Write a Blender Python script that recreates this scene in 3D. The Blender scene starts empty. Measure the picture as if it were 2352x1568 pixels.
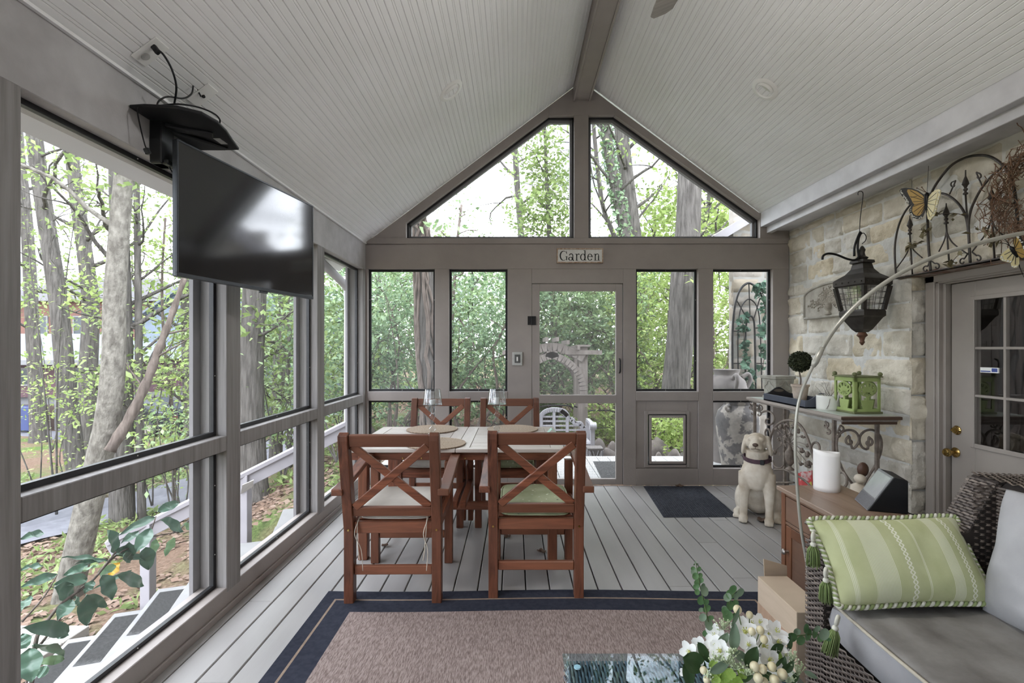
import bpy, bmesh, math, random
import numpy as np
from mathutils import Vector, Matrix, Euler
from math import sin, cos, pi, sqrt, radians as RAD

SC = bpy.context.scene
COL = SC.collection
random.seed(7)
NR = np.random.RandomState(11)
F, CX, CY, H = 1110.7, 1183.0, 801.0, 1.38     # focal length in px, principal point, eye height


def at(px, py, Y):
    return Vector(((px - CX) / F * Y, Y, H - (py - CY) / F * Y))


def atx(px, py, X):
    return at(px, py, X * F / (px - CX))


def atz(px, py, z):
    return at(px, py, (H - z) * F / (py - CY))


def lin(c):
    c = c / 255.0
    return c / 12.92 if c <= 0.04045 else ((c + 0.055) / 1.055) ** 2.4


def rgb(r, g, b):
    return (lin(r), lin(g), lin(b), 1.0)


# ------------------------------------------------------------------ mesh builder
class MB:
    def __init__(s):
        s.v = []
        s.f = []

    def add(s, vs, fs, M=None):
        n = len(s.v)
        if M is not None:
            vs = [M @ Vector(v) for v in vs]
        s.v.extend((v[0], v[1], v[2]) for v in vs)
        s.f.extend(tuple(i + n for i in f) for f in fs)
        return s

    def box(s, x0, x1, y0, y1, z0, z1, M=None):
        vs = [(x0, y0, z0), (x1, y0, z0), (x1, y1, z0), (x0, y1, z0), (x0, y0, z1), (x1, y0, z1), (x1, y1, z1), (x0, y1, z1)]
        return s.add(vs, [(3, 2, 1, 0), (4, 5, 6, 7), (0, 1, 5, 4), (1, 2, 6, 5), (2, 3, 7, 6), (3, 0, 4, 7)], M)

    def bar(s, p0, p1, w, h, up=(0, 0, 1)):
        """box between two points: w across, h along 'up'"""
        p0, p1 = Vector(p0), Vector(p1)
        d = (p1 - p0).normalized()
        u = Vector(up)
        a = d.cross(u).normalized()
        u = a.cross(d).normalized()
        vs = []
        for p in (p0, p1):
            for sa, su in ((-1, -1), (1, -1), (1, 1), (-1, 1)):
                vs.append(p + a * (sa * w / 2) + u * (su * h / 2))
        return s.add(vs, [(3, 2, 1, 0), (4, 5, 6, 7), (0, 1, 5, 4), (1, 2, 6, 5), (2, 3, 7, 6), (3, 0, 4, 7)])

    def prism(s, poly, h0, h1, M=None, ax='z'):
        n = len(poly)
        mk = {'z': lambda a, b, h: (a, b, h), 'y': lambda a, b, h: (a, h, b), 'x': lambda a, b, h: (h, a, b)}[ax]
        vs = [mk(a, b, h0) for a, b in poly] + [mk(a, b, h1) for a, b in poly]
        fs = [tuple(range(n - 1, -1, -1)), tuple(range(n, 2 * n))]
        fs += [(i, (i + 1) % n, n + (i + 1) % n, n + i) for i in range(n)]
        return s.add(vs, fs, M)

    def tube(s, pts, r, n=8, closed=False, cap=True, flat=1.0):
        pts = [Vector(p) for p in pts]
        m = len(pts)
        rs = list(r) if hasattr(r, '__len__') else [r] * m
        vs = []
        nrm = None
        for i, p in enumerate(pts):
            if closed:
                t = pts[(i + 1) % m] - pts[i - 1]
            else:
                t = pts[min(i + 1, m - 1)] - pts[max(i - 1, 0)]
            if t.length < 1e-9:
                t = Vector((0, 0, 1))
            t.normalize()
            if nrm is None:
                nrm = t.orthogonal().normalized()
            else:
                nrm = nrm - t * nrm.dot(t)
                nrm = nrm.normalized() if nrm.length > 1e-6 else t.orthogonal().normalized()
            b = t.cross(nrm)
            for k in range(n):
                a = 2 * pi * k / n
                vs.append(p + (nrm * cos(a) + b * (sin(a) * flat)) * rs[i])
        fs = []
        for i in range(m if closed else m - 1):
            j = (i + 1) % m
            for k in range(n):
                l = (k + 1) % n
                fs.append((i * n + k, i * n + l, j * n + l, j * n + k))
        if cap and not closed:
            fs.append(tuple(range(n - 1, -1, -1)))
            fs.append(tuple((m - 1) * n + k for k in range(n)))
        return s.add(vs, fs)

    def lathe(s, prof, n=24, M=None, flute=None):
        """profile [(r, z)] turned about z"""
        vs, fs = [], []
        for i, (r, z) in enumerate(prof):
            for k in range(n):
                a = 2 * pi * k / n
                q = r * (1 + (flute(a, z) if flute else 0))
                vs.append((q * cos(a), q * sin(a), z))
        m = len(prof)
        for i in range(m - 1):
            for k in range(n):
                l = (k + 1) % n
                fs.append((i * n + k, i * n + l, (i + 1) * n + l, (i + 1) * n + k))
        fs.append(tuple(range(n - 1, -1, -1)))
        fs.append(tuple((m - 1) * n + k for k in range(n)))
        return s.add(vs, fs, M)

    def ball(s, c, r, nu=12, nv=8, M=None):
        if not hasattr(r, '__len__'):
            r = (r, r, r)
        vs = [(c[0], c[1], c[2] - r[2])]
        for j in range(1, nv):
            t = -pi / 2 + pi * j / nv
            for i in range(nu):
                a = 2 * pi * i / nu
                vs.append((c[0] + r[0] * cos(t) * cos(a), c[1] + r[1] * cos(t) * sin(a), c[2] + r[2] * sin(t)))
        vs.append((c[0], c[1], c[2] + r[2]))
        fs = []
        for i in range(nu):
            k = (i + 1) % nu
            fs.append((0, 1 + k, 1 + i))
            for j in range(nv - 2):
                b = 1 + j * nu
                fs.append((b + i, b + k, b + nu + k, b + nu + i))
            b = 1 + (nv - 2) * nu
            fs.append((b + i, b + k, len(vs) - 1))
        return s.add(vs, fs, M)

    def grid(s, fn, nu, nv, M=None, closeu=False):
        vs = [fn(i / (nu - 1 if not closeu else nu), j / (nv - 1)) for j in range(nv) for i in range(nu)]
        fs = []
        for j in range(nv - 1):
            for i in range(nu if closeu else nu - 1):
                k = (i + 1) % nu
                fs.append((j * nu + i, j * nu + k, (j + 1) * nu + k, (j + 1) * nu + i))
        return s.add(vs, fs, M)

    def quad(s, a, b, c, d):
        return s.add([a, b, c, d], [(0, 1, 2, 3)])

    def ring(s, a0, a1, b0, b1, w, d0, d1, ax):
        """rectangular frame of bar width w; a,b span the plane, d the depth axis"""
        def bx(p0, p1, q0, q1):
            if ax == 'y':
                s.box(p0, p1, d0, d1, q0, q1)
            elif ax == 'x':
                s.box(d0, d1, p0, p1, q0, q1)
            else:
                s.box(p0, p1, q0, q1, d0, d1)
        bx(a0, a0 + w, b0, b1)
        bx(a1 - w, a1, b0, b1)
        bx(a0 + w, a1 - w, b0, b0 + w)
        bx(a0 + w, a1 - w, b1 - w, b1)
        return s

    def build(s, name, mat, parent=None, smooth=False, bevel=0, seg=1, sub=0, local=False, solid=0, ang=40):
        me = bpy.data.meshes.new(name)
        vs = s.v
        if parent is not None and not local:
            off = Vector((0, 0, 0))
            p = parent
            while p:
                off += p.location
                p = p.parent
            vs = [(v[0] - off.x, v[1] - off.y, v[2] - off.z) for v in vs]
        me.from_pydata(vs, [], s.f)
        me.update()
        mats = mat if isinstance(mat, (list, tuple)) else [mat]
        for m in mats:
            me.materials.append(m)
        o = bpy.data.objects.new(name, me)
        COL.objects.link(o)
        if parent is not None:
            o.parent = parent
        if smooth:
            me.shade_smooth()
            if smooth != 'all':
                me.set_sharp_from_angle(angle=RAD(ang))
        if solid:
            md = o.modifiers.new('Solid', 'SOLIDIFY')
            md.thickness = solid
            md.offset = 0
        if sub:
            md = o.modifiers.new('Sub', 'SUBSURF')
            md.levels = md.render_levels = sub
        if bevel:
            md = o.modifiers.new('Bevel', 'BEVEL')
            md.width = bevel
            md.segments = seg
            md.limit_method = 'ANGLE'
            md.angle_limit = RAD(45)
        return o


def thing(name, label, cat, loc=(0, 0, 0), rz=0, group=None, kind=None):
    o = bpy.data.objects.new(name, None)
    COL.objects.link(o)
    o.empty_display_size = .05
    o.location = loc
    o.rotation_euler = (0, 0, rz)
    return tag(o, label, cat, group, kind)


def tag(o, label=None, cat=None, group=None, kind=None):
    if label:
        o['label'] = label
    if cat:
        o['category'] = cat
    if group:
        o['group'] = group
    if kind:
        o['kind'] = kind
    return o


def struct(o, label=None, cat=None):
    return tag(o, label, cat, kind='structure')


KIDS = {}


def dup(root, loc, rz=None, label=None):
    """copy a thing with its parts and sub-parts"""
    def rec(o, par):
        c = o.copy()
        COL.objects.link(c)
        if par is not None:
            c.parent = par
        for ch in list(o.children):
            rec(ch, c)
        return c
    r = rec(root, None)
    r.location = loc
    if rz is not None:
        r.rotation_euler = (0, 0, rz)
    if label:
        r['label'] = label
    return r


def spiral(c, r0, r1, a0, a1, n=28):
    """2-D spiral points"""
    out = []
    for i in range(n + 1):
        t = i / n
        a = a0 + (a1 - a0) * t
        r = r0 + (r1 - r0) * t
        out.append((c[0] + r * cos(a), c[1] + r * sin(a)))
    return out


def smooth_path(pts, n=6):
    """Catmull-Rom through points"""
    pts = [Vector(p) for p in pts]
    out = []
    for i in range(len(pts) - 1):
        p0 = pts[max(i - 1, 0)]
        p1, p2 = pts[i], pts[i + 1]
        p3 = pts[min(i + 2, len(pts) - 1)]
        for k in range(n):
            t = k / n
            out.append(0.5 * ((2 * p1) + (p2 - p0) * t + (2 * p0 - 5 * p1 + 4 * p2 - p3) * t * t + (3 * p1 - p0 - 3 * p2 + p3) * t ** 3))
    out.append(pts[-1])
    return out


# ------------------------------------------------------------------ materials
def nodes(name):
    m = bpy.data.materials.new(name)
    m.use_nodes = True
    nt = m.node_tree
    b = nt.nodes['Principled BSDF']
    return m, nt, b, nt.nodes['Material Output']


def ramp(nt, fac, stops):
    r = nt.nodes.new('ShaderNodeValToRGB')
    e = r.color_ramp.elements
    while len(e) < len(stops):
        e.new(0.5)
    for el, (p, c) in zip(e, stops):
        el.position = p
        el.color = c
    nt.links.new(fac, r.inputs[0])
    return r.outputs[0]


def coords(nt, scale=(1, 1, 1), kind='Object', rot=(0, 0, 0)):
    tc = nt.nodes.new('ShaderNodeTexCoord')
    mp = nt.nodes.new('ShaderNodeMapping')
    mp.inputs['Scale'].default_value = scale
    mp.inputs['Rotation'].default_value = rot
    nt.links.new(tc.outputs[kind], mp.inputs['Vector'])
    return mp.outputs[0]


def noise(nt, vec, scale, detail=4, rough=.55, dist=0):
    n = nt.nodes.new('ShaderNodeTexNoise')
    n.inputs['Scale'].default_value = scale
    n.inputs['Detail'].default_value = detail
    n.inputs['Roughness'].default_value = rough
    n.inputs['Distortion'].default_value = dist
    nt.links.new(vec, n.inputs['Vector'])
    return n.outputs['Fac']


def mixc(nt, fac, a, b, mode='MIX'):
    n = nt.nodes.new('ShaderNodeMix')
    n.data_type = 'RGBA'
    n.blend_type = mode
    for sock, val in ((n.inputs[0], fac), (n.inputs[6], a), (n.inputs[7], b)):
        if isinstance(val, (int, float)):
            sock.default_value = val
        elif isinstance(val, tuple):
            sock.default_value = val
        else:
            nt.links.new(val, sock)
    return n.outputs[2]


def math_(nt, op, a, b=None):
    n = nt.nodes.new('ShaderNodeMath')
    n.operation = op
    for i, val in enumerate((a, b)):
        if val is None:
            continue
        if isinstance(val, (int, float)):
            n.inputs[i].default_value = val
        else:
            nt.links.new(val, n.inputs[i])
    return n.outputs[0]


def bumpn(nt, b, height, strength=.3, dist=.01):
    n = nt.nodes.new('ShaderNodeBump')
    n.inputs['Strength'].default_value = strength
    n.inputs['Distance'].default_value = dist
    nt.links.new(height, n.inputs['Height'])
    nt.links.new(n.outputs[0], b.inputs['Normal'])
    return n


def mat(name, c1, c2=None, scale=6, stretch=(1, 1, 1), detail=4, lo=.35, hi=.65, rough=.6, metal=0, bump=0, bscale=None,
        bdist=.004, island=None, imix=.6, spec=.4, sheen=0, trans=0, dist=0, kind='Object'):
    """general procedural material: noise between two colours, per-island tint, bump"""
    m, nt, b, out = nodes(name)
    b.inputs['Roughness'].default_value = rough
    b.inputs['Metallic'].default_value = metal
    b.inputs['Specular IOR Level'].default_value = spec
    v = coords(nt, stretch, kind)
    nz = noise(nt, v, scale, detail, dist=dist)
    col = ramp(nt, nz, [(lo, c1), (hi, c2 or c1)])
    if island:
        g = nt.nodes.new('ShaderNodeNewGeometry')
        k = len(island)
        ic = ramp(nt, g.outputs['Random Per Island'], [((i + .5) / k, c) for i, c in enumerate(island)])
        col = mixc(nt, imix, col, ic)
    nt.links.new(col, b.inputs['Base Color'])
    if bump:
        h = noise(nt, v, bscale or scale * 3, 5)
        bumpn(nt, b, h, bump, bdist)
    if trans:
        t = nt.nodes.new('ShaderNodeBsdfTranslucent')
        nt.links.new(col, t.inputs[0])
        mx = nt.nodes.new('ShaderNodeMixShader')
        mx.inputs[0].default_value = trans
        nt.links.new(b.outputs[0], mx.inputs[1])
        nt.links.new(t.outputs[0], mx.inputs[2])
        nt.links.new(mx.outputs[0], out.inputs['Surface'])
    return m


def screen_mat(name, amount, colour, period=0, hole=.5):
    """insect screen: see-through with a share of grey wire"""
    m, nt, b, out = nodes(name)
    d = nt.nodes.new('ShaderNodeBsdfDiffuse')
    d.inputs[0].default_value = colour
    t = nt.nodes.new('ShaderNodeBsdfTransparent')
    mx = nt.nodes.new('ShaderNodeMixShader')
    mx.inputs[0].default_value = amount
    if period:
        v = coords(nt, (1, 1, 1), 'Object', (0, RAD(45), 0))
        w = []
        for i, axn in enumerate('XZ'):
            sp = nt.nodes.new('ShaderNodeSeparateXYZ')
            nt.links.new(v, sp.inputs[0])
            w.append(math_(nt, 'SINE', math_(nt, 'MULTIPLY', sp.outputs[axn], 2 * pi / period)))
        f = math_(nt, 'MULTIPLY', w[0], w[1])
        f = math_(nt, 'GREATER_THAN', f, hole)
        f = math_(nt, 'SUBTRACT', 1.0, f)
        f = math_(nt, 'MULTIPLY', f, amount)
        nt.links.new(f, mx.inputs[0])
    nt.links.new(t.outputs[0], mx.inputs[1])
    nt.links.new(d.outputs[0], mx.inputs[2])
    nt.links.new(mx.outputs[0], out.inputs['Surface'])
    nt.nodes.remove(b)
    return m


def glass_mat(name, rough=0.0, tint=(1, 1, 1, 1), refl=.12, edge=.85):
    """thin clear glass: transparent with mirror reflection by angle"""
    m, nt, b, out = nodes(name)
    nt.nodes.remove(b)
    g = nt.nodes.new('ShaderNodeBsdfGlossy')
    g.inputs['Roughness'].default_value = rough
    t = nt.nodes.new('ShaderNodeBsdfTransparent')
    t.inputs[0].default_value = tint
    fr = nt.nodes.new('ShaderNodeLayerWeight')
    fac = math_(nt, 'ADD', math_(nt, 'MULTIPLY', math_(nt, 'POWER', fr.outputs['Facing'], 3.5), edge), refl)
    mx = nt.nodes.new('ShaderNodeMixShader')
    nt.links.new(fac, mx.inputs[0])
    nt.links.new(t.outputs[0], mx.inputs[1])
    nt.links.new(g.outputs[0], mx.inputs[2])
    nt.links.new(mx.outputs[0], out.inputs['Surface'])
    return m


TAUPE, TAUPE2 = rgb(158, 150, 145), rgb(149, 141, 137)
MT = {}
MT['taupe'] = mat('painted_taupe_wood', TAUPE, TAUPE2, 3, (1, 1, 1), bump=.25, bscale=60, rough=.55)
MT['taupe_v'] = mat('taupe_shaded_wood', rgb(145, 141, 139), rgb(122, 118, 116), 3, (14, 14, .6), bump=.35, bscale=6, rough=.6)  # same paint as the other trim; left-wall shade put into the darker tone
MT['beam'] = mat('grey_beam_paint', rgb(184, 182, 182), rgb(164, 161, 160), 5, (1, 1, 1), bump=.4, bscale=90, rough=.6)
MT['fascia'] = mat('pale_fascia_paint', rgb(212, 211, 214), rgb(196, 195, 198), 5, (1, 1, 1), bump=.3, bscale=90, rough=.55)
MT['frame_black'] = mat('black_screen_frame', rgb(34, 34, 36), rgb(42, 42, 44), 20, rough=.4)
MT['bead'] = mat('white_beadboard', rgb(240, 240, 240), rgb(236, 236, 235), 2, rough=.5)
MT['screen'] = screen_mat('fine_screen_mesh', .17, (.46, .47, .47, 1))
MT['screen_door'] = screen_mat('door_screen_mesh', .34, (.42, .42, .42, 1))
MT['screen_low'] = screen_mat('coarse_door_grille', .62, (.34, .33, .33, 1), .0125, -.10)
MT['metal_dark'] = mat('dark_metal', rgb(40, 40, 42), rgb(52, 50, 50), 25, metal=.7, rough=.4)
MT['white_plastic'] = mat('white_plastic', rgb(240, 240, 237), rgb(234, 233, 229), 4, rough=.35)
MT['ext_trim'] = mat('exterior_grey_trim', rgb(132, 129, 131), rgb(122, 119, 121), 4, rough=.5)

# ------------------------------------------------------------------ floor
MT['deck'] = mat('grey_deck_boards', rgb(170, 168, 166), rgb(160, 157, 155), 2.2, (6, .8, 1), rough=.42, bump=.12, bscale=30,
                 island=[rgb(162, 159, 157), rgb(174, 171, 169), rgb(168, 165, 162), rgb(157, 154, 151)], imix=.45, spec=.45)
mb = MB()
BW, GAP = .1385, .007
x = -1.60
k = 0
while x < 2.75:
    cuts = sorted([-4.6, 4.893] + [random.uniform(-1, 4.6) for _ in range(2)])
    for a, b_ in zip(cuts[:-1], cuts[1:]):
        if b_ - a > .05:
            mb.box(x + GAP / 2, min(x + BW - GAP / 2, 2.79), a + .0012, b_ - .0012, -.028, 0)
    x += BW
    k += 1
floor = struct(mb.build('floor', MT['deck'], bevel=.003))
mb = MB()
mb.box(-1.60, 2.95, -4.6, 4.893, -.12, -.05)
mb.box(2.74, 3.0, 2.2, 3.4, -.03, .008)
struct(mb.build('floor_joists', mat('dark_underfloor', rgb(45, 42, 40)), None))

# ------------------------------------------------------------------ back wall
YB = 4.893
YD = YB + .13
SB = F / YB


def bx(px):
    return (px - CX) / SB


def bz(py):
    return H - (py - CY) / SB


mb = MB()


def bwall(px0, px1, py0, py1, y0=YB, y1=YD):
    mb.box(bx(px0), bx(px1), y0, y1, bz(py1), bz(py0))


bwall(834, 1812, 560, 617)                # header
bwall(834, 1812, 547, 560, YB - .012)     # header cap
for a, b_ in ((834, 844), (998.4, 1031), (1165.7, 1221.3), (1431.5, 1461), (1604, 1638), (1775, 1812)):
    bwall(a, b_, 617, 1114)
bwall(1221.3, 1431.5, 617, 650.5)
for a, b_ in ((844, 998.4), (1031, 1165.7), (1461, 1604), (1638, 1775)):
    bwall(a, b_, 899, 920, YB - .006)
    bwall(a, b_, 1076, 1114)
# pet-door panel under the fourth window
bwall(1461, 1485, 920, 1076, YB + .02)
bwall(1581, 1604, 920, 1076, YB + .02)
bwall(1485, 1581, 920, 946, YB + .02)
bwall(1485, 1581, 1065, 1076, YB + .02)
wall_back = struct(mb.build('wall_back', MT['taupe'], bevel=.003))

mb = MB()
for poly in ([(834, 562), (932.5, 489), (932.5, 562)], [(932.5, 489), (1261, 243), (1261, 265), (932.5, 511)],
             [(1261, 243), (1316, 202), (1338, 190), (1361, 205), (1411, 243), (1411, 264), (1261, 265)],
             [(1319, 265), (1352, 264), (1352, 548), (1319, 548)], [(1411, 243), (1746, 490), (1746, 503), (1411, 264)],
             [(1746, 486), (1812, 486), (1812, 548), (1746, 548)]):
    mb.prism([(bx(a), bz(b_)) for a, b_ in poly], YB, YD, ax='y')
struct(mb.build('wall_back_gable', MT['taupe'], bevel=.002))


def window(n, ax, a0, a1, b0, b1, d, fw=.022, m='screen', label=None):
    """screened opening: black frame with mesh"""
    root = thing('window_%d' % n, label, None, kind='structure')
    if ax == 'y':
        root.location = ((a0 + a1) / 2, d, b0)
    else:
        root.location = (d, (a0 + a1) / 2, b0)
    MB().ring(a0, a1, b0, b1, fw, d - .011, d + .011, ax).build('window_frame', MT['frame_black'], root)
    g = MB()
    if ax == 'y':
        g.quad((a0, d, b0), (a1, d, b0), (a1, d, b1), (a0, d, b1))
    else:
        g.quad((d, a0, b0), (d, a1, b0), (d, a1, b1), (d, a0, b1))
    g.build('window_screen', MT[m], root)
    # small screws on the frame
    s = MB()
    for t in (.5,):
        for a, b_ in (((a0 + a1) / 2, b0 + fw / 2), ((a0 + a1) / 2, b1 - fw / 2), (a0 + fw / 2, b0 + (b1 - b0) * .25), (a0 + fw / 2, b0 + (b1 - b0) * .75),
                      (a1 - fw / 2, b0 + (b1 - b0) * .25), (a1 - fw / 2, b0 + (b1 - b0) * .75)):
            p = (a, d - .012, b_) if ax == 'y' else (d + .012, a, b_)
            s.ball(p, .003, 6, 4)
    s.build('frame_screws', MT['white_plastic'], root)
    return root


wn = 0
for a, b_ in ((844, 998.4), (1031, 1165.7), (1461, 1604), (1638, 1775)):
    wn += 1
    window(wn, 'y', bx(a), bx(b_), bz(899), bz(617), YB + .062)
    if a != 1461:
        wn += 1
        window(wn, 'y', bx(a), bx(b_), bz(1076), bz(920), YB + .062)
# gable windows: two mirrored screened openings
for poly in ([(932.5, 546.7), (932.5, 511), (1261, 265), (1319, 265), (1319, 546.7)], [(1745, 546.7), (1745, 502), (1411, 264), (1352, 264), (1352, 546.7)]):
    wn += 1
    pts = [Vector((bx(a), YB + .062, bz(b_))) for a, b_ in poly]
    cen = sum(pts, Vector()) / 5
    root = thing('window_%d' % wn, None, None, cen, kind='structure')
    fr = MB()
    tr = MB()
    for i in range(5):
        p, q = pts[i], pts[(i + 1) % 5]
        inn = (cen - (p + q) / 2)
        d = (q - p).normalized()
        inn = (inn - d * inn.dot(d)).normalized()
        fr.bar(p + inn * .008, q + inn * .008, .02, .018, inn)
        tr.bar(p + inn * .022 + Vector((0, .045, 0)), q + inn * .022 + Vector((0, .045, 0)), .04, .03, inn)
    fr.build('window_frame', MT['frame_black'], root)
    tr.build('outer_trim', MT['ext_trim'], root)
    MB().add(pts, [(0, 1, 2, 3, 4)]).build('window_screen', MT['screen'], root)

# ------------------------------------------------------------------ screen door in the back wall
door = thing('door_1', 'taupe screen door to the garden with black handle', None, (bx(1327), YB, .0), kind='structure')
mb = MB()
y0, y1 = YB + .004, YB + .045
mb.box(bx(1221.7), bx(1239.5), y0, y1, bz(1113), bz(652))
mb.box(bx(1415), bx(1430), y0, y1, bz(1113), bz(652))
for a, b_ in ((652, 668), (907, 926), (1100, 1113)):
    mb.box(bx(1239.5), bx(1415), y0, y1, bz(b_), bz(a))
mb.build('door_frame', MT['taupe'], door, bevel=.002)
g = MB().quad((bx(1239), YB + .025, bz(908)), (bx(1416), YB + .025, bz(908)), (bx(1416), YB + .025, bz(667)), (bx(1239), YB + .025, bz(667)))
g.build('upper_screen', MT['screen_door'], door)
g = MB().quad((bx(1239), YB + .025, bz(1101)), (bx(1416), YB + .025, bz(1101)), (bx(1416), YB + .025, bz(925)), (bx(1239), YB + .025, bz(925)))
g.build('lower_screen', MT['screen_low'], door)
mb = MB()
z0 = bz(854)
mb.tube(smooth_path([(bx(1423), YB + .004, bz(856)), (bx(1423), YB - .03, bz(852)), (bx(1423), YB - .036, bz(840)), (bx(1423), YB - .03, bz(828)), (bx(1423), YB + .004, bz(824))], 5), .008, 8)
mb.build('door_handle', MT['metal_dark'], door, smooth=True)
for py in (736, 1040):
    mb = MB()
    mb.box(bx(1212), bx(1220.4), YB - .010, YB + .006, bz(py + 10), bz(py - 10))
    mb.box(bx(1222), bx(1231), YB - .010, YB + .006, bz(py + 10), bz(py - 10))
    mb.tube([(bx(1221.2), YB - .006, bz(py + 10)), (bx(1221.2), YB - .006, bz(py - 10))], .006, 8)
    mb.build('hinge', MT['metal_dark'], door)

# latch plate on the door post
lp = MB().box(bx(1437), bx(1444), YB - .006, YB + .003, bz(802), bz(783))
lp.box(bx(1425), bx(1429), YB - .008, YB + .004, bz(787), bz(781))
tag(lp.build('latch_plate', MT['taupe'], bevel=.001), 'small painted latch plate on the post right of the screen door', 'latch')

# ------------------------------------------------------------------ left wall
XL = -1.514
XO = -1.655
XS = -1.582
posts = [(-4.6, -4.4), (-3.35, -3.22), (-2.17, -2.04), (-1.0, -.87), (.2, .33), (1.36, 1.484), (2.54, 2.668), (3.71, 3.842), (4.828, 4.93)]
mb = MB()
for a, b_ in posts:
    mb.box(XO, XL, a, b_, .10, 2.185)
wl = struct(mb.build('wall_left_posts', MT['taupe_v'], bevel=.003))
mb = MB()
mb.box(XO, XL, -4.6, YB + .05, 2.18, 2.452)
struct(mb.build('wall_left', MT['beam'], bevel=.003))
mb = MB()
for a, b_ in zip(posts[:-1], posts[1:]):
    mb.box(XO + .01, XL, a[1], b_[0], .846, .925)
struct(mb.build('wall_left_rail', MT['taupe_v'], bevel=.003))
mb = MB()
mb.box(XO, XL - .001, -4.6, YB, -.02, .126)
mb.box(XL - .001, XL + .012, -4.6, YB, .0, .035)
struct(mb.build('baseboard_left', MT['taupe'], bevel=.003))
for a, b_ in list(zip(posts[:-1], posts[1:]))[5:]:
    wn += 1
    window(wn, 'x', a[1], b_[0], .925, 2.182, XS)
    wn += 1
    window(wn, 'x', a[1], b_[0], .124, .846, XS)
# outer casing strips round the left openings (seen through the screens)
mb = MB()
for a, b_ in posts:
    mb.box(XO - .02, XO, a - .055, b_ + .03, .0, 2.25)
mb.box(XO - .02, XO, -4.6, 5.0, .02, .11)
struct(mb.build('trim_1', MT['ext_trim']))
# eave and gutter outside the left wall
mb = MB()
mb.box(-2.02, XO, -4.6, 5.4, 2.29, 2.40)
mb.box(-2.06, -2.02, -4.6, 5.4, 2.285, 2.42)
struct(mb.build('trim_2', MT['beam'], bevel=.01))

# ------------------------------------------------------------------ ceiling
XR, ZR = .683, 4.096
XF, ZF = 2.485, 2.752


def bead_profile(x0, z0, x1, z1):
    """beadboard slope as a polyline with grooves, seen from below"""
    d = Vector((x1 - x0, z1 - z0))
    L = d.length
    d.normalize()
    nrm = Vector((-d.y, d.x)) if d.x > 0 else Vector((d.y, -d.x))
    if nrm.y < 0:
        nrm = -nrm
    n = int(round(L / .084))
    w = L / n
    prof = []
    for i in range(n):
        b = i * w
        for t, h in ((0, .006), (.004, 0), (w * .5 - .008, 0), (w * .5 - .005, .0035), (w * .5 - .002, .0), (w * .5 + .004, 0), (w * .5 + .007, .0035), (w * .5 + .010, 0), (w - .004, 0)):
            prof.append((b + t, h))
    prof.append((L, .006))
    return [Vector((x0, z0)) + d * t + nrm * h for t, h in prof]


for nm, (xa, za, xb, zb) in (('ceiling_left', (XL, 2.45, XR, ZR)), ('ceiling_right', (XF, ZF, XR, ZR))):
    pr = bead_profile(xa, za, xb, zb)
    m = MB()
    vs, fs = [], []
    for p in pr:
        vs.append((p.x, -4.6, p.y))
        vs.append((p.x, YB, p.y))
    for i in range(len(pr) - 1):
        fs.append((2 * i, 2 * i + 1, 2 * i + 3, 2 * i + 2))
    m.add(vs, fs)
    d = Vector((xb - xa, zb - za)).normalized()
    up = Vector((0, .13))
    ext = .56 if nm == 'ceiling_left' else .9
    A, B_ = Vector((xa, za)) - d * ext + up, Vector((xb, zb)) + up
    # roof deck above
    m.prism([(A.x, A.y), (B_.x, B_.y), (B_.x, B_.y + .08), (A.x, A.y + .08)], -4.6, YB + .5, ax='y')
    struct(m.build(nm, MT['bead']))
# end trim of the ceiling along the left header
struct(MB().bar((XL + .006, -4.6, 2.447), (XL + .006, YB, 2.447), .018, .012).build('trim_3', MT['bead']))
# closed end of the room behind the viewer
mb = MB()
mb.prism([(-1.66, -.1), (2.96, -.1), (2.96, 2.5), (.683, 4.1), (-1.66, 2.4)], -4.72, -4.6, ax='y')
struct(mb.build('wall_front', MT['beam']))
# ridge beam
mb = MB()
mb.box(.606, .745, -4.6, YB, 3.895, 4.0)
mb.box(.588, .606, -4.6, YB, 3.885, 4.05)
mb.box(.745, .763, -4.6, YB, 3.885, 4.05)
struct(mb.build('ceiling_ridge_beam', MT['taupe'], bevel=.002))
# fascia boards above the stone wall
mb = MB()
mb.box(XF, 2.545, -4.6, YB, 2.612, 2.80)
mb.box(2.545, 2.60, -4.6, YB, 2.55, 2.70)
mb.box(2.60, 2.95, -4.6, YB, 2.575, 2.66)
struct(mb.build('trim_4', MT['fascia'], bevel=.003))
from mathutils import noise as mno

# ------------------------------------------------------------------ stone masonry
STONES = [rgb(208, 203, 192), rgb(214, 202, 178), rgb(196, 193, 185), rgb(222, 202, 160), rgb(202, 199, 192), rgb(216, 208, 192), rgb(190, 186, 176), rgb(220, 205, 172)]
MT['stone'] = mat('rough_limestone', rgb(216, 211, 200), rgb(172, 165, 150), 9, detail=8, rough=.85, bump=.7, bscale=38, bdist=.012, island=STONES, imix=.5, spec=.15)
MT['mortar'] = mat('pale_mortar', rgb(214, 213, 208), rgb(196, 194, 188), 12, rough=.9, bump=.5, bscale=50, bdist=.006, spec=.1)


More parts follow.
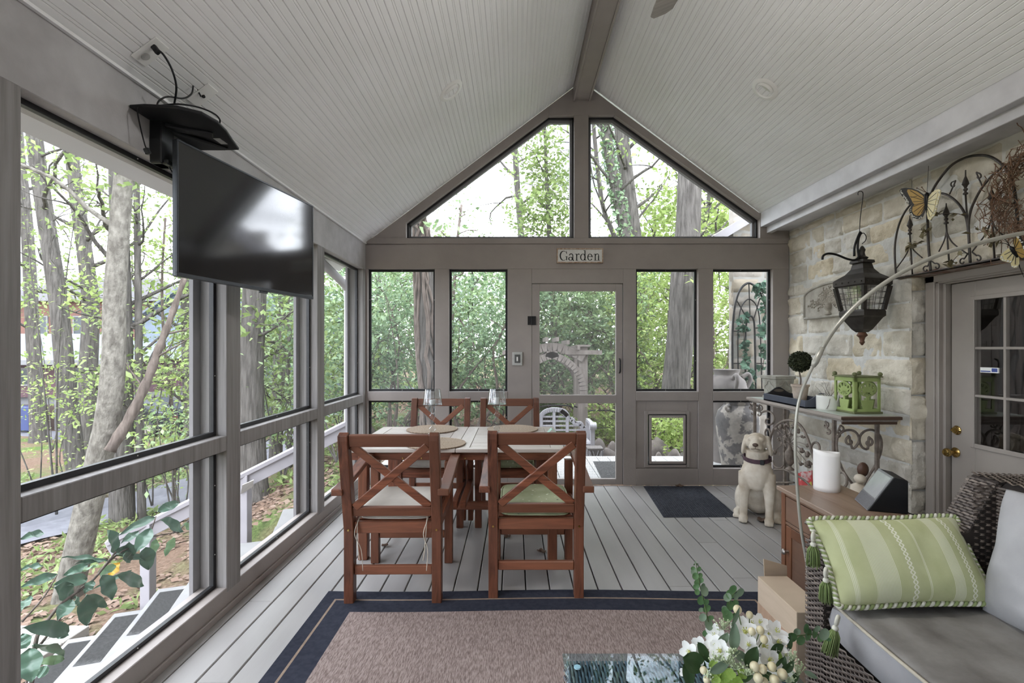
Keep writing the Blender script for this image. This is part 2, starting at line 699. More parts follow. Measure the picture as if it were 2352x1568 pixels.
def masonry(mb, a0, a1, z0, z1, P, hr=(.11, .20), wr=(.20, .52), seed=1, amp=.022, hole=None, step=.016):
    """rows of rough blocks; P(a, z, d) maps wall coords (d = out of the wall) to 3-D"""
    rg = random.Random(seed)
    z = z0
    off = seed * 17.3
    while z < z1 - .02:
        t = (z - z0) / (z1 - z0)
        h = rg.uniform(*hr) * (1.35 - .55 * t)
        if z1 - (z + h) < .07:
            h = z1 - z
        a = a0
        while a < a1 - .01:
            w = rg.uniform(*wr) * (1.25 - .4 * t)
            if a1 - (a + w) < .1:
                w = a1 - a
            zz0, zz1 = z, z + h
            if hole and hole[0] < a + w / 2 < hole[1] and zz0 < hole[2]:
                if zz1 <= hole[2] + .03:
                    a += w
                    continue
            g = rg.uniform(.003, .008)
            nu, nv = max(4, int(w / step)), max(4, int(h / step))
            base = rg.uniform(-.004, .008)
            tilt = rg.uniform(-.02, .02)
            j = [rg.uniform(-.008, .008) for _ in range(4)]

            def fn(u, v, a=a, w=w, zz0=zz0, zz1=zz1, g=g, base=base, tilt=tilt, j=j):
                aa = a + g + u * (w - 2 * g) + j[0] * (1 - v) * (.5 - u) * 2
                zc = zz0 + g + v * (zz1 - zz0 - 2 * g) + (j[1] * u + j[2] * (1 - u)) * (1 if .02 < v < .98 else .6)
                e = min(u, 1 - u) * w
                f = min(v, 1 - v) * (zz1 - zz0)
                ed = min(1, min(e, f) / .014)
                n1 = mno.fractal(Vector((aa * 7 + off, zc * 7, off)), .9, 2.1, 4)
                n2 = mno.noise(Vector((aa * 24, zc * 24 + off, 3)))
                d = -.014 + (.014 + base + tilt * (u - .5) + amp * n1 + amp * .42 * n2) * (ed ** .6)
                return P(aa, zc, d)
            mb.grid(fn, nu, nv)
            a += w
        z += h
    return mb


mb = MB()
masonry(mb, -.6, 2.245, 0, 2.572, lambda a, z, d: (2.772 - d, a, z), seed=3)
masonry(mb, 2.245, 3.392, 1.90, 2.572, lambda a, z, d: (2.772 - d, a, z), seed=5, hr=(.12, .16))
masonry(mb, 3.392, 4.905, 0, 2.572, lambda a, z, d: (2.772 - d, a, z), seed=4)
masonry(mb, 2.775, 2.90, 0, 1.90, lambda a, z, d: (a, 3.392 - d, z), seed=6, hr=(.22, .3), wr=(.3, .3))
wr = mb.build('wall_right', MT['stone'], smooth=True, ang=70)
struct(wr)
mb = MB()
mb.box(2.782, 2.96, 3.412, 4.95, 0, 2.6)
mb.box(2.79, 2.96, 3.38, 3.412, 1.915, 2.6)
mb.box(2.782, 2.96, -4.6, 2.26, 0, 2.6)
mb.box(2.782, 2.96, 2.26, 3.38, 1.915, 2.6)
struct(mb.build('wall_right_mortar', MT['mortar']))

# steel lintel above the house door
lt = MB()
lt.box(2.752, 2.90, 2.2, 3.50, 1.884, 1.892)
lt.box(2.752, 2.758, 2.2, 3.50, 1.884, 1.902)
struct(lt.build('trim_5', mat('rusty_steel', rgb(120, 82, 66), rgb(190, 184, 174), 14, rough=.8)))

# ------------------------------------------------------------------ house door
MT['door'] = mat('taupe_door_paint', rgb(158, 150, 142), rgb(150, 142, 135), 3, rough=.45)
MT['brass'] = mat('polished_brass', rgb(205, 175, 110), rgb(190, 158, 96), 20, metal=1, rough=.18)
MT['glass'] = glass_mat('window_glass', refl=.17)
dr = thing('door_2', 'taupe house door with nine panes and brass knob in the stone wall', None, (2.95, 2.8, 0), kind='structure')
Y0, Y1 = 2.36, 3.27
gy0, gy1, gz0, gz1 = 2.548, 3.09, .776, 1.689
mb = MB()
XD = 2.95
mb.box(XD, XD + .04, Y0, gy0 - .01, 0.01, 1.815)
mb.box(XD, XD + .04, gy1 + .01, Y1, 0.01, 1.815)
mb.box(XD, XD + .04, gy0 - .01, gy1 + .01, 0.01, gz0 - .01)
mb.box(XD, XD + .04, gy0 - .01, gy1 + .01, gz1 + .01, 1.815)
mb.ring(gy0 - .035, gy1 + .035, gz0 - .03, gz1 + .03, .028, XD - .012, XD, 'x')
mb.ring(2.50, 3.13, .12, .60, .02, XD - .006, XD, 'x')
mb.build('door_leaf', MT['door'], dr, bevel=.003)
mb = MB()
for i in (1, 2):
    y = gy0 + (gy1 - gy0) * i / 3
    mb.box(XD - .006, XD + .02, y - .008, y + .008, gz0 - .01, gz1 + .01)
    z = gz0 + (gz1 - gz0) * i / 3
    mb.box(XD - .005, XD + .019, gy0 - .01, gy1 + .01, z - .008, z + .008)
mb.build('muntins', MT['door'], dr, bevel=.002)
MB().quad((XD + .008, gy0 - .01, gz0 - .01), (XD + .008, gy1 + .01, gz0 - .01), (XD + .008, gy1 + .01, gz1 + .01), (XD + .008, gy0 - .01, gz1 + .01)).build('glass_panes', MT['glass'], dr)
MY = Matrix.Rotation(RAD(-90), 4, 'Y')
kn = MB()
T = Matrix.Translation((XD, 3.235, .688)) @ MY
kn.lathe([(.0, 0), (.032, 0), (.033, .006), (.02, .012), (.011, .016), (.011, .036), (.02, .042), (.028, .054), (.028, .066), (.02, .076), (.0, .078)], 20, T)
kn.build('door_knob', MT['brass'], dr, smooth=True)
kn = MB()
T = Matrix.Translation((XD, 3.225, .838)) @ MY
kn.lathe([(.0, 0), (.030, 0), (.031, .006), (.022, .014), (.02, .022), (.0, .023)], 20, T)
kn.box(-.006, .006, -.016, .016, .02, .032, T)
kn.build('deadbolt', MT['brass'], dr, smooth=True)
# casing and jamb
mb = MB()
mb.box(2.872, 2.90, 3.315, 3.388, 0, 1.882)
mb.box(2.885, 2.94, 3.295, 3.33, 0, 1.85)
mb.box(2.915, 2.96, 3.278, 3.30, 0, 1.83)
mb.box(2.872, 2.90, 2.22, 3.388, 1.835, 1.884)
mb.box(2.885, 2.94, 2.22, 3.33, 1.825, 1.85)
mb.box(2.915, 2.96, 2.22, 3.30, 1.818, 1.84)
struct(mb.build('trim_6', MT['door'], bevel=.004))
# dim room behind the panes
mb = MB()
hx = 4.6
for q in ([(2.99, 1.2, 0), (hx, 1.2, 0), (hx, 4.4, 0), (2.99, 4.4, 0)], [(hx, 1.2, 0), (hx, 4.4, 0), (hx, 4.4, 2.4), (hx, 1.2, 2.4)],
          [(2.99, 1.2, 0), (hx, 1.2, 0), (hx, 1.2, 2.4), (2.99, 1.2, 2.4)], [(2.99, 4.4, 0), (hx, 4.4, 0), (hx, 4.4, 2.4), (2.99, 4.4, 2.4)],
          [(2.99, 1.2, 2.4), (hx, 1.2, 2.4), (hx, 4.4, 2.4), (2.99, 4.4, 2.4)]):
    mb.quad(*q)
struct(mb.build('wall_house_interior', mat('house_interior', rgb(120, 112, 104), rgb(108, 100, 94), 2)))
# alarm sticker on the pane
st = thing('window_sticker', 'small white and blue alarm sticker on the pane of the house door', 'sticker', (XD - .001, 3.0, 1.24))
a0 = atx(2252, 843, XD)
a1 = atx(2294, 857, XD)
MB().box(XD - .002, XD + .006, a1.y, a0.y, a1.z, a0.z).build('sticker_sheet', MT['white_plastic'], st)
b = MB()
wy = a0.y - a1.y
b.box(XD - .0026, XD - .0015, a1.y + wy * .05, a1.y + wy * .36, a1.z + .006, a0.z - .004)
b.box(XD - .0026, XD - .0015, a1.y + wy * .42, a1.y + wy * .97, a1.z + .005, a1.z + .012)
b.build('blue_print', mat('blue_print', rgb(70, 86, 150)), st)

# ------------------------------------------------------------------ items on the back wall
MT['sign'] = mat('sign_board_white', rgb(228, 228, 225), rgb(214, 213, 210), 30, rough=.6)
MT['black_ink'] = mat('black_lettering', rgb(22, 24, 22), rgb(28, 30, 28), 20, rough=.6)
MT['sign_frame'] = mat('thin_sign_frame', rgb(160, 128, 104), rgb(196, 180, 164), 60, rough=.7)
sg = thing('garden_sign', 'small framed white sign reading Garden above the screen door', 'sign', (bx(1331), YB, bz(588)))
sx0, sx1, sz0, sz1 = bx(1279), bx(1384), bz(604), bz(571.5)
MB().box(sx0, sx1, YB - .018, YB - .0005, sz0, sz1).build('sign_board', MT['sign'], sg)
MB().ring(sx0 - .002, sx1 + .002, sz0 - .002, sz1 + .002, .011, YB - .026, YB - .004, 'y').build('sign_frame', MT['sign_frame'], sg, bevel=.001)
K = 105.0 / 2352 / 105 * 140       # picture zoom to px


def gp(x, y):
    """zoomed sign picture coords -> wall"""
    return bx(1260 + x * 140 / 2352), bz(560 + y * 140 / 2352)


def stroke(mb, pts, w, y):
    """ribbon of varying width along 2-D points (zoom coords)"""
    P = [Vector(p) for p in pts]
    ws = w if hasattr(w, '__len__') else [w] * len(P)
    L = []
    for i, p in enumerate(P):
        t = (P[min(i + 1, len(P) - 1)] - P[max(i - 1, 0)]).normalized()
        n = Vector((-t.y, t.x))
        L.append((p + n * ws[i] / 2, p - n * ws[i] / 2))
    vs, fs = [], []
    for a, b in L:
        for q in (a, b):
            X, Z = gp(q.x, q.y)
            vs.append((X, y, Z))
    n0 = len(vs)
    for a, b in L:
        for q in (a, b):
            X, Z = gp(q.x, q.y)
            vs.append((X, y + .0012, Z))
    for i in range(len(L) - 1):
        fs.append((2 * i, 2 * i + 1, 2 * i + 3, 2 * i + 2))
        fs.append((2 * i, 2 * i + 2, n0 + 2 * i + 2, n0 + 2 * i))
        fs.append((2 * i + 1, n0 + 2 * i + 1, n0 + 2 * i + 3, 2 * i + 3))
    mb.add(vs, fs)


def arc2(cx, cy, rx, ry, a0, a1, n=18):
    return [(cx + rx * cos(RAD(a0 + (a1 - a0) * i / n)), cy + ry * sin(RAD(a0 + (a1 - a0) * i / n))) for i in range(n + 1)]


ink = MB()
yk = YB - .0195
wv = [18 + 34 * sin(pi * i / 18) for i in range(19)]
A = arc2(575, 470, 130, 178, -52, -340, 24)[:-3]                               # G bowl
stroke(ink, A, [14 + 34 * max(0, -cos(RAD(-52 - 288 * i / 24))) + 4 for i in range(len(A))], yk)
for s in ([(690, 500), (690, 645)], [(690, 285), (690, 390)]):
    stroke(ink, s, 38 if s[0][1] == 500 else 16, yk)
stroke(ink, [(640, 500), (725, 500)], 16, yk)
stroke(ink, [(660, 325), (700, 390)], [10, 26], yk)


def bowl(cx, cy, rx, ry, a0=0, a1=360, k=26, thin=14):
    P = arc2(cx, cy, rx, ry, a0, a1, 26)
    stroke(ink, P, [thin + k * abs(cos(RAD(a0 + (a1 - a0) * i / 26))) for i in range(27)], yk)


bowl(840, 585, 68, 62)                                                             # a
stroke(ink, smooth_path([(800, 450, 0), (815, 415, 0), (865, 395, 0), (915, 420, 0), (930, 480, 0), (930, 600, 0), (945, 645, 0), (970, 640, 0)], 5), 34, yk) if False else None
P_ = [(v.x, v.y) for v in smooth_path([(795, 460, 0), (815, 415, 0), (865, 396, 0), (912, 420, 0), (928, 480, 0), (928, 600, 0), (945, 648, 0), (972, 640, 0)], 5)]
stroke(ink, P_, 32, yk)
stroke(ink, [(1075, 405), (1075, 645)], 40, yk)                                    # r
stroke(ink, [(1010, 412), (1090, 405)], 18, yk)
stroke(ink, [(1025, 648), (1130, 648)], 16, yk)
P_ = [(v.x, v.y) for v in smooth_path([(1085, 470, 0), (1110, 420, 0), (1150, 402, 0), (1170, 430, 0)], 5)]
stroke(ink, P_, [18] * 8 + [26, 32, 36, 40, 42, 42, 40, 30][:len(P_) - 8], yk)
bowl(1315, 525, 85, 122)                                                           # d
stroke(ink, [(1395, 270), (1395, 640)], 38, yk)
stroke(ink, [(1335, 278), (1400, 268)], 16, yk)
stroke(ink, [(1385, 640), (1450, 636)], 20, yk)
bowl(1585, 525, 82, 122, 30, 360)                                                  # e
stroke(ink, [(1510, 505), (1680, 500)], 18, yk)
for X_ in (1790, 1915):                                                            # n
    stroke(ink, [(X_, 405 if X_ < 1800 else 470), (X_, 645)], 38, yk)
    stroke(ink, [(X_ - 50, 645), (X_ + 60, 645)], 16, yk)
stroke(ink, [(1730, 412), (1800, 405)], 18, yk)
P_ = [(v.x, v.y) for v in smooth_path([(1795, 470, 0), (1830, 415, 0), (1880, 400, 0), (1912, 430, 0), (1917, 490, 0)], 5)]
stroke(ink, P_, 26, yk)
ink.build('lettering', MT['black_ink'], sg)

sw = thing('light_switch', 'grey weatherproof switch box on the post left of the screen door', 'switch', (bx(1188), YB, bz(824)))
MT['clear_grey'] = mat('grey_switch_cover', rgb(172, 172, 168), rgb(186, 186, 182), 30, rough=.25)
MB().box(bx(1177), bx(1200), YB - .022, YB - .0005, bz(839), bz(808)).build('switch_box', MT['clear_grey'], sw, bevel=.006, seg=3)
MB().box(bx(1182), bx(1195), YB - .026, YB - .021, bz(833), bz(814)).build('switch_window', mat('dark_cover', rgb(88, 88, 86)), sw, bevel=.003)
MB().box(bx(1186.5), bx(1190), YB - .034, YB - .025, bz(829), bz(819)).build('toggle', MT['white_plastic'], sw, bevel=.002)

pd = thing('pet_door', 'small taupe pet door with clear flap in the panel right of the screen door', 'pet door', (bx(1533), YB, bz(1066)))
q = YB + .012
MB().ring(bx(1481), bx(1585), bz(1074), bz(944), .035, q - .006, q + .03, 'y').build('door_surround', MT['taupe'], pd, bevel=.004)
MB().ring(bx(1489), bx(1577), bz(1067), bz(951.5), .008, q - .012, q - .004, 'y').build('gasket', MT['frame_black'], pd)
MB().ring(bx(1491), bx(1575), bz(1065), bz(953.5), .025, q - .016, q - .002, 'y').build('inner_frame', MT['taupe'], pd, bevel=.003)
MB().quad((bx(1494), q, bz(1062)), (bx(1572), q, bz(1062)), (bx(1572), q, bz(957)), (bx(1494), q, bz(957))).build('clear_flap', glass_mat('clear_vinyl', .03, (.95, .95, .94, 1), .02), pd)

# ------------------------------------------------------------------ ceiling lights, fan
MT['lamp_lens'] = mat('frosted_lens', rgb(215, 214, 206), rgb(205, 203, 196), 8, rough=.3)
for i, (px, py, X, Y, Z, s) in enumerate(((1036, 209, -.461, 3.487, 3.239, -1), (1757, 206, 1.809, 3.50, 3.256, 1))):
    r = thing('recessed_light', ('white recessed ceiling light on the left slope', 'white recessed ceiling light on the right slope')[i], 'ceiling light', (X, Y, Z), group='recessed eyeball ceiling lights')
    ang = math.atan(.747)
    Mr = Matrix.Translation((X, Y, Z)) @ Matrix.Rotation(ang * s, 4, 'Y') @ Matrix.Rotation(pi, 4, 'X')
    MB().lathe([(.062, -.03), (.066, .0), (.072, .007), (.095, .004), (.100, .0), (.100, -.002), (.064, -.006)], 40, Mr).build('trim_ring', MT['white_plastic'], r, smooth=True)
    Mi = Mr @ Matrix.Rotation(RAD(18) * 1, 4, 'X')
    MB().lathe([(0, -.012), (.042, -.012), (.046, .002), (.055, .004), (.064, -.01), (.06, -.03)], 32, Mi).build('eyeball', MT['white_plastic'], r, smooth=True)
    MB().lathe([(0, -.006), (.041, -.006), (.041, -.002), (0, -.001)], 28, Mi).build('lens', MT['lamp_lens'], r, smooth=True)

MT['nickel'] = mat('brushed_nickel', rgb(178, 172, 166), rgb(160, 154, 148), 6, (1, 12, 1), metal=.85, rough=.38)
hubx, huby, hubz = .70, 1.72, 3.06
fan = thing('ceiling_fan', 'brushed metal ceiling fan below the ridge, one blade tip in view at the top', 'ceiling fan', (hubx, huby, hubz))
fm = MB()
fm.tube([(hubx, huby, 3.9), (hubx, huby, hubz + .1)], .014, 12)
fm.lathe([(0, .83), (.07, .83), (.06, .78), (.02, .74), (.0, .74)], 20, Matrix.Translation((hubx, huby, hubz)))
fm.build('downrod', MT['nickel'], fan, smooth=True)
MB().lathe([(0, -.07), (.06, -.07), (.10, -.03), (.10, .05), (.05, .12), (0, .12)], 28, Matrix.Translation((hubx, huby, hubz))).build('motor', MT['nickel'], fan, smooth=True)
ml, nl, bl_, ol = nodes('added_fill_glow')
nl.nodes.remove(bl_)
em = nl.nodes.new('ShaderNodeEmission')
em.inputs[0].default_value = (1, .97, .94, 1)
em.inputs[1].default_value = 42  # unseen glow added under the fan to brighten the room
nl.links.new(em.outputs[0], ol.inputs['Surface'])
MB().lathe([(0, -.20), (.05, -.19), (.09, -.165), (.12, -.12), (.12, -.09), (.07, -.07), (0, -.07)], 28, Matrix.Translation((hubx, huby, hubz))).build('added_fill_globe', ml, fan, smooth='all')
for k in range(4):
    a = RAD(90 + 90 * k - 2)
    Mb = Matrix.Translation((hubx, huby, hubz - .03)) @ Matrix.Rotation(a, 4, 'Z') @ Matrix.Rotation(RAD(-24), 4, 'X')
    poly = [(.12, -.04), (.58, -.068), (.655, -.055), (.67, -.02), (.665, .045), (.645, .064), (.58, .066), (.12, .04)]
    MB().prism(poly, -.005, .005, Mb).build('blade', MT['nickel'], fan, bevel=.002)

# ------------------------------------------------------------------ television, shelf, cables
MT['tv_body'] = mat('dark_tv_plastic', rgb(58, 62, 68), rgb(50, 54, 60), 9, rough=.35)
MT['tv_glass'] = mat('glossy_black_screen', rgb(34, 34, 36), rgb(38, 38, 40), 4, rough=.09, spec=.8)
MT['black_plastic'] = mat('black_plastic', rgb(24, 25, 28), rgb(30, 31, 34), 12, rough=.45)
p0 = Vector((-1.41, 2.013, 0))
p1 = Vector((-1.238, 2.962, 0))
ex = (p1 - p0).normalized()
en = Vector((ex.y, -ex.x, 0))          # out of the screen, into the room
TVM = Matrix(((ex.x, -en.x, 0, p0.x), (ex.y, -en.y, 0, p0.y), (0, 0, 1, 1.683), (0, 0, 0, 1)))
W_, H_ = (p1 - p0).length, .573
tv = thing('television', 'black flat screen television mounted high on the left wall', 'television', (p0 + p1) / 2 + Vector((0, 0, 1.683)))
mb = MB()
vs = [TVM @ Vector(v) for v in ()]
mb.box(.0, W_, .0, .022, 0, H_, TVM)
mb.box(.12, W_ - .12, .022, .055, .05, H_ - .15, TVM)
mb.box(.5, .56, -.002, .01, -.012, .0, TVM)
mb.build('tv_case', MT['tv_body'], tv, bevel=.003)
MB().ring(.0, W_, .0, H_, .011, -.003, .004, 'y').build('x', MT['tv_body']) if False else None
rg_ = MB()
for a in ((0, W_, 0, .017), (0, W_, H_ - .009, H_), (0, .009, .017, H_ - .009), (W_ - .009, W_, .017, H_ - .009)):
    rg_.box(a[0], a[1], -.004, .003, a[2], a[3], TVM)
rg_.build('bezel', MT['tv_body'], tv, bevel=.0015)
MB().box(.008, W_ - .008, -.0015, .004, .015, H_ - .007, TVM).build('tv_screen', MT['tv_glass'], tv)
mb = MB()
c = TVM @ Vector((W_ / 2, .055, H_ / 2))
wallp = Vector((XL, c.y + .02, c.z))
mb.bar(c, (XL - .02, 2.6, c.z), .05, .06)
mb.box(XL - .012, XL + .012, 2.55, 2.66, c.z - .12, c.z + .12)
mb.build('wall_mount', MT['black_plastic'], tv)

sh = thing('wall_shelf', 'black rounded component shelf fixed to the beam above the television', 'shelf', (XL, 2.1, 2.33))
out = [(-1.513, 1.895), (-1.45, 1.888), (-1.33, 1.90), (-1.262, 1.95), (-1.246, 2.03), (-1.258, 2.11), (-1.285, 2.20), (-1.312, 2.30), (-1.40, 2.306), (-1.513, 2.306)]
MB().prism(out, 2.325, 2.338).build('shelf_board', MT['black_plastic'], sh, bevel=.003)
mb = MB()
mb.box(XL, XL + .05, 2.00, 2.08, 2.15, 2.33)
mb.bar((XL + .03, 2.04, 2.32), (-1.33, 2.13, 2.327), .05, .02)
mb.bar((XL + .03, 2.05, 2.31), (-1.36, 2.28, 2.322), .03, .012)
mb.box(XL, XL + .07, 2.01, 2.07, 2.15, 2.17)
mb.box(XL, XL + .015, 1.96, 2.0, 2.33, 2.37)
mb.build('bracket', MT['black_plastic'], sh, bevel=.004)
MB().box(-1.355, -1.325, 2.17, 2.23, 2.3235, 2.3255).build('shelf_label', MT['clear_grey'], sh)

pl_dir = Vector((2.197, 0, 1.646)).normalized()          # up the left slope
nrm_l = Vector((pl_dir.z, 0, -pl_dir.x))                   # into the room
for i, (c, lab) in enumerate(((Vector((-1.41, 1.867, 2.528)), 'white wall plate with black plug on the ceiling above the shelf'),
                              (Vector((-1.412, 2.184, 2.526)), 'white cable plate on the ceiling nearer the television'))):
    t = thing('outlet_plate', lab, 'outlet', c, group='white outlet plates on the ceiling')
    Mo = Matrix(((pl_dir.x, 0, nrm_l.x, c.x), (0, 1, 0, c.y), (pl_dir.z, 0, nrm_l.z, c.z), (0, 0, 0, 1)))
    MB().box(-.06, .06, -.037, .037, -.001, .006, Mo).build('plate', MT['white_plastic'], t, bevel=.0025)
    if i == 0:
        m = MB()
        m.lathe([(0, .005), (.016, .005), (.015, .009), (0, .009)], 16, Mo @ Matrix.Translation((-.025, 0, 0)))
        m.build('socket', MT['clear_grey'], t)
    else:
        MB().lathe([(0, .005), (.008, .005), (.007, .012), (0, .012)], 12, Mo).build('socket', MT['metal_dark'], t)


def cable(name, label, pts, r=.0035, m='black_plastic', plug=None, group=None):
    o = thing(name, label, 'cable', pts[0], group=group)
    MB().tube(smooth_path(pts, 6), r, 7).build('cord', MT[m], o, smooth=True)
    if plug:
        MB().bar(plug[0], plug[1], .02, .016, (0, 1, .1)).build('plug', MT['black_plastic'], o, bevel=.003)
    return o


e = at(357, 112, 1.85)
cable('power_cable', 'black power cable from the ceiling plate down to the shelf', [e, at(375, 125, 1.85), at(395, 160, 1.90), at(405, 200, 1.95), at(400, 240, 1.985)], .004, plug=(at(352, 106, 1.855), at(364, 122, 1.85)))
cable('power_cable', 'black cable looping over the shelf from the second plate', [at(462, 222, 2.165), at(446, 195, 2.13), at(440, 215, 2.08), at(420, 226, 2.03), at(385, 222, 1.97), at(365, 232, 1.95), at(360, 246, 1.95)], .0035)
cable('power_cable', 'black cable lying in an arc along the shelf edge', [at(370, 242, 1.93), at(410, 239, 1.95), at(455, 246, 2.02), at(490, 260, 2.08), at(505, 275, 2.12), at(502, 289, 2.13)], .0035)
cable('power_cable', 'black cable running from the bracket down behind the television', [at(352, 305, 2.02), at(362, 340, 2.03), at(385, 378, 2.05), at(405, 412, 2.07)], .0035)
cable('power_cable', 'thin cable hanging off the shelf end with a bare plug', [at(322, 243, 1.90), at(316, 255, 1.885), at(322, 290, 1.89), at(332, 330, 1.90), at(338, 345, 1.905)], .0025, 'metal_dark', plug=(at(335, 340, 1.90), at(341, 354, 1.905)))

# ------------------------------------------------------------------ mats and rug
MT['rug_navy'] = mat('navy_rug_border', rgb(58, 60, 70), rgb(50, 52, 62), 40, (1, 1, 1), rough=.95, bump=.5, bscale=400, bdist=.002, spec=.05)
MT['rug_field'] = mat('brown_rug_field', rgb(164, 149, 143), rgb(118, 103, 99), 34, (8, 1.1, 1), detail=6, lo=.38, hi=.62, rough=.95, bump=.5, bscale=90, bdist=.002, spec=.05)
MT['rug_line'] = mat('beige_rug_line', rgb(150, 132, 116), rgb(136, 120, 106), 40, rough=.95, spec=.05)
xs = [-1.055, -.988, -.976, -.862, 1.19, 1.304, 1.316, 1.385]
ys = [-.9, -.83, -.82, -.70, 2.53, 2.645, 2.657, 2.742]
vs, fs, mi = [], [], []
NX, NY = [], []
for a, b in zip(xs[:-1], xs[1:]):
    n = max(1, int((b - a) / .1))
    NX += [a + (b - a) * i / n for i in range(n)]
NX.append(xs[-1])
for a, b in zip(ys[:-1], ys[1:]):
    n = max(1, int((b - a) / .1))
    NY += [a + (b - a) * i / n for i in range(n)]
NY.append(ys[-1])
mb = MB()
for y in NY:
    for x in NX:
        edge = y > 2.5
        yy = y + (.012 * sin(x * 3.1 + .5) if edge else 0)
        mb.v.append((x, yy, .010))
n = len(NX)


def cls(v, c):
    for i in range(len(c) - 1):
        if c[i] <= v < c[i + 1]:
            return min(i, len(c) - 2 - i)
    return 0


for j in range(len(NY) - 1):
    for i in range(n - 1):
        mb.f.append((j * n + i, j * n + i + 1, (j + 1) * n + i + 1, (j + 1) * n + i))
        k = min(cls((NX[i] + NX[i + 1]) / 2, xs), cls((NY[j] + NY[j + 1]) / 2, ys))
        mi.append({0: 0, 1: 2, 2: 0, 3: 1}[k])
rug = mb.build('area_rug', [MT['rug_navy'], MT['rug_field'], MT['rug_line']])
for p, k in zip(rug.data.polygons, mi):
    p.material_index = k
md = rug.modifiers.new('Solid', 'SOLIDIFY')
md.thickness = .009
md.offset = -1
tag(rug, 'large brown rug with navy border on the deck boards', 'rug')

MT['mat_black'] = mat('ribbed_charcoal_mat', rgb(52, 54, 60), rgb(74, 76, 82), 60, (1, 1, 1), detail=8, rough=.95, bump=.8, bscale=220, bdist=.003, spec=.05)


def doormat(label, pts, z, m='mat_black', name='doormat', group=None):
    """mat from its four floor corners, with ribs"""
    P = [Vector((p[0], p[1], z)) for p in pts]
    mb = MB()

    def fn(u, v):
        p = P[0].lerp(P[1], u).lerp(P[3].lerp(P[2], u), v)
        e = min(u, 1 - u, v, 1 - v)
        return (p.x, p.y, p.z + (.002 if e < .001 else .008 + (.0035 if int(v * 64) % 2 and e > .04 else 0)))
    mb.grid(fn, 20, 65)
    return tag(mb.build(name, MT[m]), label, 'doormat', group)


doormat('charcoal doormat on the deck inside the screen door', [(1.288, 4.86), (1.215, 3.955), (1.835, 3.965), (1.885, 4.86)], 0)
# ================================================================== outside
def sstep(a, b, x):
    t = min(1, max(0, (x - a) / (b - a)))
    return t * t * (3 - 2 * t)


def terr(x, y):
    back = -.45 + .10 * min(max(y - 7, 0), 7)
    left = -1.30 - .45 * sstep(-3.0, -7.5, x) - .25 * sstep(10, 22, y)
    t = sstep(-2.0, -3.6, x) if y < 6 else sstep(-2.0 - (y - 6) * .25, -4.6 - (y - 6) * .35, x)
    z = back * (1 - t) + left * t
    if 4.2 > x > -1.7 and y < 6.1:
        z = min(z, -.5)
    return z + .05 * mno.noise(Vector((x * .6, y * .6, 0))) + .02 * mno.noise(Vector((x * 2.2, y * 2.2, 5)))


m, nt, b, out = nodes('leaf_litter_ground')
v = coords(nt)
n1 = noise(nt, v, .55, 5)
n2 = noise(nt, v, 26, 6, .7)
litter = ramp(nt, n2, [(.3, rgb(70, 58, 48)), (.5, rgb(112, 92, 78)), (.72, rgb(136, 118, 104))])
grass = ramp(nt, n2, [(.3, rgb(52, 66, 38)), (.6, rgb(92, 112, 62))])
nt.links.new(mixc(nt, ramp(nt, n1, [(.46, (0, 0, 0, 1)), (.62, (1, 1, 1, 1))]), litter, grass), b.inputs['Base Color'])
b.inputs['Roughness'].default_value = .95
b.inputs['Specular IOR Level'].default_value = .05
bumpn(nt, b, n2, .8, .04)
MT['ground'] = m
mb = MB()
gx = sorted(set([round(-46 + i * 1.6, 3) for i in range(20)] + [round(-14 + i * .4, 3) for i in range(48)] + [round(5.2 + i * 1.5, 3) for i in range(16)]))
gy = [-14, -10, -7] + [round(-4 + i * .45, 3) for i in range(44)] + [16 + i * 1.8 for i in range(26)]
mb.v = [(x, y, terr(x, y)) for y in gy for x in gx]
n = len(gx)
for j in range(len(gy) - 1):
    for i in range(n - 1):
        mb.f.append((j * n + i, j * n + i + 1, (j + 1) * n + i + 1, (j + 1) * n + i))
struct(mb.build('ground', MT['ground'], smooth='all'))


def leafpile(name, label, pts, size, mats, parent=None, flat=False, up=.35, width=.5, kind=None):
    """many single leaves as one mesh; pts Nx3"""
    P = np.asarray(pts, dtype=float)
    N = len(P)
    s = size * (.6 + .8 * NR.rand(N))
    d = NR.normal(size=(N, 3))
    d[:, 2] = d[:, 2] * (.05 if flat else .7) - (0 if flat else .15)
    d /= np.linalg.norm(d, axis=1)[:, None]
    q = NR.normal(size=(N, 3))
    q[:, 2] += 3 if flat else up * 4
    a = np.cross(d, q)
    a /= np.linalg.norm(a, axis=1)[:, None] + 1e-9
    nn = np.cross(a, d)
    V = np.empty((N, 4, 3))
    V[:, 0] = P - d * s[:, None] * .5
    V[:, 2] = P + d * s[:, None] * .5
    mid = P - d * s[:, None] * .05 + nn * s[:, None] * .08
    V[:, 1] = mid + a * s[:, None] * width * .5
    V[:, 3] = mid - a * s[:, None] * width * .5
    me = bpy.data.meshes.new(name)
    off = Vector((0, 0, 0))
    p = parent
    while p:
        off += p.location
        p = p.parent
    V = V.reshape(-1, 3) - np.array(off)
    me.vertices.add(4 * N)
    me.vertices.foreach_set('co', V.ravel())
    me.loops.add(4 * N)
    me.loops.foreach_set('vertex_index', np.arange(4 * N, dtype=np.int32))
    me.polygons.add(N)
    me.polygons.foreach_set('loop_start', np.arange(0, 4 * N, 4, dtype=np.int32))
    me.update(calc_edges=True)
    me.materials.append(mats)
    o = bpy.data.objects.new(name, me)
    COL.objects.link(o)
    if parent:
        o.parent = parent
    if label:
        tag(o, label)
    if kind:
        o['kind'] = kind
    return o


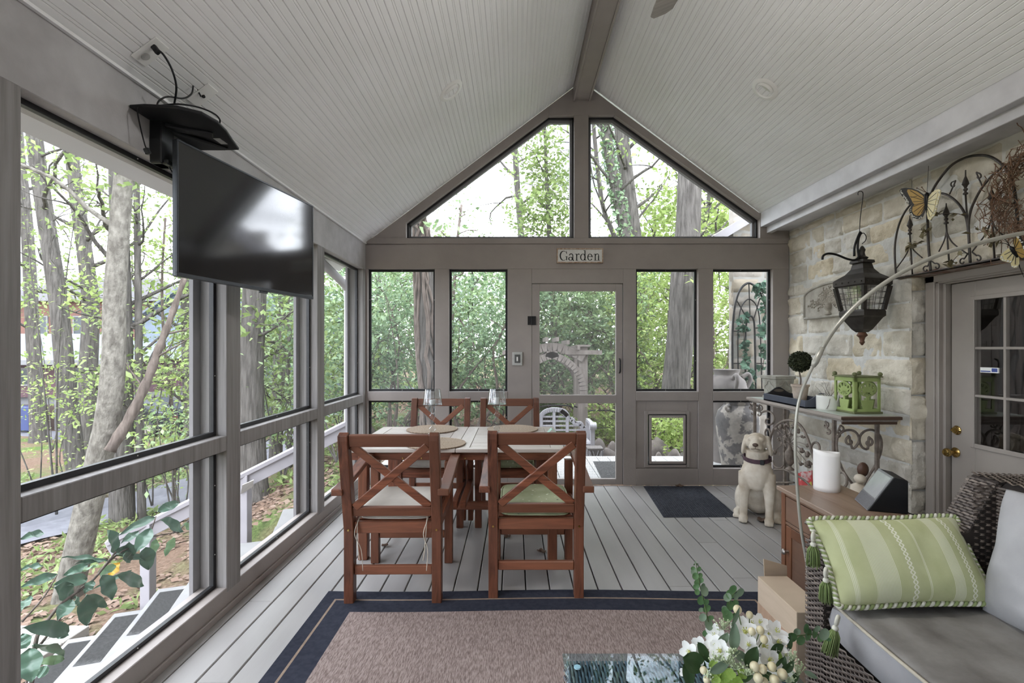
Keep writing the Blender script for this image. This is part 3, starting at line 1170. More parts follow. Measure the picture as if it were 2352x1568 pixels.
def leafmat(name, cols, trans=.35, rough=.5, k=1.0):
    def tone(c):
        g = (c[0] + c[1] + c[2]) / 3
        return tuple((v * .86 + g * .14) * k for v in c[:3]) + (1.0,)
    cols = [tone(c) for c in cols]
    return mat(name, cols[0], cols[-1], 3, rough=rough, island=cols, imix=.85, trans=trans, spec=.25)


MT['leaf_spring'] = leafmat('spring_leaves', [rgb(92, 112, 58), rgb(120, 138, 72), rgb(104, 126, 64), rgb(132, 146, 88)], k=1.2)
MT['leaf_lime'] = leafmat('lime_leaves', [rgb(120, 142, 62), rgb(138, 158, 78), rgb(110, 134, 60), rgb(146, 160, 92)], k=1.2)
MT['leaf_dark'] = leafmat('evergreen_leaves', [rgb(58, 78, 56), rgb(78, 98, 68), rgb(92, 112, 82), rgb(112, 130, 100), rgb(70, 90, 60)], .34, .35, 2.1)
MT['leaf_mid'] = leafmat('shrub_leaves', [rgb(74, 96, 58), rgb(92, 116, 70), rgb(108, 130, 84), rgb(126, 144, 104)], .34, .4, 1.6)
MT['litter'] = leafmat('fallen_leaf', [rgb(112, 88, 72), rgb(134, 108, 90), rgb(98, 74, 60), rgb(142, 122, 106), rgb(120, 98, 84)], .1, .8)
MT['bark'] = mat('grey_bark', rgb(104, 100, 96), rgb(70, 67, 64), 4, (6, 6, .8), detail=8, rough=.95, bump=1, bscale=5, bdist=.05, spec=.05)
MT['bark_pale'] = mat('pale_lichen_bark', rgb(126, 122, 114), rgb(88, 84, 78), 9, (2, 2, 1), detail=8, rough=.95, bump=.9, bscale=14, bdist=.03, spec=.05)
MT['bark_brown'] = mat('brown_branch_bark', rgb(112, 102, 95), rgb(78, 70, 65), 6, (4, 4, 1), detail=6, rough=.95, bump=.8, bscale=8, bdist=.02, spec=.05)

# fallen leaves on the slope, past counting
P = []
while len(P) < 9000:
    x, y = random.uniform(-9.5, -1.9), random.uniform(2.2, 11.5)
    if mno.noise(Vector((x * .5, y * .5, 9))) > -.25:
        P.append((x, y, terr(x, y) + .02))
o = leafpile('fallen_leaves', None, P, .10, MT['litter'], flat=True, width=.6, kind='stuff')
tag(o, 'dry brown leaves covering the slope outside the left wall', 'leaves')
P = []
while len(P) < 3500:
    x, y = random.uniform(-3, 5.5), random.uniform(6.4, 12)
    P.append((x, y, terr(x, y) + .02))
o = leafpile('fallen_leaves', None, P, .08, MT['litter'], flat=True, width=.6, kind='stuff')
tag(o, 'brown leaves and mulch on the ground behind the garden deck', 'leaves')
P = []
while len(P) < 6000:
    x, y = random.uniform(-12, -2.2), random.uniform(5, 15)
    if mno.noise(Vector((x * .55 + 3, y * .55, 2))) > .08:
        P.append((x, y, terr(x, y) + random.uniform(.02, .14)))
o = leafpile('ground_cover', None, P, .12, MT['leaf_spring'], up=.2, width=.35, kind='stuff')
tag(o, 'low green ground cover growing through the leaf litter', 'ground cover')

# path and houses to the left
mb = MB()
ax, ay = [], []
pth = [(-8.6, 5.0), (-7.9, 7.6), (-6.9, 9.3), (-5.2, 11.2), (-2.5, 13.2)]
pp = smooth_path([(x, y, 0) for x, y in pth], 8)
L = []
for i, p in enumerate(pp):
    t = (pp[min(i + 1, len(pp) - 1)] - pp[max(i - 1, 0)]).normalized()
    nrm = Vector((-t.y, t.x, 0))
    for k in range(5):
        q_ = p + nrm * (k / 4 * 1.9 - .2)
        L.append((q_.x, q_.y, max(terr(q_.x, q_.y), terr(p.x, p.y)) + .05))
mb.v = L
for i in range(len(pp) - 1):
    for k in range(4):
        mb.f.append((i * 5 + k, i * 5 + k + 1, (i + 1) * 5 + k + 1, (i + 1) * 5 + k))
MT['asphalt'] = mat('grey_asphalt', rgb(112, 112, 118), rgb(98, 98, 104), 8, rough=.9, bump=.3, bscale=120, spec=.1)
struct(mb.build('ground_path', MT['asphalt']))
mb = MB()
mb.prism([(-40, 18.0), (-10, 17.4), (-9, 19.5), (-40, 19.8)], -2.1, -1.94)
struct(mb.build('ground_driveway', MT['asphalt']))

# chain-link fence by the path
fc = thing('chain_link_fence', 'low chain link fence along the grey path outside the left wall', 'fence', (-7, 8.6, terr(-7, 8.6)))
fp = [(-9.2, 5.6), (-8.75, 7.7), (-7.9, 9.5), (-6.3, 11.4), (-4.4, 12.9)]
top = []
for i, (x, y) in enumerate(fp):
    z = terr(x, y)
    MB().tube([(x, y, z - .1), (x, y, z + .62)], .022, 8).build('fence_post', MT['metal_dark'], fc)
    top.append(Vector((x, y, z + .6)))
MB().tube(smooth_path(top, 4), .016, 6).build('top_rail', MT['metal_dark'], fc)
mm, nt, b, out = nodes('chain_link')
t_ = nt.nodes.new('ShaderNodeBsdfTransparent')
v = coords(nt, (1, 1, 1), 'UV')
w1 = nt.nodes.new('ShaderNodeMixShader')
w1.inputs[0].default_value = .78
b.inputs['Base Color'].default_value = rgb(90, 92, 96)
nt.links.new(b.outputs[0], w1.inputs[1])
nt.links.new(t_.outputs[0], w1.inputs[2])
nt.links.new(w1.outputs[0], out.inputs['Surface'])
mb = MB()
for a, c in zip(top[:-1], top[1:]):
    mb.quad(a, c, (c.x, c.y, c.z - .6), (a.x, a.y, a.z - .6))
mb.build('mesh_fabric', mm, fc)

# ---- houses
MT['siding_maroon'] = mat('maroon_siding', rgb(92, 66, 74), rgb(82, 58, 66), 2, (1, 1, 30), rough=.8, bump=.4, bscale=2)
MT['siding_white'] = mat('pale_blue_siding', rgb(112, 122, 134), rgb(104, 114, 126), 1, (1, 1, 30), rough=.8)
MT['trim_white'] = mat('white_house_trim', rgb(122, 122, 124), rgb(114, 114, 116), 3, rough=.7)
MT['roof_grey'] = mat('light_grey_roof', rgb(104, 110, 118), rgb(94, 100, 108), 6, (1, 8, 1), rough=.9)
MT['roof_dark'] = mat('dark_roof', rgb(86, 84, 86), rgb(74, 72, 74), 6, rough=.9)
MT['window_dark'] = mat('dark_house_window', rgb(46, 52, 56), rgb(60, 66, 70), 2, rough=.15)
m, nt, b, out = nodes('red_brick')
br = nt.nodes.new('ShaderNodeTexBrick')
br.inputs['Color1'].default_value = rgb(118, 74, 62)
br.inputs['Color2'].default_value = rgb(100, 62, 54)
br.inputs['Mortar'].default_value = rgb(120, 110, 104)
br.inputs['Scale'].default_value = 4
nt.links.new(coords(nt, (1, 1, 1), 'Object', (RAD(90), 0, 0)), br.inputs['Vector'])
nt.links.new(br.outputs['Color'], b.inputs['Base Color'])
b.inputs['Roughness'].default_value = .9
MT['brick'] = m

h1 = thing('garage_house', 'maroon house with pale grey roof and white garage beyond the left trees', 'house', (-21, 21, -2.1))
MB().box(-27, -16.9, 20, 27, -.62, .85).build('upper_wall', MT['siding_maroon'], h1)
mb = MB()
mb.box(-27, -16.9, 20.25, 27, -2.1, -.62)
mb.build('garage_wall', MT['trim_white'], h1)
for x0 in (-20.9, -18.75):
    f = MB().box(x0, x0 + 1.75, 20.2, 20.27, -2.05, -.95).build('garage_door', mat('brown_door', rgb(92, 76, 70), rgb(80, 66, 62), 3, (1, 1, 6)), h1)
for x0 in (-21.2, -19.05, -16.98):
    MB().box(x0, x0 + .28, 20.0, 20.3, -2.1, -.62).build('pillar', MT['trim_white'], h1)
for x0 in (-20.6, -18.4):
    f = MB().ring(x0, x0 + 1.0, -.15, .6, .07, 19.94, 20.02, 'y').build('window_frame', MT['trim_white'], h1)
    MB().box(x0 + .05, x0 + .95, 19.97, 20.01, -.1, .55).build('pane', MT['window_dark'], f)
mb = MB()
a = [(-27.6, 19.3, .92), (-16.2, 19.3, .92), (-16.2, 27.6, .92), (-27.6, 27.6, .92)]
c = [(-24, 23, 2.1), (-19.6, 23, 2.1)]
mb.add(a + c, [(0, 1, 5, 4), (1, 2, 5), (2, 3, 4, 5), (3, 0, 4), (3, 2, 1, 0)])
mb.build('roof', MT['roof_grey'], h1)
MB().box(-27.6, -16.2, 19.25, 19.32, .74, .93).build('gutter', MT['trim_white'], h1)

h2 = thing('brick_house', 'red brick house standing higher behind the maroon one', 'house', (-27, 32, -2))
MB().box(-34, -22.5, 31, 38, -2, 4.4).build('wall', MT['brick'], h2)
for x0 in (-31, -28.3, -25.6, -23.9):
    f = MB().ring(x0, x0 + 1.1, 1.9, 3.5, .09, 30.92, 31.02, 'y').build('window_frame', MT['trim_white'], h2)
    MB().box(x0 + .06, x0 + 1.04, 30.95, 31.01, 1.96, 3.44).build('pane', MT['window_dark'], f)
mb = MB()
mb.add([(-34.6, 30.4, 4.4), (-22, 30.4, 4.4), (-22, 38.6, 4.4), (-34.6, 38.6, 4.4), (-31, 34.5, 6.4), (-25.5, 34.5, 6.4)], [(0, 1, 5, 4), (1, 2, 5), (2, 3, 4, 5), (3, 0, 4), (3, 2, 1, 0)])
mb.build('roof', MT['roof_dark'], h2)
MB().box(-24.6, -22.6, 30.2, 31, 1.2, 1.5).build('porch_roof', mat('tan_fascia', rgb(140, 118, 100)), h2)

h3 = thing('white_house', 'pale blue clapboard house glimpsed between trunks left of the television edge', 'house', (-17.0, 28.2, -2))
mb = MB()
mb.prism([(-21.6, -2.3), (-14.0, -2.3), (-14.0, 3.3), (-17.8, 5.9), (-21.6, 3.3)], 28.2, 34, ax='y')
mb.build('wall', MT['siding_white'], h3)
mb = MB()
mb.bar((-22.2, 31.1, 2.95), (-17.75, 31.1, 6.0), 6.6, .12, (0.5, 0, 1))
mb.bar((-13.4, 31.1, 2.95), (-17.85, 31.1, 6.0), 6.6, .12, (-.5, 0, 1))
mb.build('roof', MT['roof_grey'], h3)
for x0, z0 in ((-19.2, 1.3), (-16.8, 1.3), (-19.2, -1.2), (-16.8, -1.2)):
    f = MB().ring(x0, x0 + .8, z0, z0 + 1.3, .08, 28.13, 28.22, 'y').build('window_frame', MT['trim_white'], h3)
    MB().box(x0 + .05, x0 + .75, 28.16, 28.21, z0 + .05, z0 + 1.25).build('pane', MT['window_dark'], f)
MB().box(-21.6, -14.0, 27.5, 28.2, .2, .4).build('porch_roof', MT['roof_grey'], h3)

h4 = thing('white_house', 'white house wall glimpsed through the middle left screen', 'house', (-9.2, 20, -1.8))
MB().prism([(-11.6, -1.8), (-6.5, -1.8), (-6.5, 2.6), (-9, 4.4), (-11.6, 2.6)], 20, 24, ax='y').build('wall', MT['siding_white'], h4)
f = MB().ring(-10.4, -9.5, .6, 1.9, .08, 19.94, 20.02, 'y').build('window_frame', MT['trim_white'], h4)
MB().box(-10.35, -9.55, 19.96, 20.01, .65, 1.85).build('pane', MT['window_dark'], f)
MB().box(-12, -6.2, 19.6, 24.3, 2.5, 2.62).build('roof_edge', MT['roof_grey'], h4)

# car on the driveway
MT['car_paint'] = mat('dark_car_paint', rgb(34, 38, 44), rgb(40, 44, 50), 3, metal=.3, rough=.2)
cz = -1.94
car = thing('car', 'dark parked car on the driveway beyond the left trees', 'car', (-15.2, 18.6, cz))
CMx = Matrix.Translation((-17.1, 18.0, cz))
side = [(0, .35), (.05, .75), (.6, .86), (1.1, .92), (1.75, 1.36), (3.0, 1.38), (3.7, .98), (4.2, .92), (4.3, .6), (4.3, .3), (3.75, .26), (.6, .26)]
MB().prism(side, 0, 1.7, CMx, 'y').build('car_body', MT['car_paint'], car, bevel=.06, seg=3)
for a_ in ([(1.25, .95), (1.82, 1.30), (2.35, 1.31), (2.35, .95)], [(2.42, .95), (2.42, 1.31), (2.98, 1.31), (3.5, .98)]):
    MB().prism(a_, -.012, .01, CMx, 'y').build('side_window', MT['window_dark'], car)
for wx in (.85, 3.4):
    for wy in (-.02, 1.55):
        Mw = CMx @ Matrix.Translation((wx, wy, .32)) @ Matrix.Rotation(RAD(-90), 4, 'X')
        wh = MB().lathe([(0, 0), (.2, 0), (.31, .02), (.32, .08), (.31, .18), (0, .18)], 20, Mw).build('wheel', MT['black_plastic'], car)
        MB().lathe([(0, -.01), (.18, -.01), (.19, .01), (0, .01)], 14, Mw).build('hubcap', MT['nickel'], wh)
for zz, nm, mtn in ((.62, 'tail_light', rgb(150, 40, 34)),):
    MB().box(4.24, 4.32, .05, .3, .62, .8, CMx).build(nm, mat('tail_light_red', mtn, rough=.2), car)
for i, (x, c1, lab) in enumerate(((-19.4, rgb(60, 70, 110), 'blue wheeled bin beside the white garage'), (-20.1, rgb(78, 86, 82), 'grey green wheeled bin left of the blue one'), (-20.8, rgb(70, 80, 76), 'dark green wheeled bin at the left of the garage bins'))):
    bn = thing('wheeled_bin', lab, 'bin', (x, 19.3, cz), group='wheeled bins by the garage')
    Mb = Matrix.Translation((x, 19.3, cz))
    mtb = mat('bin_plastic', c1, c1, 4, rough=.5)
    MB().add([(-.2, -.2, .08), (.2, -.2, .08), (.2, .2, .08), (-.2, .2, .08), (-.28, -.3, .95), (.28, -.3, .95), (.28, .3, .95), (-.28, .3, .95)],
             [(3, 2, 1, 0), (4, 5, 6, 7), (0, 1, 5, 4), (1, 2, 6, 5), (2, 3, 7, 6), (3, 0, 4, 7)], Mb).build('bin_body', mtb, bn, bevel=.02)
    MB().prism([(-.32, .95), (.32, .95), (.30, 1.03), (-.1, 1.07), (-.32, 1.02)], -.29, .29, Mb, 'y').build('bin_lid', mtb, bn, bevel=.015)
    MB().tube([(x - .25, 19.5, cz + .1), (x + .25, 19.5, cz + .1)], .1, 10).build('wheel', MT['black_plastic'], bn)

# ------------------------------------------------------------------ trees
def branch_path(p, d, L, n=7, wob=.25, droop=0, rg=random):
    pts = [Vector(p)]
    d = Vector(d).normalized()
    for i in range(n):
        d = (d + Vector((rg.gauss(0, wob), rg.gauss(0, wob), rg.gauss(0, wob * .7) - droop))).normalized()
        pts.append(pts[-1] + d * (L / n))
    return pts


def taper(n, a, b):
    return [a + (b - a) * i / (n - 1) for i in range(n)]


def tree(label, path, r0, r1, bark='bark', nb=10, bl=(1.2, 3), leaf='leaf_spring', nleaf=900, lsize=.13, spread=.5, up=.45,
         seed=1, cat='tree', name='tree', group=None, side=None, bfrom=.25, twigs=2, extra=None, lw=.5, vines=0, ivy=None, ground=True):
    """trunk through given points, random branches with twigs, loose leaves round the twigs"""
    rg = random.Random(seed)
    path = [Vector(p) for p in path]
    if ground:
        b0 = path[-1]
        g = terr(b0.x, b0.y)
        if b0.z > g - .05:
            path.append(Vector((b0.x + (b0.x - path[-2].x) * .3, b0.y, g - .15)))
    path = smooth_path(path, 5)[::-1]                              # from the ground up
    root = thing(name, label, cat, path[0], group=group)
    n = len(path)
    rad = [r0 + (r1 - r0) * i / (n - 1) for i in range(n)]
    rad[0] *= 1.35
    if n > 3:
        rad[1] *= 1.12
    mb = MB()
    mb.tube(path, rad, 14)
    mb.build('trunk', MT[bark], root, smooth='all')
    mb = MB()
    tips = []
    for i in range(nb):
        t = bfrom + (1 - bfrom) * (i + rg.random()) / nb
        k = min(n - 2, int(t * (n - 1)))
        p = path[k]
        a = rg.uniform(0, 2 * pi)
        if side is not None:
            a = side[0] + rg.uniform(-1, 1) * side[1]
        d = Vector((cos(a), sin(a), rg.uniform(up - .3, up + .5)))
        L = rg.uniform(*bl)
        bp = branch_path(p, d, L, 8, .18, 0, rg)
        rr = min(rad[k] * .45, .012 + L * .014)
        mb.tube(bp, taper(9, rr, rr * .25), 6)
        tips += bp[3:]
        for _ in range(twigs):
            q = bp[rg.randint(2, 7)]
            d2 = Vector((rg.gauss(0, 1), rg.gauss(0, 1), rg.gauss(.3, .6)))
            tp = branch_path(q, d2, L * rg.uniform(.25, .55), 5, .25, 0, rg)
            mb.tube(tp, taper(6, rr * .4, rr * .12), 5)
            tips += tp[1:]
    if vines:
        for i in range(vines):
            a = rg.uniform(0, 6.28)
            pts = []
            for k in range(n):
                a += rg.gauss(0, .22)
                pts.append(path[k] + Vector((cos(a), sin(a), 0)) * (rad[k] * 1.06))
            mb.tube(pts, rg.uniform(.012, .035), 6)
    if mb.v:
        mb.build('branches', MT['bark_brown'] if vines else MT[bark], root, smooth='all')
    pts = []
    if tips and nleaf:
        for _ in range(nleaf):
            c = tips[rg.randrange(len(tips))]
            pts.append((c.x + rg.gauss(0, spread * .5), c.y + rg.gauss(0, spread * .5), c.z + rg.gauss(0, spread * .4)))
    if extra:
        for (c, rr, k) in extra:
            for _ in range(k):
                q = Vector((rg.gauss(0, 1), rg.gauss(0, 1), rg.gauss(0, 1)))
                q = q.normalized() * (rg.random() ** .5)
                pts.append((c[0] + q.x * rr[0], c[1] + q.y * rr[1], c[2] + q.z * rr[2]))
    if pts:
        leafpile('foliage', None, pts, lsize, MT[leaf], root, up=.3, width=lw)
    if ivy:
        ip = []
        for _ in range(ivy):
            k = rg.randrange(n)
            a = rg.uniform(0, 6.28)
            q = path[k].lerp(path[min(k + 1, n - 1)], rg.random()) + Vector((cos(a), sin(a), 0)) * (rad[k] * rg.uniform(1.0, 1.5))
            ip.append(q)
        leafpile('ivy', None, ip, .09, MT['leaf_dark'], root, up=.2, width=.8)
    return root


def pxp(pts, Y):
    return [at(x, y, Y) for x, y in pts]


GL = 'trees outside the left wall'
GB = 'trees behind the garden'
tree('tall straight grey trunk left of the pale lichen tree', pxp([(60, 60), (80, 320), (108, 520), (135, 700), (152, 880), (170, 1040), (185, 1110)], 10.5), .20, .13, nb=7, bl=(1.5, 3), nleaf=500, seed=2, group=GL, bfrom=.7, lsize=.12)
tree('pale lichen covered trunk with flared foot close outside the left screen', pxp([(300, 200), (287, 380), (272, 560), (263, 700), (261, 830), (248, 960), (222, 1080), (165, 1330)], 5.6), .145, .085, 'bark_pale', nb=6, bl=(1, 2), nleaf=420, seed=3, group=GL, bfrom=.78, lsize=.09, spread=.4)
tree('dark forked tree behind the two front trunks on the left', pxp([(150, 150), (170, 400), (192, 560), (208, 700), (203, 850), (200, 990)], 14), .26, .14, nb=12, bl=(2, 4), nleaf=700, seed=4, group=GL, bfrom=.45, lsize=.14)
tree('slim upright trunk right of the lichen tree', pxp([(312, 250), (315, 520), (318, 720), (320, 900), (326, 1185)], 8.8), .075, .045, nb=10, bl=(.8, 1.8), nleaf=600, seed=5, group=GL, bfrom=.35, lsize=.10)
tree('stout trunk rooted beside the grey path', pxp([(268, 240), (275, 560), (280, 800), (279, 1000), (281, 1190)], 8.7), .21, .13, nb=8, bl=(1.2, 2.6), nleaf=500, seed=6, group=GL, bfrom=.45)
tree('thick ridged trunk filling the left of the middle screen', pxp([(590, 300), (585, 660), (577, 850), (579, 1000), (588, 1165)], 7.6), .20, .16, nb=7, bl=(1, 2), nleaf=500, seed=7, group=GL, bfrom=.5)
tree('grey trunk right of the thick one in the middle screen', pxp([(665, 300), (652, 680), (641, 850), (633, 1050)], 10), .14, .10, nb=9, bl=(1.2, 2.4), nleaf=700, seed=8, group=GL, bfrom=.3, leaf='leaf_spring')
tree('slender tree at the right of the middle screen', pxp([(672, 520), (668, 700), (662, 850), (665, 1010)], 9), .05, .03, nb=10, bl=(.7, 1.6), nleaf=600, seed=9, group=GL, bfrom=.2)
tree('thin dark young tree by the pale house', pxp([(380, 500), (372, 650), (378, 800), (392, 900), (398, 1030)], 9.6), .035, .02, 'bark_brown', nb=10, bl=(.7, 1.6), nleaf=700, leaf='leaf_lime', seed=10, group=GL, bfrom=.2, lsize=.10)
tree('bare topped tree far left against the sky', pxp([(20, -60), (40, 300), (62, 520), (75, 760), (85, 930)], 17), .24, .12, nb=12, bl=(2, 4.5), nleaf=500, seed=12, group=GL, bfrom=.4, lsize=.16)
tree('many branched tree behind the right part of the big left screen', pxp([(430, 180), (420, 380), (425, 600), (430, 800), (436, 960)], 13), .17, .08, nb=18, bl=(1.6, 3.4), nleaf=1300, seed=13, group=GL, bfrom=.25, leaf='leaf_lime', lsize=.13)
# leaning dead log
lg = [at(424, 636, 5.9), at(392, 730, 5.8), at(365, 800, 5.75), at(340, 870, 5.7), at(300, 955, 5.62), at(252, 1035, 5.5)]
t = thing('dead_log', 'bare brown dead trunk leaning against the lichen tree', 'log', lg[-1])
pl = smooth_path(lg, 6)
MB().tube(pl, [.028 + .035 * i / len(pl) + .006 * sin(i * 1.7) for i in range(len(pl))], 9).build('log_trunk', MT['bark_brown'], t, smooth='all')
mb = MB()
for k, d in ((14, (1, 0, .7)), (20, (-.4, .2, 1)), (9, (.8, .2, .1))):
    mb.tube(branch_path(pl[k], d, .6, 6, .2), taper(7, .014, .004), 5)
mb.build('dead_branches', MT['bark_brown'], t, smooth='all')

# low bushes between the trunks on the left
for i, (px, py, Y, rx, rz, k, lf, lab) in enumerate((
        (90, 880, 10, 1.1, .7, 420, 'leaf_lime', 'lime green sapling foliage in front of the maroon house'),
        (205, 905, 9, .9, .5, 420, 'leaf_lime', 'lime green sapling between the two front trunks'),
        (350, 870, 9.5, 1.0, 1.0, 700, 'leaf_spring', 'leafy young bush right of the lichen tree'),
        (420, 930, 8.4, .7, .8, 650, 'leaf_lime', 'bright bush below the pale house'),
        (400, 1000, 7.6, .5, .4, 420, 'leaf_mid', 'low bush with pale blossom at the right of the big left screen'),
        (650, 780, 8, .9, 1.0, 900, 'leaf_mid', 'dark leaved bush in the middle left screen'),
        (600, 700, 9.4, 1.1, .8, 800, 'leaf_mid', 'high leafy growth across the thick trunk'),
        (690, 900, 8.8, .8, .9, 800, 'leaf_spring', 'bright bush low in the middle left screen'),
        (775, 700, 7.6, .7, 1.1, 1300, 'leaf_dark', 'evergreen growth seen through the narrow left screen'),
        (790, 880, 8.5, .8, .9, 900, 'leaf_spring', 'light bush low in the narrow left screen'),
        (120, 640, 15, 2.2, 1.6, 700, 'leaf_spring', 'spring foliage hanging over the brick house'),
        (130, 320, 9, 1.2, .6, 380, 'leaf_lime', 'fresh leaves at the top of the big left screen'),
        (300, 560, 13, 2.2, 1.8, 900, 'leaf_lime', 'hazy spring foliage behind the lichen trunk'),
        (400, 640, 12, 1.6, 1.4, 900, 'leaf_spring', 'spring foliage left of the pale house'))):
    c = at(px, py, Y)
    g = Vector((c.x, c.y, terr(c.x, c.y)))
    rg = random.Random(50 + i)
    r = thing('bush' if py > 660 else 'tree', lab, 'bush' if py > 660 else 'tree', g, group='bushes outside the left wall')
    mb = MB()
    tips = []
    for s in range(2 if (Y > 9 or px < 300) else 4):
        d = Vector((rg.gauss(0, .35), rg.gauss(0, .3), 1))
        tgt = c + Vector((rg.uniform(-rx, rx), rg.uniform(-.6, .6), rg.uniform(-rz, rz)))
        mid = g.lerp(tgt, .5) + Vector((rg.gauss(0, .15), rg.gauss(0, .15), 0))
        pts_ = smooth_path([g, mid, tgt], 6)
        mb.tube(pts_, taper(len(pts_), .014 + .001 * (c.z - g.z), .004), 5)
        tips += pts_[5:]
    mb.build('stems', MT['bark'], r, smooth='all')
    P = []
    for _ in range(k):
        q = tips[rg.randrange(len(tips))] if rg.random() < .45 else c + Vector((rg.uniform(-rx, rx), rg.uniform(-.7, .7), rg.uniform(-rz, rz)))
        P.append((q.x + rg.gauss(0, .15), q.y + rg.gauss(0, .15), q.z + rg.gauss(0, .1)))
    leafpile('foliage', None, P, .085 if Y < 12 else .13, MT[lf], r, up=.5, width=.55)

# ------------------------------------------------------------------ trees and shrubs behind the back wall
tree('vine wrapped trunk behind the leftmost back window', pxp([(925, 300), (952, 480), (966, 545), (974, 620), (978, 760), (988, 900), (992, 1010)], 7.0), .142, .125, 'bark', nb=8, bl=(1, 2), nleaf=350, seed=21, group=GB, bfrom=.55, vines=11, leaf='leaf_mid')
tree('thin straight trunk in the left half of the gable', pxp([(1178, 150), (1183, 330), (1188, 430), (1197, 545), (1204, 700), (1210, 900)], 13), .10, .07, nb=10, bl=(1, 2.4), nleaf=250, seed=22, group=GB, bfrom=.5)
tree('straight grey trunk at the middle of the right gable window', pxp([(1418, 120), (1426, 280), (1438, 400), (1456, 545), (1468, 700), (1478, 900)], 12.5), .22, .17, nb=9, bl=(1.5, 3), nleaf=500, seed=23, group=GB, bfrom=.5)
tree('ivy clad trunk left of the straight one in the right gable window', pxp([(1372, 180), (1388, 280), (1411, 420), (1436, 545), (1460, 800)], 11.5), .15, .11, nb=5, bl=(1, 2), nleaf=150, seed=24, group=GB, bfrom=.5, ivy=1500)
tree('broad ridged trunk behind the screen right of the door', pxp([(1588, 250), (1584, 420), (1579, 545), (1570, 640), (1562, 780), (1551, 895), (1540, 1010)], 7.9), .24, .185, nb=7, bl=(1, 2.4), nleaf=500, seed=25, group=GB, bfrom=.5, leaf='leaf_lime')
tree('slim pair of stems beside the gable post', pxp([(1358, 200), (1366, 320), (1384, 470), (1412, 545), (1440, 640), (1470, 900)], 14), .09, .05, nb=14, bl=(1, 2.6), nleaf=200, seed=26, group=GB, bfrom=.4)
tree('twiggy young tree with buds at the left of the gable', pxp([(1060, 470), (1050, 560), (1040, 700), (1030, 900)], 10), .05, .025, 'bark_brown', nb=12, bl=(.8, 1.9), nleaf=330, seed=27, group=GB, bfrom=.4, leaf='leaf_mid', lsize=.09)
tree('leafy tree filling the gable beside the centre post', pxp([(1250, 250), (1255, 400), (1262, 540), (1270, 700), (1275, 900)], 11.5), .10, .03, nb=16, bl=(.7, 1.5), nleaf=2200, seed=28, group=GB, bfrom=.35, leaf='leaf_spring', lsize=.12, spread=.5,
     extra=[(at(1255, 500, 11.5), (.95, .8, .6), 900), (at(1270, 400, 11.5), (.6, .6, .8), 500)])
tree('light green maple behind the right gable window', pxp([(1640, 300), (1630, 450), (1615, 600), (1610, 900)], 13), .14, .05, nb=16, bl=(1, 2.6), nleaf=2400, seed=29, group=GB, bfrom=.4, leaf='leaf_lime', lsize=.15,
     extra=[(at(1540, 480, 13), (.8, .8, .7), 500), (at(1690, 500, 12), (.8, .8, .5), 500)])
tree('pale leaved tree low behind the gable post', pxp([(1330, 430), (1340, 540), (1350, 700), (1352, 900)], 12), .08, .03, nb=12, bl=(.8, 1.8), nleaf=900, seed=30, group=GB, bfrom=.3, leaf='leaf_spring', lsize=.12)

SHR = [(900, 800, 8.3, .82, 1.25, 2300, 'leaf_dark', 'dark rhododendron behind the leftmost back window'),
       (1085, 760, 8.5, 1.0, 1.3, 2900, 'leaf_dark', 'dense rhododendron with crooked stems in the second back window'),
       (1260, 730, 9.7, 1.1, 1.15, 2600, 'leaf_dark', 'tall evergreen shrub behind the screen door'),
       (1390, 760, 9.6, .95, 1.1, 2200, 'leaf_mid', 'leafy shrub right of the garden arch'),
       (1500, 740, 9.0, .78, 1.2, 2300, 'leaf_lime', 'bright green shrub left of the broad ridged trunk'),
       (1640, 760, 8.8, .8, 1.2, 1700, 'leaf_lime', 'lime green shrub between the ridged trunk and the stone wall'),
       (1385, 960, 8.5, .62, .34, 1000, 'leaf_lime', 'low bright shrub behind the white bench'),
       (1530, 985, 7.2, .34, .28, 700, 'leaf_lime', 'small lime shrub seen through the pet door'),
       (960, 900, 9.2, 1.2, .6, 1100, 'leaf_mid', 'undergrowth below the vine wrapped trunk'),
       (1180, 900, 9.6, 1.2, .5, 900, 'leaf_mid', 'undergrowth behind the second back window'),
       (1000, 660, 10.5, 1.6, 1.0, 1800, 'leaf_mid', 'tall hedge growth behind the left back windows'),
       (1330, 650, 11, 1.7, .9, 1800, 'leaf_mid', 'tall hedge growth behind the garden arch'),
       (1560, 640, 11.2, 1.6, 1.0, 1500, 'leaf_lime', 'tall light hedge behind the ridged trunk')]
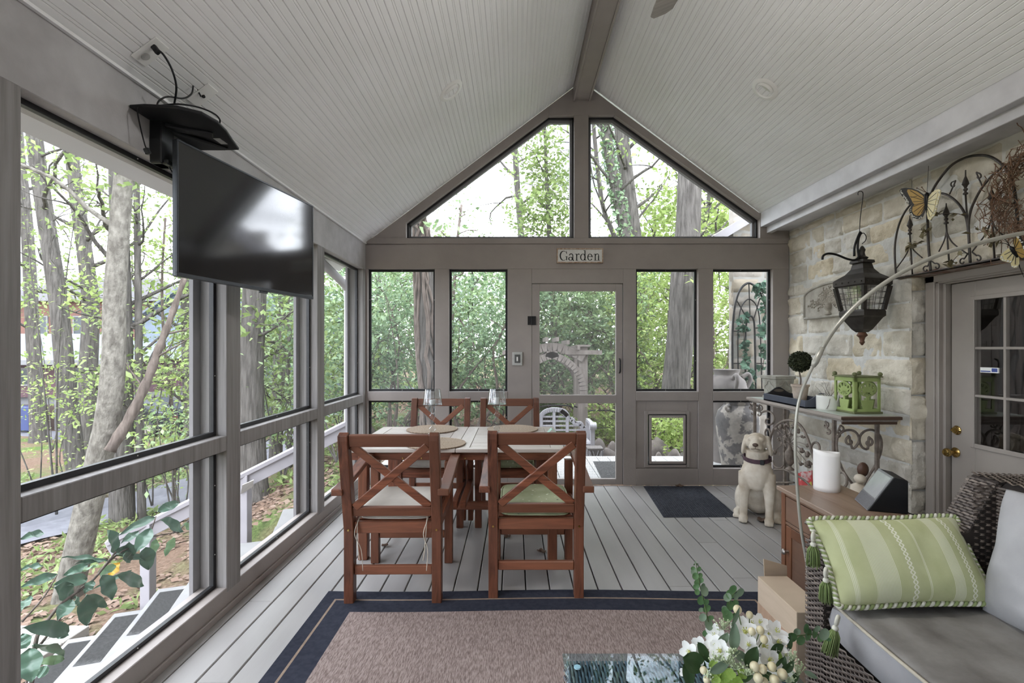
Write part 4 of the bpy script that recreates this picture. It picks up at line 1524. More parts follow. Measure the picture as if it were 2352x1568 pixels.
for i, (px, py, Y, rx, rz, k, lf, lab) in enumerate(SHR):
    rg = random.Random(90 + i)
    c = at(px, py, Y)
    g = Vector((c.x + rg.uniform(-.15, .15), c.y, terr(c.x, c.y) - .05))
    r = thing('shrub', lab, 'shrub', g, group='shrubs behind the back wall')
    mb = MB()
    tips = []
    big = rz > .45
    for s in range(7 if big else 5):
        tgt = c + Vector((rg.uniform(-rx, rx), rg.uniform(-.5, .5), rg.uniform(-rz * .2, rz)))
        m1 = g.lerp(tgt, .35) + Vector((rg.gauss(0, .25 * rx), rg.gauss(0, .15), rg.gauss(0, .1)))
        m2 = g.lerp(tgt, .7) + Vector((rg.gauss(0, .25 * rx), rg.gauss(0, .15), rg.gauss(0, .1)))
        p_ = smooth_path([g + Vector((rg.gauss(0, .05), 0, 0)), m1, m2, tgt], 6)
        r0 = rg.uniform(.018, .04) if big else .01
        mb.tube(p_, taper(len(p_), r0, r0 * .25), 7)
        tips += p_[8:]
        for _ in range(4 if big else 2):
            q = p_[rg.randint(5, len(p_) - 2)]
            bp = branch_path(q, (rg.gauss(0, 1), rg.gauss(0, .6), rg.gauss(.25, .5)), rg.uniform(.3, .9) * max(rx, .4), 7, .3, 0, rg)
            mb.tube(bp, taper(8, r0 * .5, r0 * .12), 5)
            tips += bp[2:]
    mb.build('stems', MT['bark_brown'], r, smooth='all')
    P = []
    while len(P) < k * 2.1:
        # leaves gather in whorls
        q = tips[rg.randrange(len(tips))] if rg.random() < .5 else c + Vector((rg.uniform(-rx, rx), rg.uniform(-.55, .55), rg.uniform(-rz, rz)))
        q = q + Vector((rg.gauss(0, .12), rg.gauss(0, .12), rg.gauss(0, .08)))
        for _ in range(rg.randint(3, 6)):
            P.append((q.x + rg.gauss(0, .045), q.y + rg.gauss(0, .045), q.z + rg.gauss(0, .03)))
    leafpile('foliage', None, P, .074 if Y < 9.4 else .10, MT[lf], r, up=.4, width=.46)

# farther trees closing the view behind the garden and beyond the houses
for i, (px, Y, ztop, w_, lf, lab) in enumerate(((860, 15, 4.2, 1.9, 'leaf_mid', 'distant leafy tree at the far left of the back windows'), (960, 17, 4.6, 2.2, 'leaf_spring', 'distant pale tree behind the vine wrapped trunk'),
                                    (1075, 16, 4.4, 2.0, 'leaf_mid', 'distant tree filling the second back window'), (1190, 18, 4.8, 2.2, 'leaf_spring', 'distant tree behind the light switch post'),
                                    (1290, 16, 4.6, 2.0, 'leaf_mid', 'distant tree above the garden arch'), (1395, 17, 5.2, 2.1, 'leaf_spring', 'distant tree right of the garden arch'),
                                    (1490, 15, 5.6, 1.8, 'leaf_lime', 'distant bright tree left of the ridged trunk'), (1600, 16, 6.0, 2.0, 'leaf_lime', 'distant bright tree right of the ridged trunk'),
                                    (1700, 15, 6.2, 1.8, 'leaf_lime', 'distant bright tree beside the stone wing wall'), (700, 17, 5.0, 2.6, 'leaf_mid', 'distant tree behind the middle left screen'),
                                    (790, 16, 4.4, 2.2, 'leaf_spring', 'distant tree behind the narrow left screen'), (600, 19, 5.0, 2.6, 'leaf_spring', 'distant pale tree left of the middle screen'))):
    c = at(px, 801, Y)
    g = terr(c.x, Y)
    mid = (ztop + g) / 2 + .3
    tree(lab, [(c.x + .2, Y, ztop), (c.x + .1, Y, mid), (c.x, Y, g)], .14, .04, nb=9, bl=(1, 2.2), nleaf=500, leaf=lf, lsize=.17, seed=200 + i, group='distant trees behind the garden', bfrom=.2, twigs=1,
         extra=[((c.x, Y, mid), (w_, 1.2, (ztop - g) / 2), 1700), ((c.x, Y + .3, g + 1.0), (w_, 1.0, 1.1), 500)], lw=.6)
# ================================================================== dining set
def wood(name, c1, c2, axis, c3=None, rough=.42, sc=9, bump=.12):
    st = {'x': (.09, 1, 1), 'y': (1, .09, 1), 'z': (1, 1, .09)}[axis]
    m, nt, b, out = nodes(name)
    v = coords(nt, st)
    n1 = noise(nt, v, sc * 3, 8, .62, 1.2)
    n2 = noise(nt, v, sc * .45, 3, .5, .4)
    col = ramp(nt, n1, [(.3, c1), (.7, c2)])
    if c3:
        col = mixc(nt, ramp(nt, n2, [(.42, (0, 0, 0, 1)), (.66, (1, 1, 1, 1))]), col, c3)
    g = nt.nodes.new('ShaderNodeNewGeometry')
    tint = ramp(nt, g.outputs['Random Per Island'], [(.0, (.66, .66, .66, 1)), (1, (1.18, 1.12, 1.06, 1))])
    col = mixc(nt, 1.0, col, tint, 'MULTIPLY')
    nt.links.new(col, b.inputs['Base Color'])
    b.inputs['Roughness'].default_value = rough
    b.inputs['Specular IOR Level'].default_value = .4
    bumpn(nt, b, n1, bump, .003)
    return m


RW = (rgb(148, 92, 68), rgb(80, 46, 34), rgb(120, 78, 58))
MT['acx'] = wood('red_brown_wood_x', RW[0], RW[1], 'x', RW[2])
MT['acy'] = wood('red_brown_wood_y', RW[0], RW[1], 'y', RW[2])
MT['acz'] = wood('red_brown_wood_z', RW[0], RW[1], 'z', RW[2])
GW = (rgb(200, 196, 193), rgb(166, 158, 154), rgb(188, 184, 181))  # greyed, dusty top; its reflected light is also put into the pale tone
MT['grx'] = wood('weathered_sheen_wood_x', GW[0], GW[1], 'x', GW[2], .38, 7)
MT['gry'] = wood('weathered_sheen_wood_y', GW[0], GW[1], 'y', GW[2], .38, 7)


def make_chair(label):
    r = thing('dining_chair', label, 'chair', (0, 0, 0), group='wooden dining armchairs')
    hw = .2625
    for s in (-1, 1):
        x0, x1 = (s * hw, s * (hw - .052)) if s < 0 else (s * (hw - .052), s * hw)
        poly = [(-.28, 0), (-.222, 0), (-.222, .40), (-.236, .52), (-.318, .90), (-.330, .935), (-.352, .944), (-.378, .930), (-.376, .90), (-.300, .50), (-.28, .40)]
        MB().prism(poly, x0, x1, ax='x').build('back_post', MT['acz'], r, bevel=.004, seg=2, local=True)
        MB().box(x0, x1, .225, .272, 0, .655).build('front_leg', MT['acz'], r, bevel=.004, seg=2, local=True)
        xa = s * (hw + .012)
        pts = [(xa, -.335, .622), (xa, -.24, .628), (xa, -.05, .652), (xa, .12, .678), (xa, .272, .684)]
        mb = MB()
        pp = smooth_path(pts, 4)
        vs = []
        for p in pp:
            for dx, dz in ((-.03, -.018), (.03, -.018), (.03, .018), (-.03, .018)):
                vs.append((p.x + dx + s * .006, p.y, p.z + dz))
        n = len(pp)
        fs = [(3, 2, 1, 0), tuple((n - 1) * 4 + i for i in range(4))]
        for i in range(n - 1):
            for k in range(4):
                fs.append((i * 4 + k, i * 4 + (k + 1) % 4, (i + 1) * 4 + (k + 1) % 4, (i + 1) * 4 + k))
        mb.add(vs, fs)
        mb.build('armrest', MT['acy'], r, bevel=.005, seg=2, local=True)
        MB().box(min(x0, x1) + .012, max(x0, x1) - .012, -.222, .225, .385, .442).build('side_rail', MT['acy'], r, bevel=.003, local=True)
        b = MB()
        b.lathe([(0, 0), (.007, 0), (.006, .003), (0, .0035)], 12, Matrix.Translation(((x0 + x1) / 2, -.2805, .405)) @ Matrix.Rotation(RAD(90), 4, 'X'))
        b.build('bolt', MT['brass'], r, local=True)
    iw = hw - .052

    def ylean(z):
        return -.25 + (.0 if z < .42 else -(z - .42) / .5 * .09) - (.012 if z > .42 else 0)
    MB().bar((-iw, ylean(.9), .900), (iw, ylean(.9), .900), .024, .066, (0, -.2, 1)).build('top_rail', MT['acx'], r, bevel=.004, seg=2, local=True)
    MB().bar((-iw, ylean(.51), .508), (iw, ylean(.51), .508), .024, .052, (0, -.2, 1)).build('lower_back_rail', MT['acx'], r, bevel=.004, seg=2, local=True)
    za, zb = .535, .868
    for s, off in ((1, -.007), (-1, .007)):
        MB().bar((-iw * s * .94, ylean(za) + off, za - .006), (iw * s * .94, ylean(zb) + off, zb + .004), .017, .042, (0, -1, -.2)).build('cross_slat', MT['acx'], r, bevel=.003, local=True) if False else None
        a_, b_ = Vector((-iw * s * .95, ylean(za) + off, za - .004)), Vector((iw * s * .95, ylean(zb) + off, zb + .004))
        d = (b_ - a_).normalized()
        up = Vector((0, 1, .2)).cross(d)
        MB().bar(a_, b_, .016, .043, up).build('cross_slat', MT['acx'], r, bevel=.003, local=True)
    MB().box(-iw, iw, -.268, -.235, .383, .444).build('rear_rail', MT['acx'], r, bevel=.004, local=True)
    MB().box(-iw, iw, .235, .262, .383, .444).build('front_rail', MT['acx'], r, bevel=.004, local=True)
    MB().box(-iw, iw, -.265, -.238, .157, .205).build('rear_stretcher', MT['acx'], r, bevel=.004, local=True)
    MB().box(-iw, iw, .236, .260, .160, .205).build('front_stretcher', MT['acx'], r, bevel=.004, local=True)
    for i in range(6):
        y = -.215 + i * .078
        MB().box(-iw + .003, iw - .003, y, y + .060, .428, .444).build('seat_slat', MT['acx'], r, bevel=.003, local=True)
    return r


ch = make_chair('wooden armchair nearest the left, back towards the rug, cream seat pad')
ch.location = (-.663, 2.884, .0)
chairs = [ch,
          dup(ch, (.116, 2.938, 0), 0, 'wooden armchair on the right in front of the table, green patterned seat pad'),
          dup(ch, (-.663, 3.995, 0), pi, 'wooden armchair behind the table on the left, facing the rug'),
          dup(ch, (-.048, 3.995, 0), pi, 'wooden armchair behind the table on the right, facing the rug')]
chairs[0].rotation_euler.z = RAD(.6)


def cushion_pts(w, d, h, p=6, q=.45, n=26, bow=0, seed=0, wr=.0, corner=2.0):
    """closed pillow: top and bottom grids with a pinched seam"""
    vs = []
    us = [-1 + 2 * i / n for i in range(n + 1)]
    us = [math.copysign(1 - (1 - abs(u)) ** 1.25, u) for u in us]
    for side in (1, -1):
        for v in us:
            for u in us:
                f = max(0, (1 - abs(u) ** p)) ** q * max(0, (1 - abs(v) ** p)) ** q
                # rounded outline; bow pulls the middle of the sides inwards
                x = u * w / 2 * (1 - bow * (1 - v * v) * abs(u) ** 2)
                y = v * d / 2 * (1 - bow * (1 - u * u) * abs(v) ** 2)
                cr = (abs(u) * abs(v)) ** 6
                x -= math.copysign(cr * .02 * corner * .5, u)
                y -= math.copysign(cr * .02 * corner * .5, v)
                z = side * h / 2 * f
                if wr and f > .01:
                    k = Vector((x * 9 + seed, y * 9, side * 3.0))
                    z += wr * f * (mno.noise(k) + .5 * mno.noise(k * 2.3))
                vs.append((x, y, z))
    return vs, us


def cushion(mb, w, d, h, M=None, **k):
    vs, us = cushion_pts(w, d, h, **k)
    m = len(us)
    fs = []
    for s in range(2):
        o = s * m * m
        for j in range(m - 1):
            for i in range(m - 1):
                a = (o + j * m + i, o + j * m + i + 1, o + (j + 1) * m + i + 1, o + (j + 1) * m + i)
                fs.append(a if s == 0 else a[::-1])
    # weld the seam
    rim = [j * m + i for j in range(m) for i in range(m) if i in (0, m - 1) or j in (0, m - 1)]
    mp = {r_ + m * m: r_ for r_ in rim}
    fs = [tuple(mp.get(i, i) for i in f) for f in fs]
    return mb.add(vs, fs, M)


def rim_path(w, d, z=0, bow=0, n=20, rc=.03):
    out = []
    for (u0, v0, u1, v1) in ((-1, -1, 1, -1), (1, -1, 1, 1), (1, 1, -1, 1), (-1, 1, -1, -1)):
        for i in range(n):
            t = i / n
            u, v = u0 + (u1 - u0) * t, v0 + (v1 - v0) * t
            x = u * w / 2 * (1 - bow * (1 - v * v) * abs(u) ** 2)
            y = v * d / 2 * (1 - bow * (1 - u * u) * abs(v) ** 2)
            cr = (abs(u) * abs(v)) ** 6
            x -= math.copysign(cr * rc * .7, u)
            y -= math.copysign(cr * rc * .7, v)
            out.append((x, y, z))
    return out


MT['pad_cream'] = mat('cream_canvas', rgb(205, 200, 192), rgb(192, 186, 178), 5, rough=.9, bump=.3, bscale=160, bdist=.002, spec=.1)
m, nt, b, out = nodes('green_leaf_print')
v = coords(nt)
vo = nt.nodes.new('ShaderNodeTexVoronoi')
vo.inputs['Scale'].default_value = 26
nt.links.new(v, vo.inputs['Vector'])
spots = ramp(nt, vo.outputs['Distance'], [(.0, (1, 1, 1, 1)), (.14, (1, 1, 1, 1)), (.2, (0, 0, 0, 1))])
sepc = nt.nodes.new('ShaderNodeSeparateColor')
nt.links.new(vo.outputs['Color'], sepc.inputs[0])
spc = ramp(nt, sepc.outputs[0], [(.3, rgb(196, 206, 176)), (.42, rgb(70, 84, 82)), (.8, rgb(216, 222, 200))])
base_ = ramp(nt, noise(nt, v, 9, 4), [(.35, rgb(150, 158, 124)), (.65, rgb(166, 172, 140))])
nt.links.new(mixc(nt, spots, base_, spc), b.inputs['Base Color'])
b.inputs['Roughness'].default_value = .9
MT['pad_green'] = m
MT['tie_cord'] = mat('cream_tie_cord', rgb(190, 180, 164), rgb(172, 162, 148), 30, rough=.9)


def pad(c, rz, label, m, thick=.055, ties=True):
    r = thing('seat_cushion', label, 'cushion', (c[0], c[1], .445), rz, group='dining chair seat pads')
    T = Matrix.Translation((0, -.014, .002 + thick / 2))
    cushion(MB(), .40, .445, thick, T, p=30, q=.3, wr=.004, seed=c[0] * 7, n=24).build('pad', MT[m], r, smooth='all', local=True)
    mb = MB()
    mb.tube([(x, y - .014, z + .002 + thick * .9) for x, y, z in rim_path(.398, .443)], .0045, 6, closed=True)
    mb.tube([(x, y - .014, z + .002 + thick * .12) for x, y, z in rim_path(.398, .443)], .0045, 6, closed=True)
    mb.build('piping', MT[m], r, smooth='all', local=True)
    if ties:
        for s in (-1, 1):
            for j in range(2):
                q = [(s * .178, -.212, .018), (s * .183 + j * .006, -.238, .02), (s * .186, -.275, .0), (s * .184 - j * .012, -.288 - j * .006, -.06),
                     (s * .178 + j * .016, -.292, -.14), (s * .17 + j * .02, -.290 - j * .01, -.20 - j * .05)]
                MB().tube(smooth_path(q, 5), .0035, 6, flat=.5).build('tie', MT['tie_cord'], r, smooth='all', local=True)
    return r


pad((-.663, 2.884), 0, 'cream seat pad with hanging ties on the near left chair', 'pad_cream')
pad((.116, 2.938), 0, 'sage green seat pad with small leaf print on the near right chair', 'pad_green', ties=False)
pad((-.663, 3.995), pi, 'beige gathered seat pad on the far left chair under the table', 'pad_cream', .06, ties=False)
pad((-.048, 3.995), pi, 'green seat pad on the far right chair under the table', 'pad_green', ties=False)

# ---- table
TX0, TX1, TY0, TY1, TZ = -1.09, .32, 3.115, 4.01, .735
XM = (TX0 + TX1) / 2
tb = thing('dining_table', 'wooden slatted dining table with greyed top between the four armchairs', 'table', (XM, (TY0 + TY1) / 2, 0))
for x0, x1 in ((TX0, XM - .0015), (XM + .0015, TX1)):
    for ya in (TY0, TY1 - .05):
        MB().box(x0, x1, ya, ya + .05, TZ - .024, TZ).build('edge_board', MT['grx'], tb, bevel=.003)
    for xa in (x0, x1 - .085):
        MB().box(xa, xa + .085, TY0 + .05, TY1 - .05, TZ - .024, TZ - .0005).build('end_board', MT['gry'], tb, bevel=.002)
    ns = 17
    pit = (TY1 - TY0 - .10) / ns
    for i in range(ns):
        y = TY0 + .05 + i * pit
        MB().box(x0 + .088, x1 - .088, y + .003, y + pit - .003, TZ - .022, TZ - .001).build('top_slat', MT['grx'], tb, bevel=.0015)
    ap = MB()
    ap.box(x0 + .03 if x0 < XM - .1 else x0, x1 - .03 if x1 > XM else x1, TY0 + .004, TY0 + .010, TZ - .023, TZ - .004)
    ap.build('edge_face', MT['acx'], tb)
ap = MB()
ap.box(TX0 + .02, TX1 - .02, TY0 + .045, TY0 + .07, TZ - .082, TZ - .024)
ap.box(TX0 + .02, TX1 - .02, TY1 - .07, TY1 - .045, TZ - .082, TZ - .024)
ap.build('long_apron', MT['acx'], tb, bevel=.003)
ap = MB()
ap.box(TX0 + .04, TX0 + .065, TY0 + .07, TY1 - .07, TZ - .082, TZ - .024)
ap.box(TX1 - .065, TX1 - .04, TY0 + .07, TY1 - .07, TZ - .082, TZ - .024)
ap.box(XM - .02, XM + .02, TY0 + .07, TY1 - .07, TZ - .075, TZ - .026)
ap.build('cross_apron', MT['acy'], tb, bevel=.003)
for x in (-.995, .245):
    for y in (3.185, 3.93):
        MB().box(x - .03, x + .03, y - .03, y + .03, .0, TZ - .024).build('leg', MT['acz'], tb, bevel=.004)
    MB().box(x - .022, x + .022, 3.215, 3.90, .20, .26).build('leg_stretcher', MT['acy'], tb, bevel=.003)
for x in (XM - .045, XM + .012):
    MB().box(x, x + .04, 3.83, 3.88, .02, TZ - .08).build('gate_leg', MT['acz'], tb, bevel=.003)
MB().box(XM - .045, XM - .005, 3.27, 3.83, .30, .35).build('gate_stretcher', MT['acy'], tb, bevel=.003)
MB().box(XM + .012, XM + .052, 3.27, 3.83, .30, .35).build('gate_stretcher', MT['acy'], tb, bevel=.003)
MB().box(-.965, .215, 3.545, 3.585, .20, .255).build('long_stretcher', MT['acx'], tb, bevel=.003)
bl = MB()
for px in (925, 968, 1043, 1068, 1141, 1200):
    p = at(px, 1052, TY0 + .045)
    bl.lathe([(0, 0), (.006, 0), (.005, .003), (0, .0035)], 10, Matrix.Translation(p) @ Matrix.Rotation(RAD(90), 4, 'X'))
bl.build('bolts', MT['brass'], tb)

# placemats
m, nt, b, out = nodes('woven_rattan')
v = coords(nt, (1, 1, 0))
ln = nt.nodes.new('ShaderNodeVectorMath')
ln.operation = 'LENGTH'
nt.links.new(v, ln.inputs[0])
rg1 = math_(nt, 'SINE', math_(nt, 'MULTIPLY', ln.outputs['Value'], 2 * pi / .0085))
nz = noise(nt, v, 90, 4)
f_ = math_(nt, 'ADD', math_(nt, 'MULTIPLY', rg1, .22), nz)
nt.links.new(ramp(nt, f_, [(.25, rgb(120, 100, 82)), (.5, rgb(168, 148, 126)), (.8, rgb(196, 178, 156))]), b.inputs['Base Color'])
b.inputs['Roughness'].default_value = .7
bumpn(nt, b, f_, .6, .004)
MT['rattan'] = m
for c, lab in (((-.661, 3.863), 'round woven placemat at the back left of the table'), ((-.02, 3.868), 'round woven placemat at the back right of the table'),
               ((-.536, 3.278), 'round woven placemat at the front of the table near the cream chair')):
    r = thing('placemat', lab, 'placemat', (c[0], c[1], TZ), group='round woven placemats')
    MB().lathe([(0, .001), (.194, .001), (.201, .004), (.199, .008), (.185, .0085), (0, .0075)], 48).build('mat', MT['rattan'], r, smooth=True, local=True)
    MB().tube([(.199 * cos(2 * pi * i / 48), .199 * sin(2 * pi * i / 48), .005) for i in range(48)], .0045, 6, closed=True).build('rim', MT['rattan'], r, smooth='all', local=True)

MT['crystal'] = glass_mat('clear_crystal', 0.02, (.93, .945, .95, 1), .08)
MT['candle_wax'] = mat('white_candle_wax', rgb(250, 248, 246), rgb(246, 243, 240), 3, rough=.45, trans=.1)
for (x, y, zc, lab, l2, ch_) in ((-.614, 3.60, .0, 'clear glass candle stand with glass shade on the left of the table', 'short white candle inside the left glass shade', .034),
                                 (-.137, 3.635, .0, 'clear glass candle stand with glass shade on the right of the table', 'white candle inside the right glass shade, slightly taller', .048)):
    r = thing('candle_holder', lab, 'candle holder', (x, y, TZ), group='glass candle stands')
    pr = [(0, .0), (.05, .0), (.05, .006), (.038, .012), (.020, .024), (.016, .036), (.024, .046), (.026, .055), (.018, .064), (.0125, .072), (.0115, .118), (.013, .128),
          (.022, .142), (.024, .150), (.015, .162), (.012, .172), (.018, .186), (.021, .206), (.024, .222), (.036, .228), (.036, .232), (0, .232)]
    MB().lathe(pr, 12, flute=lambda a, z: .0).build('stem', MT['crystal'], r, smooth=True, ang=25, local=True)
    sh_ = [(.030, .228), (.0735, .229), (.0738, .232), (.0555, .346), (.0535, .346), (.0712, .234), (.03, .232)]
    MB().lathe(sh_, 24).build('glass_shade', MT['crystal'], r, smooth=True, ang=30, local=True)
    c = thing('candle', l2, 'candle', (x, y, TZ + .2325), group='votive candles')
    MB().lathe([(0, .0), (.019, .0), (.0195, .003), (.0195, ch_ - .003), (.018, ch_), (.012, ch_ - .004), (0, ch_ - .005)], 20).build('wax', MT['candle_wax'], c, smooth=True, local=True)
    MB().tube([(0, 0, ch_ - .006), (.001, 0, ch_ + .006)], .0012, 6).build('wick', MT['black_plastic'], c, local=True)

# small folded green cloth on the right end of the table
nk = MB()
p = at(1268, 992, 3.72)
nk.add([(p.x - .035, p.y - .05, TZ + .001), (p.x + .03, p.y - .05, TZ + .001), (p.x + .03, p.y + .04, TZ + .001), (p.x - .035, p.y + .04, TZ + .001),
        (p.x - .004, p.y - .05, TZ + .034), (p.x - .004, p.y + .04, TZ + .034)], [(0, 3, 5, 4), (1, 4, 5, 2)])
o = nk.build('folded_napkin', mat('pale_green_cloth', rgb(176, 206, 190), rgb(160, 192, 176), 20, rough=.9), solid=.002)
tag(o, 'small pale green card folded like a tent on the right end of the table', 'napkin')

# curled dry leaves lying on the deck under the table
for i, (px, py, rz, s) in enumerate(((884, 1254, .4, .05), (1165, 1234, 1.2, .06), (1244, 1268, 2.2, .07), (1560, 1117, .5, .09), (1750, 1196, 1.0, .10))):
    p = atz(px, py, .004)
    lf = MB().grid(lambda u, v: ((u - .5) * s * (1 - abs(v - .5) * .7), (v - .5) * s * .7, .006 + .03 * s * 10 * (u - .5) ** 2 + .006 * sin(v * 9)), 8, 8,
                   Matrix.Translation(p) @ Matrix.Rotation(rz, 4, 'Z'))
    o = lf.build('dry_leaf', MT['litter'], smooth='all', solid=.001)
    tag(o, ('dry leaf on the deck under the near left chair', 'curled dry leaf under the near right chair towards the middle', 'pale curled dry leaf under the right end of the table',
            'dry leaf at the far edge of the indoor doormat', 'brown dry leaf on the deck behind the dog front paws')[i], 'leaf')
# ================================================================== console table and what stands on it
MT['iron'] = mat('aged_taupe_iron', rgb(140, 129, 119), rgb(106, 96, 88), 18, rough=.6, metal=.15, bump=.2, bscale=60)
MT['iron_dark'] = mat('dark_wrought_iron', rgb(62, 58, 55), rgb(82, 76, 72), 18, rough=.5, metal=.5, bump=.2, bscale=60)
MT['old_grey'] = wood('grey_distressed_wood', rgb(196, 188, 180), rgb(128, 116, 106), 'y', rgb(168, 160, 153), .6, 6)
MT['old_brown'] = wood('dark_end_wood', rgb(92, 74, 62), rgb(58, 46, 40), 'x', rgb(70, 56, 48), .6, 6)
MT['pale_top'] = mat('pale_celadon_top', rgb(196, 204, 194), rgb(184, 192, 184), 5, rough=.35)
CXF = 2.33


def cz(x, y, X=CXF, sc=5.6, ox=1700, oy=900):
    """point of the zoomed console picture on the plane X"""
    return atx(ox + x / sc, oy + y / sc, X)


def cy_(x, y, Y, sc=5.6, ox=1700, oy=900):
    return at(ox + x / sc, oy + y / sc, Y)


con = thing('console_table', 'console table with scrolled iron frame and grey wooden top along the stone wall', 'table', (2.48, 4.06, 0))
mb = MB()
mb.box(2.275, 2.70, 3.372, 4.765, .882, .908)
mb.box(2.290, 2.69, 3.388, 4.75, .868, .882)
mb.build('table_top', MT['old_grey'], con, bevel=.009, seg=3)
MB().box(2.305, 2.70, 3.40, 4.74, .9075, .9095).build('painted_top', MT['pale_top'], con)
mb = MB()
mb.box(2.272, 2.70, 3.366, 3.374, .884, .906)
mb.box(2.30, 2.69, 3.40, 3.412, .848, .869)
mb.build('end_moulding', MT['old_brown'], con, bevel=.003)
for x, y in ((CXF, 3.53), (2.62, 3.50), (CXF, 4.70), (2.62, 4.70)):
    MB().box(x - .011, x + .011, y - .011, y + .011, 0, .87).build('leg', MT['iron'], con)
RI = .0085


def rod(pts, name='scroll', r=RI, m='iron', parent=None, n=5):
    return MB().tube(smooth_path(pts, n), r, 8).build(name, MT[m], parent or con, smooth='all')


def scr(c, r0, r1, a0, a1, P, n=22):
    return [P(x, y) for x, y in spiral(c, r0, r1, a0, a1, n)]


def PF(x, y):
    return cz(x, y)


def PE(x, y):
    return cy_(x, y, 3.515)


# near end: two facing scrolls making a heart
rod(scr((1410, 635), 12, 62, -1.2, 4.6, PE) + [PE(*p) for p in ((1440, 722), (1500, 685), (1532, 610), (1500, 530), (1430, 490), (1340, 500), (1262, 560), (1240, 660), (1250, 780), (1300, 960), (1390, 1110), (1500, 1240), (1600, 1330))], n=3)
rod(scr((1650, 650), 12, 62, 4.3, -1.5, PE) + [PE(*p) for p in ((1640, 728), (1575, 715), (1535, 640), (1545, 560), (1610, 500), (1700, 487), (1785, 545), (1820, 650), (1800, 800), (1735, 950), (1640, 1100), (1560, 1250))], n=3)
# small bracket scrolls at the posts
for (cx1, cy1, cx2, cy2, P) in ((1295, 480, 1255, 560, PE), (1100, 430, 1130, 520, PF), (250, 215, 240, 285, PF), (135, 195, 160, 270, PF)):
    rod(scr((cx1, cy1), 10, 48, 3.4, -1.7, P, 16) + scr((cx2, cy2), 40, 9, 4.6, 9.4, P, 16), 'bracket_scroll', .0062, n=2)
# far-left scroll, hoop, curls and lower arch on the front
rod([PF(*p) for p in ((270, 270), (330, 245), (400, 265), (438, 330), (425, 395), (370, 422), (330, 395), (335, 355), (372, 345))])
rod([PF(*p) for p in ((395, 900), (382, 720), (392, 590), (430, 480), (520, 390), (620, 362), (720, 388), (800, 462), (868, 600), (920, 760), (958, 900), (982, 1060))], 'hoop', .0105)
rod([PF(*p) for p in ((335, 580), (322, 520), (345, 475), (375, 490), (388, 560), (385, 640))])
rod([PF(*p) for p in ((960, 900), (915, 760), (920, 690), (955, 650), (1000, 660), (1022, 720), (1005, 790))])
rod([PF(*p) for p in ((440, 1000), (560, 1000), (680, 1050), (790, 1110), (880, 1185), (960, 1290))], 'lower_arch')
rod([PF(*p) for p in ((1255, 1060), (1310, 1030), (1365, 1080), (1370, 1180), (1310, 1260))])
rod([PF(200, 1165), PF(450, 1165), PF(690, 1165)], 'stretcher')
rod([(CXF, 3.53, .12), (CXF, 4.1, .12), (CXF, 4.70, .12)], 'stretcher')
rod([PF(560, 940), PF(520, 975), PF(450, 960), PF(420, 880)], 'scroll', .006)
# cast urn with metal roses in the middle of the front
uc = PF(640, 1000)
cs = 4.1 / F / 5.6
prof = [(0, 0), (52, 0), (52, 14), (22, 36), (18, 50), (44, 90), (55, 150), (56, 210), (50, 240), (30, 262), (22, 290), (24, 330), (30, 340), (0, 340)]
MB().lathe([(r * cs, z * cs) for r, z in prof], 24, Matrix.Translation((CXF, uc.y, uc.z)), flute=lambda a, z: .04 * cos(12 * a) if 60 * cs < z < 215 * cs else 0).build('urn', MT['iron'], con, smooth=True)
fl = MB()
st = MB()
rg = random.Random(5)
top_ = PF(640, 660)
for i, (x, y, r) in enumerate(((530, 450, 36), (600, 430, 34), (690, 440, 36), (745, 500, 34), (505, 605, 30), (590, 580, 36), (650, 545, 30), (810, 570, 28), (800, 750, 36), (860, 800, 40), (880, 930, 46), (785, 920, 30), (440, 775, 34), (875, 690, 26), (470, 480, 26))):
    c = PF(x, y)
    rr = r * cs * 1.15
    fl = MB()
    for k in range(11):
        d = Vector((rg.gauss(-.4, .6), rg.gauss(0, 1), rg.gauss(0, 1))).normalized()
        q = c + d * rr * .5
        fl.ball((q.x, q.y, q.z), (rr * .45, rr * .5, rr * .42), 7, 5)
    fl.build('rose', MT['iron'], con, smooth='all')
    st.tube(smooth_path([top_, top_.lerp(c, .5) + Vector((-.01, 0, .02)), c], 4), .003, 5)
for x, y, a in ((490, 530, .4), (515, 600, 1.1), (580, 685, .8), (560, 745, 1.9), (510, 800, 1.5), (650, 770, 2), (530, 660, 2.6), (720, 560, .5), (620, 500, 1.0), (570, 510, 2.2)):
    c = PF(x, y)
    M = Matrix.Translation(c) @ Matrix.Rotation(a, 4, 'X')
    st.ball((0, 0, 0), (.003, .020, .012), 8, 5, M)
st.build('stems_and_leaves', MT['iron'], con, smooth='all')

# things on the console
ZC = .9105
MT['cast_stone'] = mat('grey_cast_stone', rgb(172, 170, 160), rgb(146, 142, 132), 14, detail=6, rough=.9, bump=.3, bscale=60, spec=.1)
pl_ = thing('square_planter', 'square cast stone planter at the far end of the console', 'planter', (2.50, 4.60, ZC))
mb = MB()
T = Matrix.Translation((2.50, 4.60, ZC)) @ Matrix.Rotation(RAD(10), 4, 'Z')


def frustum(mb, a, z0, b, z1, T, ax=None):
    mb.add([(-a, -a, z0), (a, -a, z0), (a, a, z0), (-a, a, z0), (-b, -b, z1), (b, -b, z1), (b, b, z1), (-b, b, z1)],
           [(3, 2, 1, 0), (4, 5, 6, 7), (0, 1, 5, 4), (1, 2, 6, 5), (2, 3, 7, 6), (3, 0, 4, 7)], T)


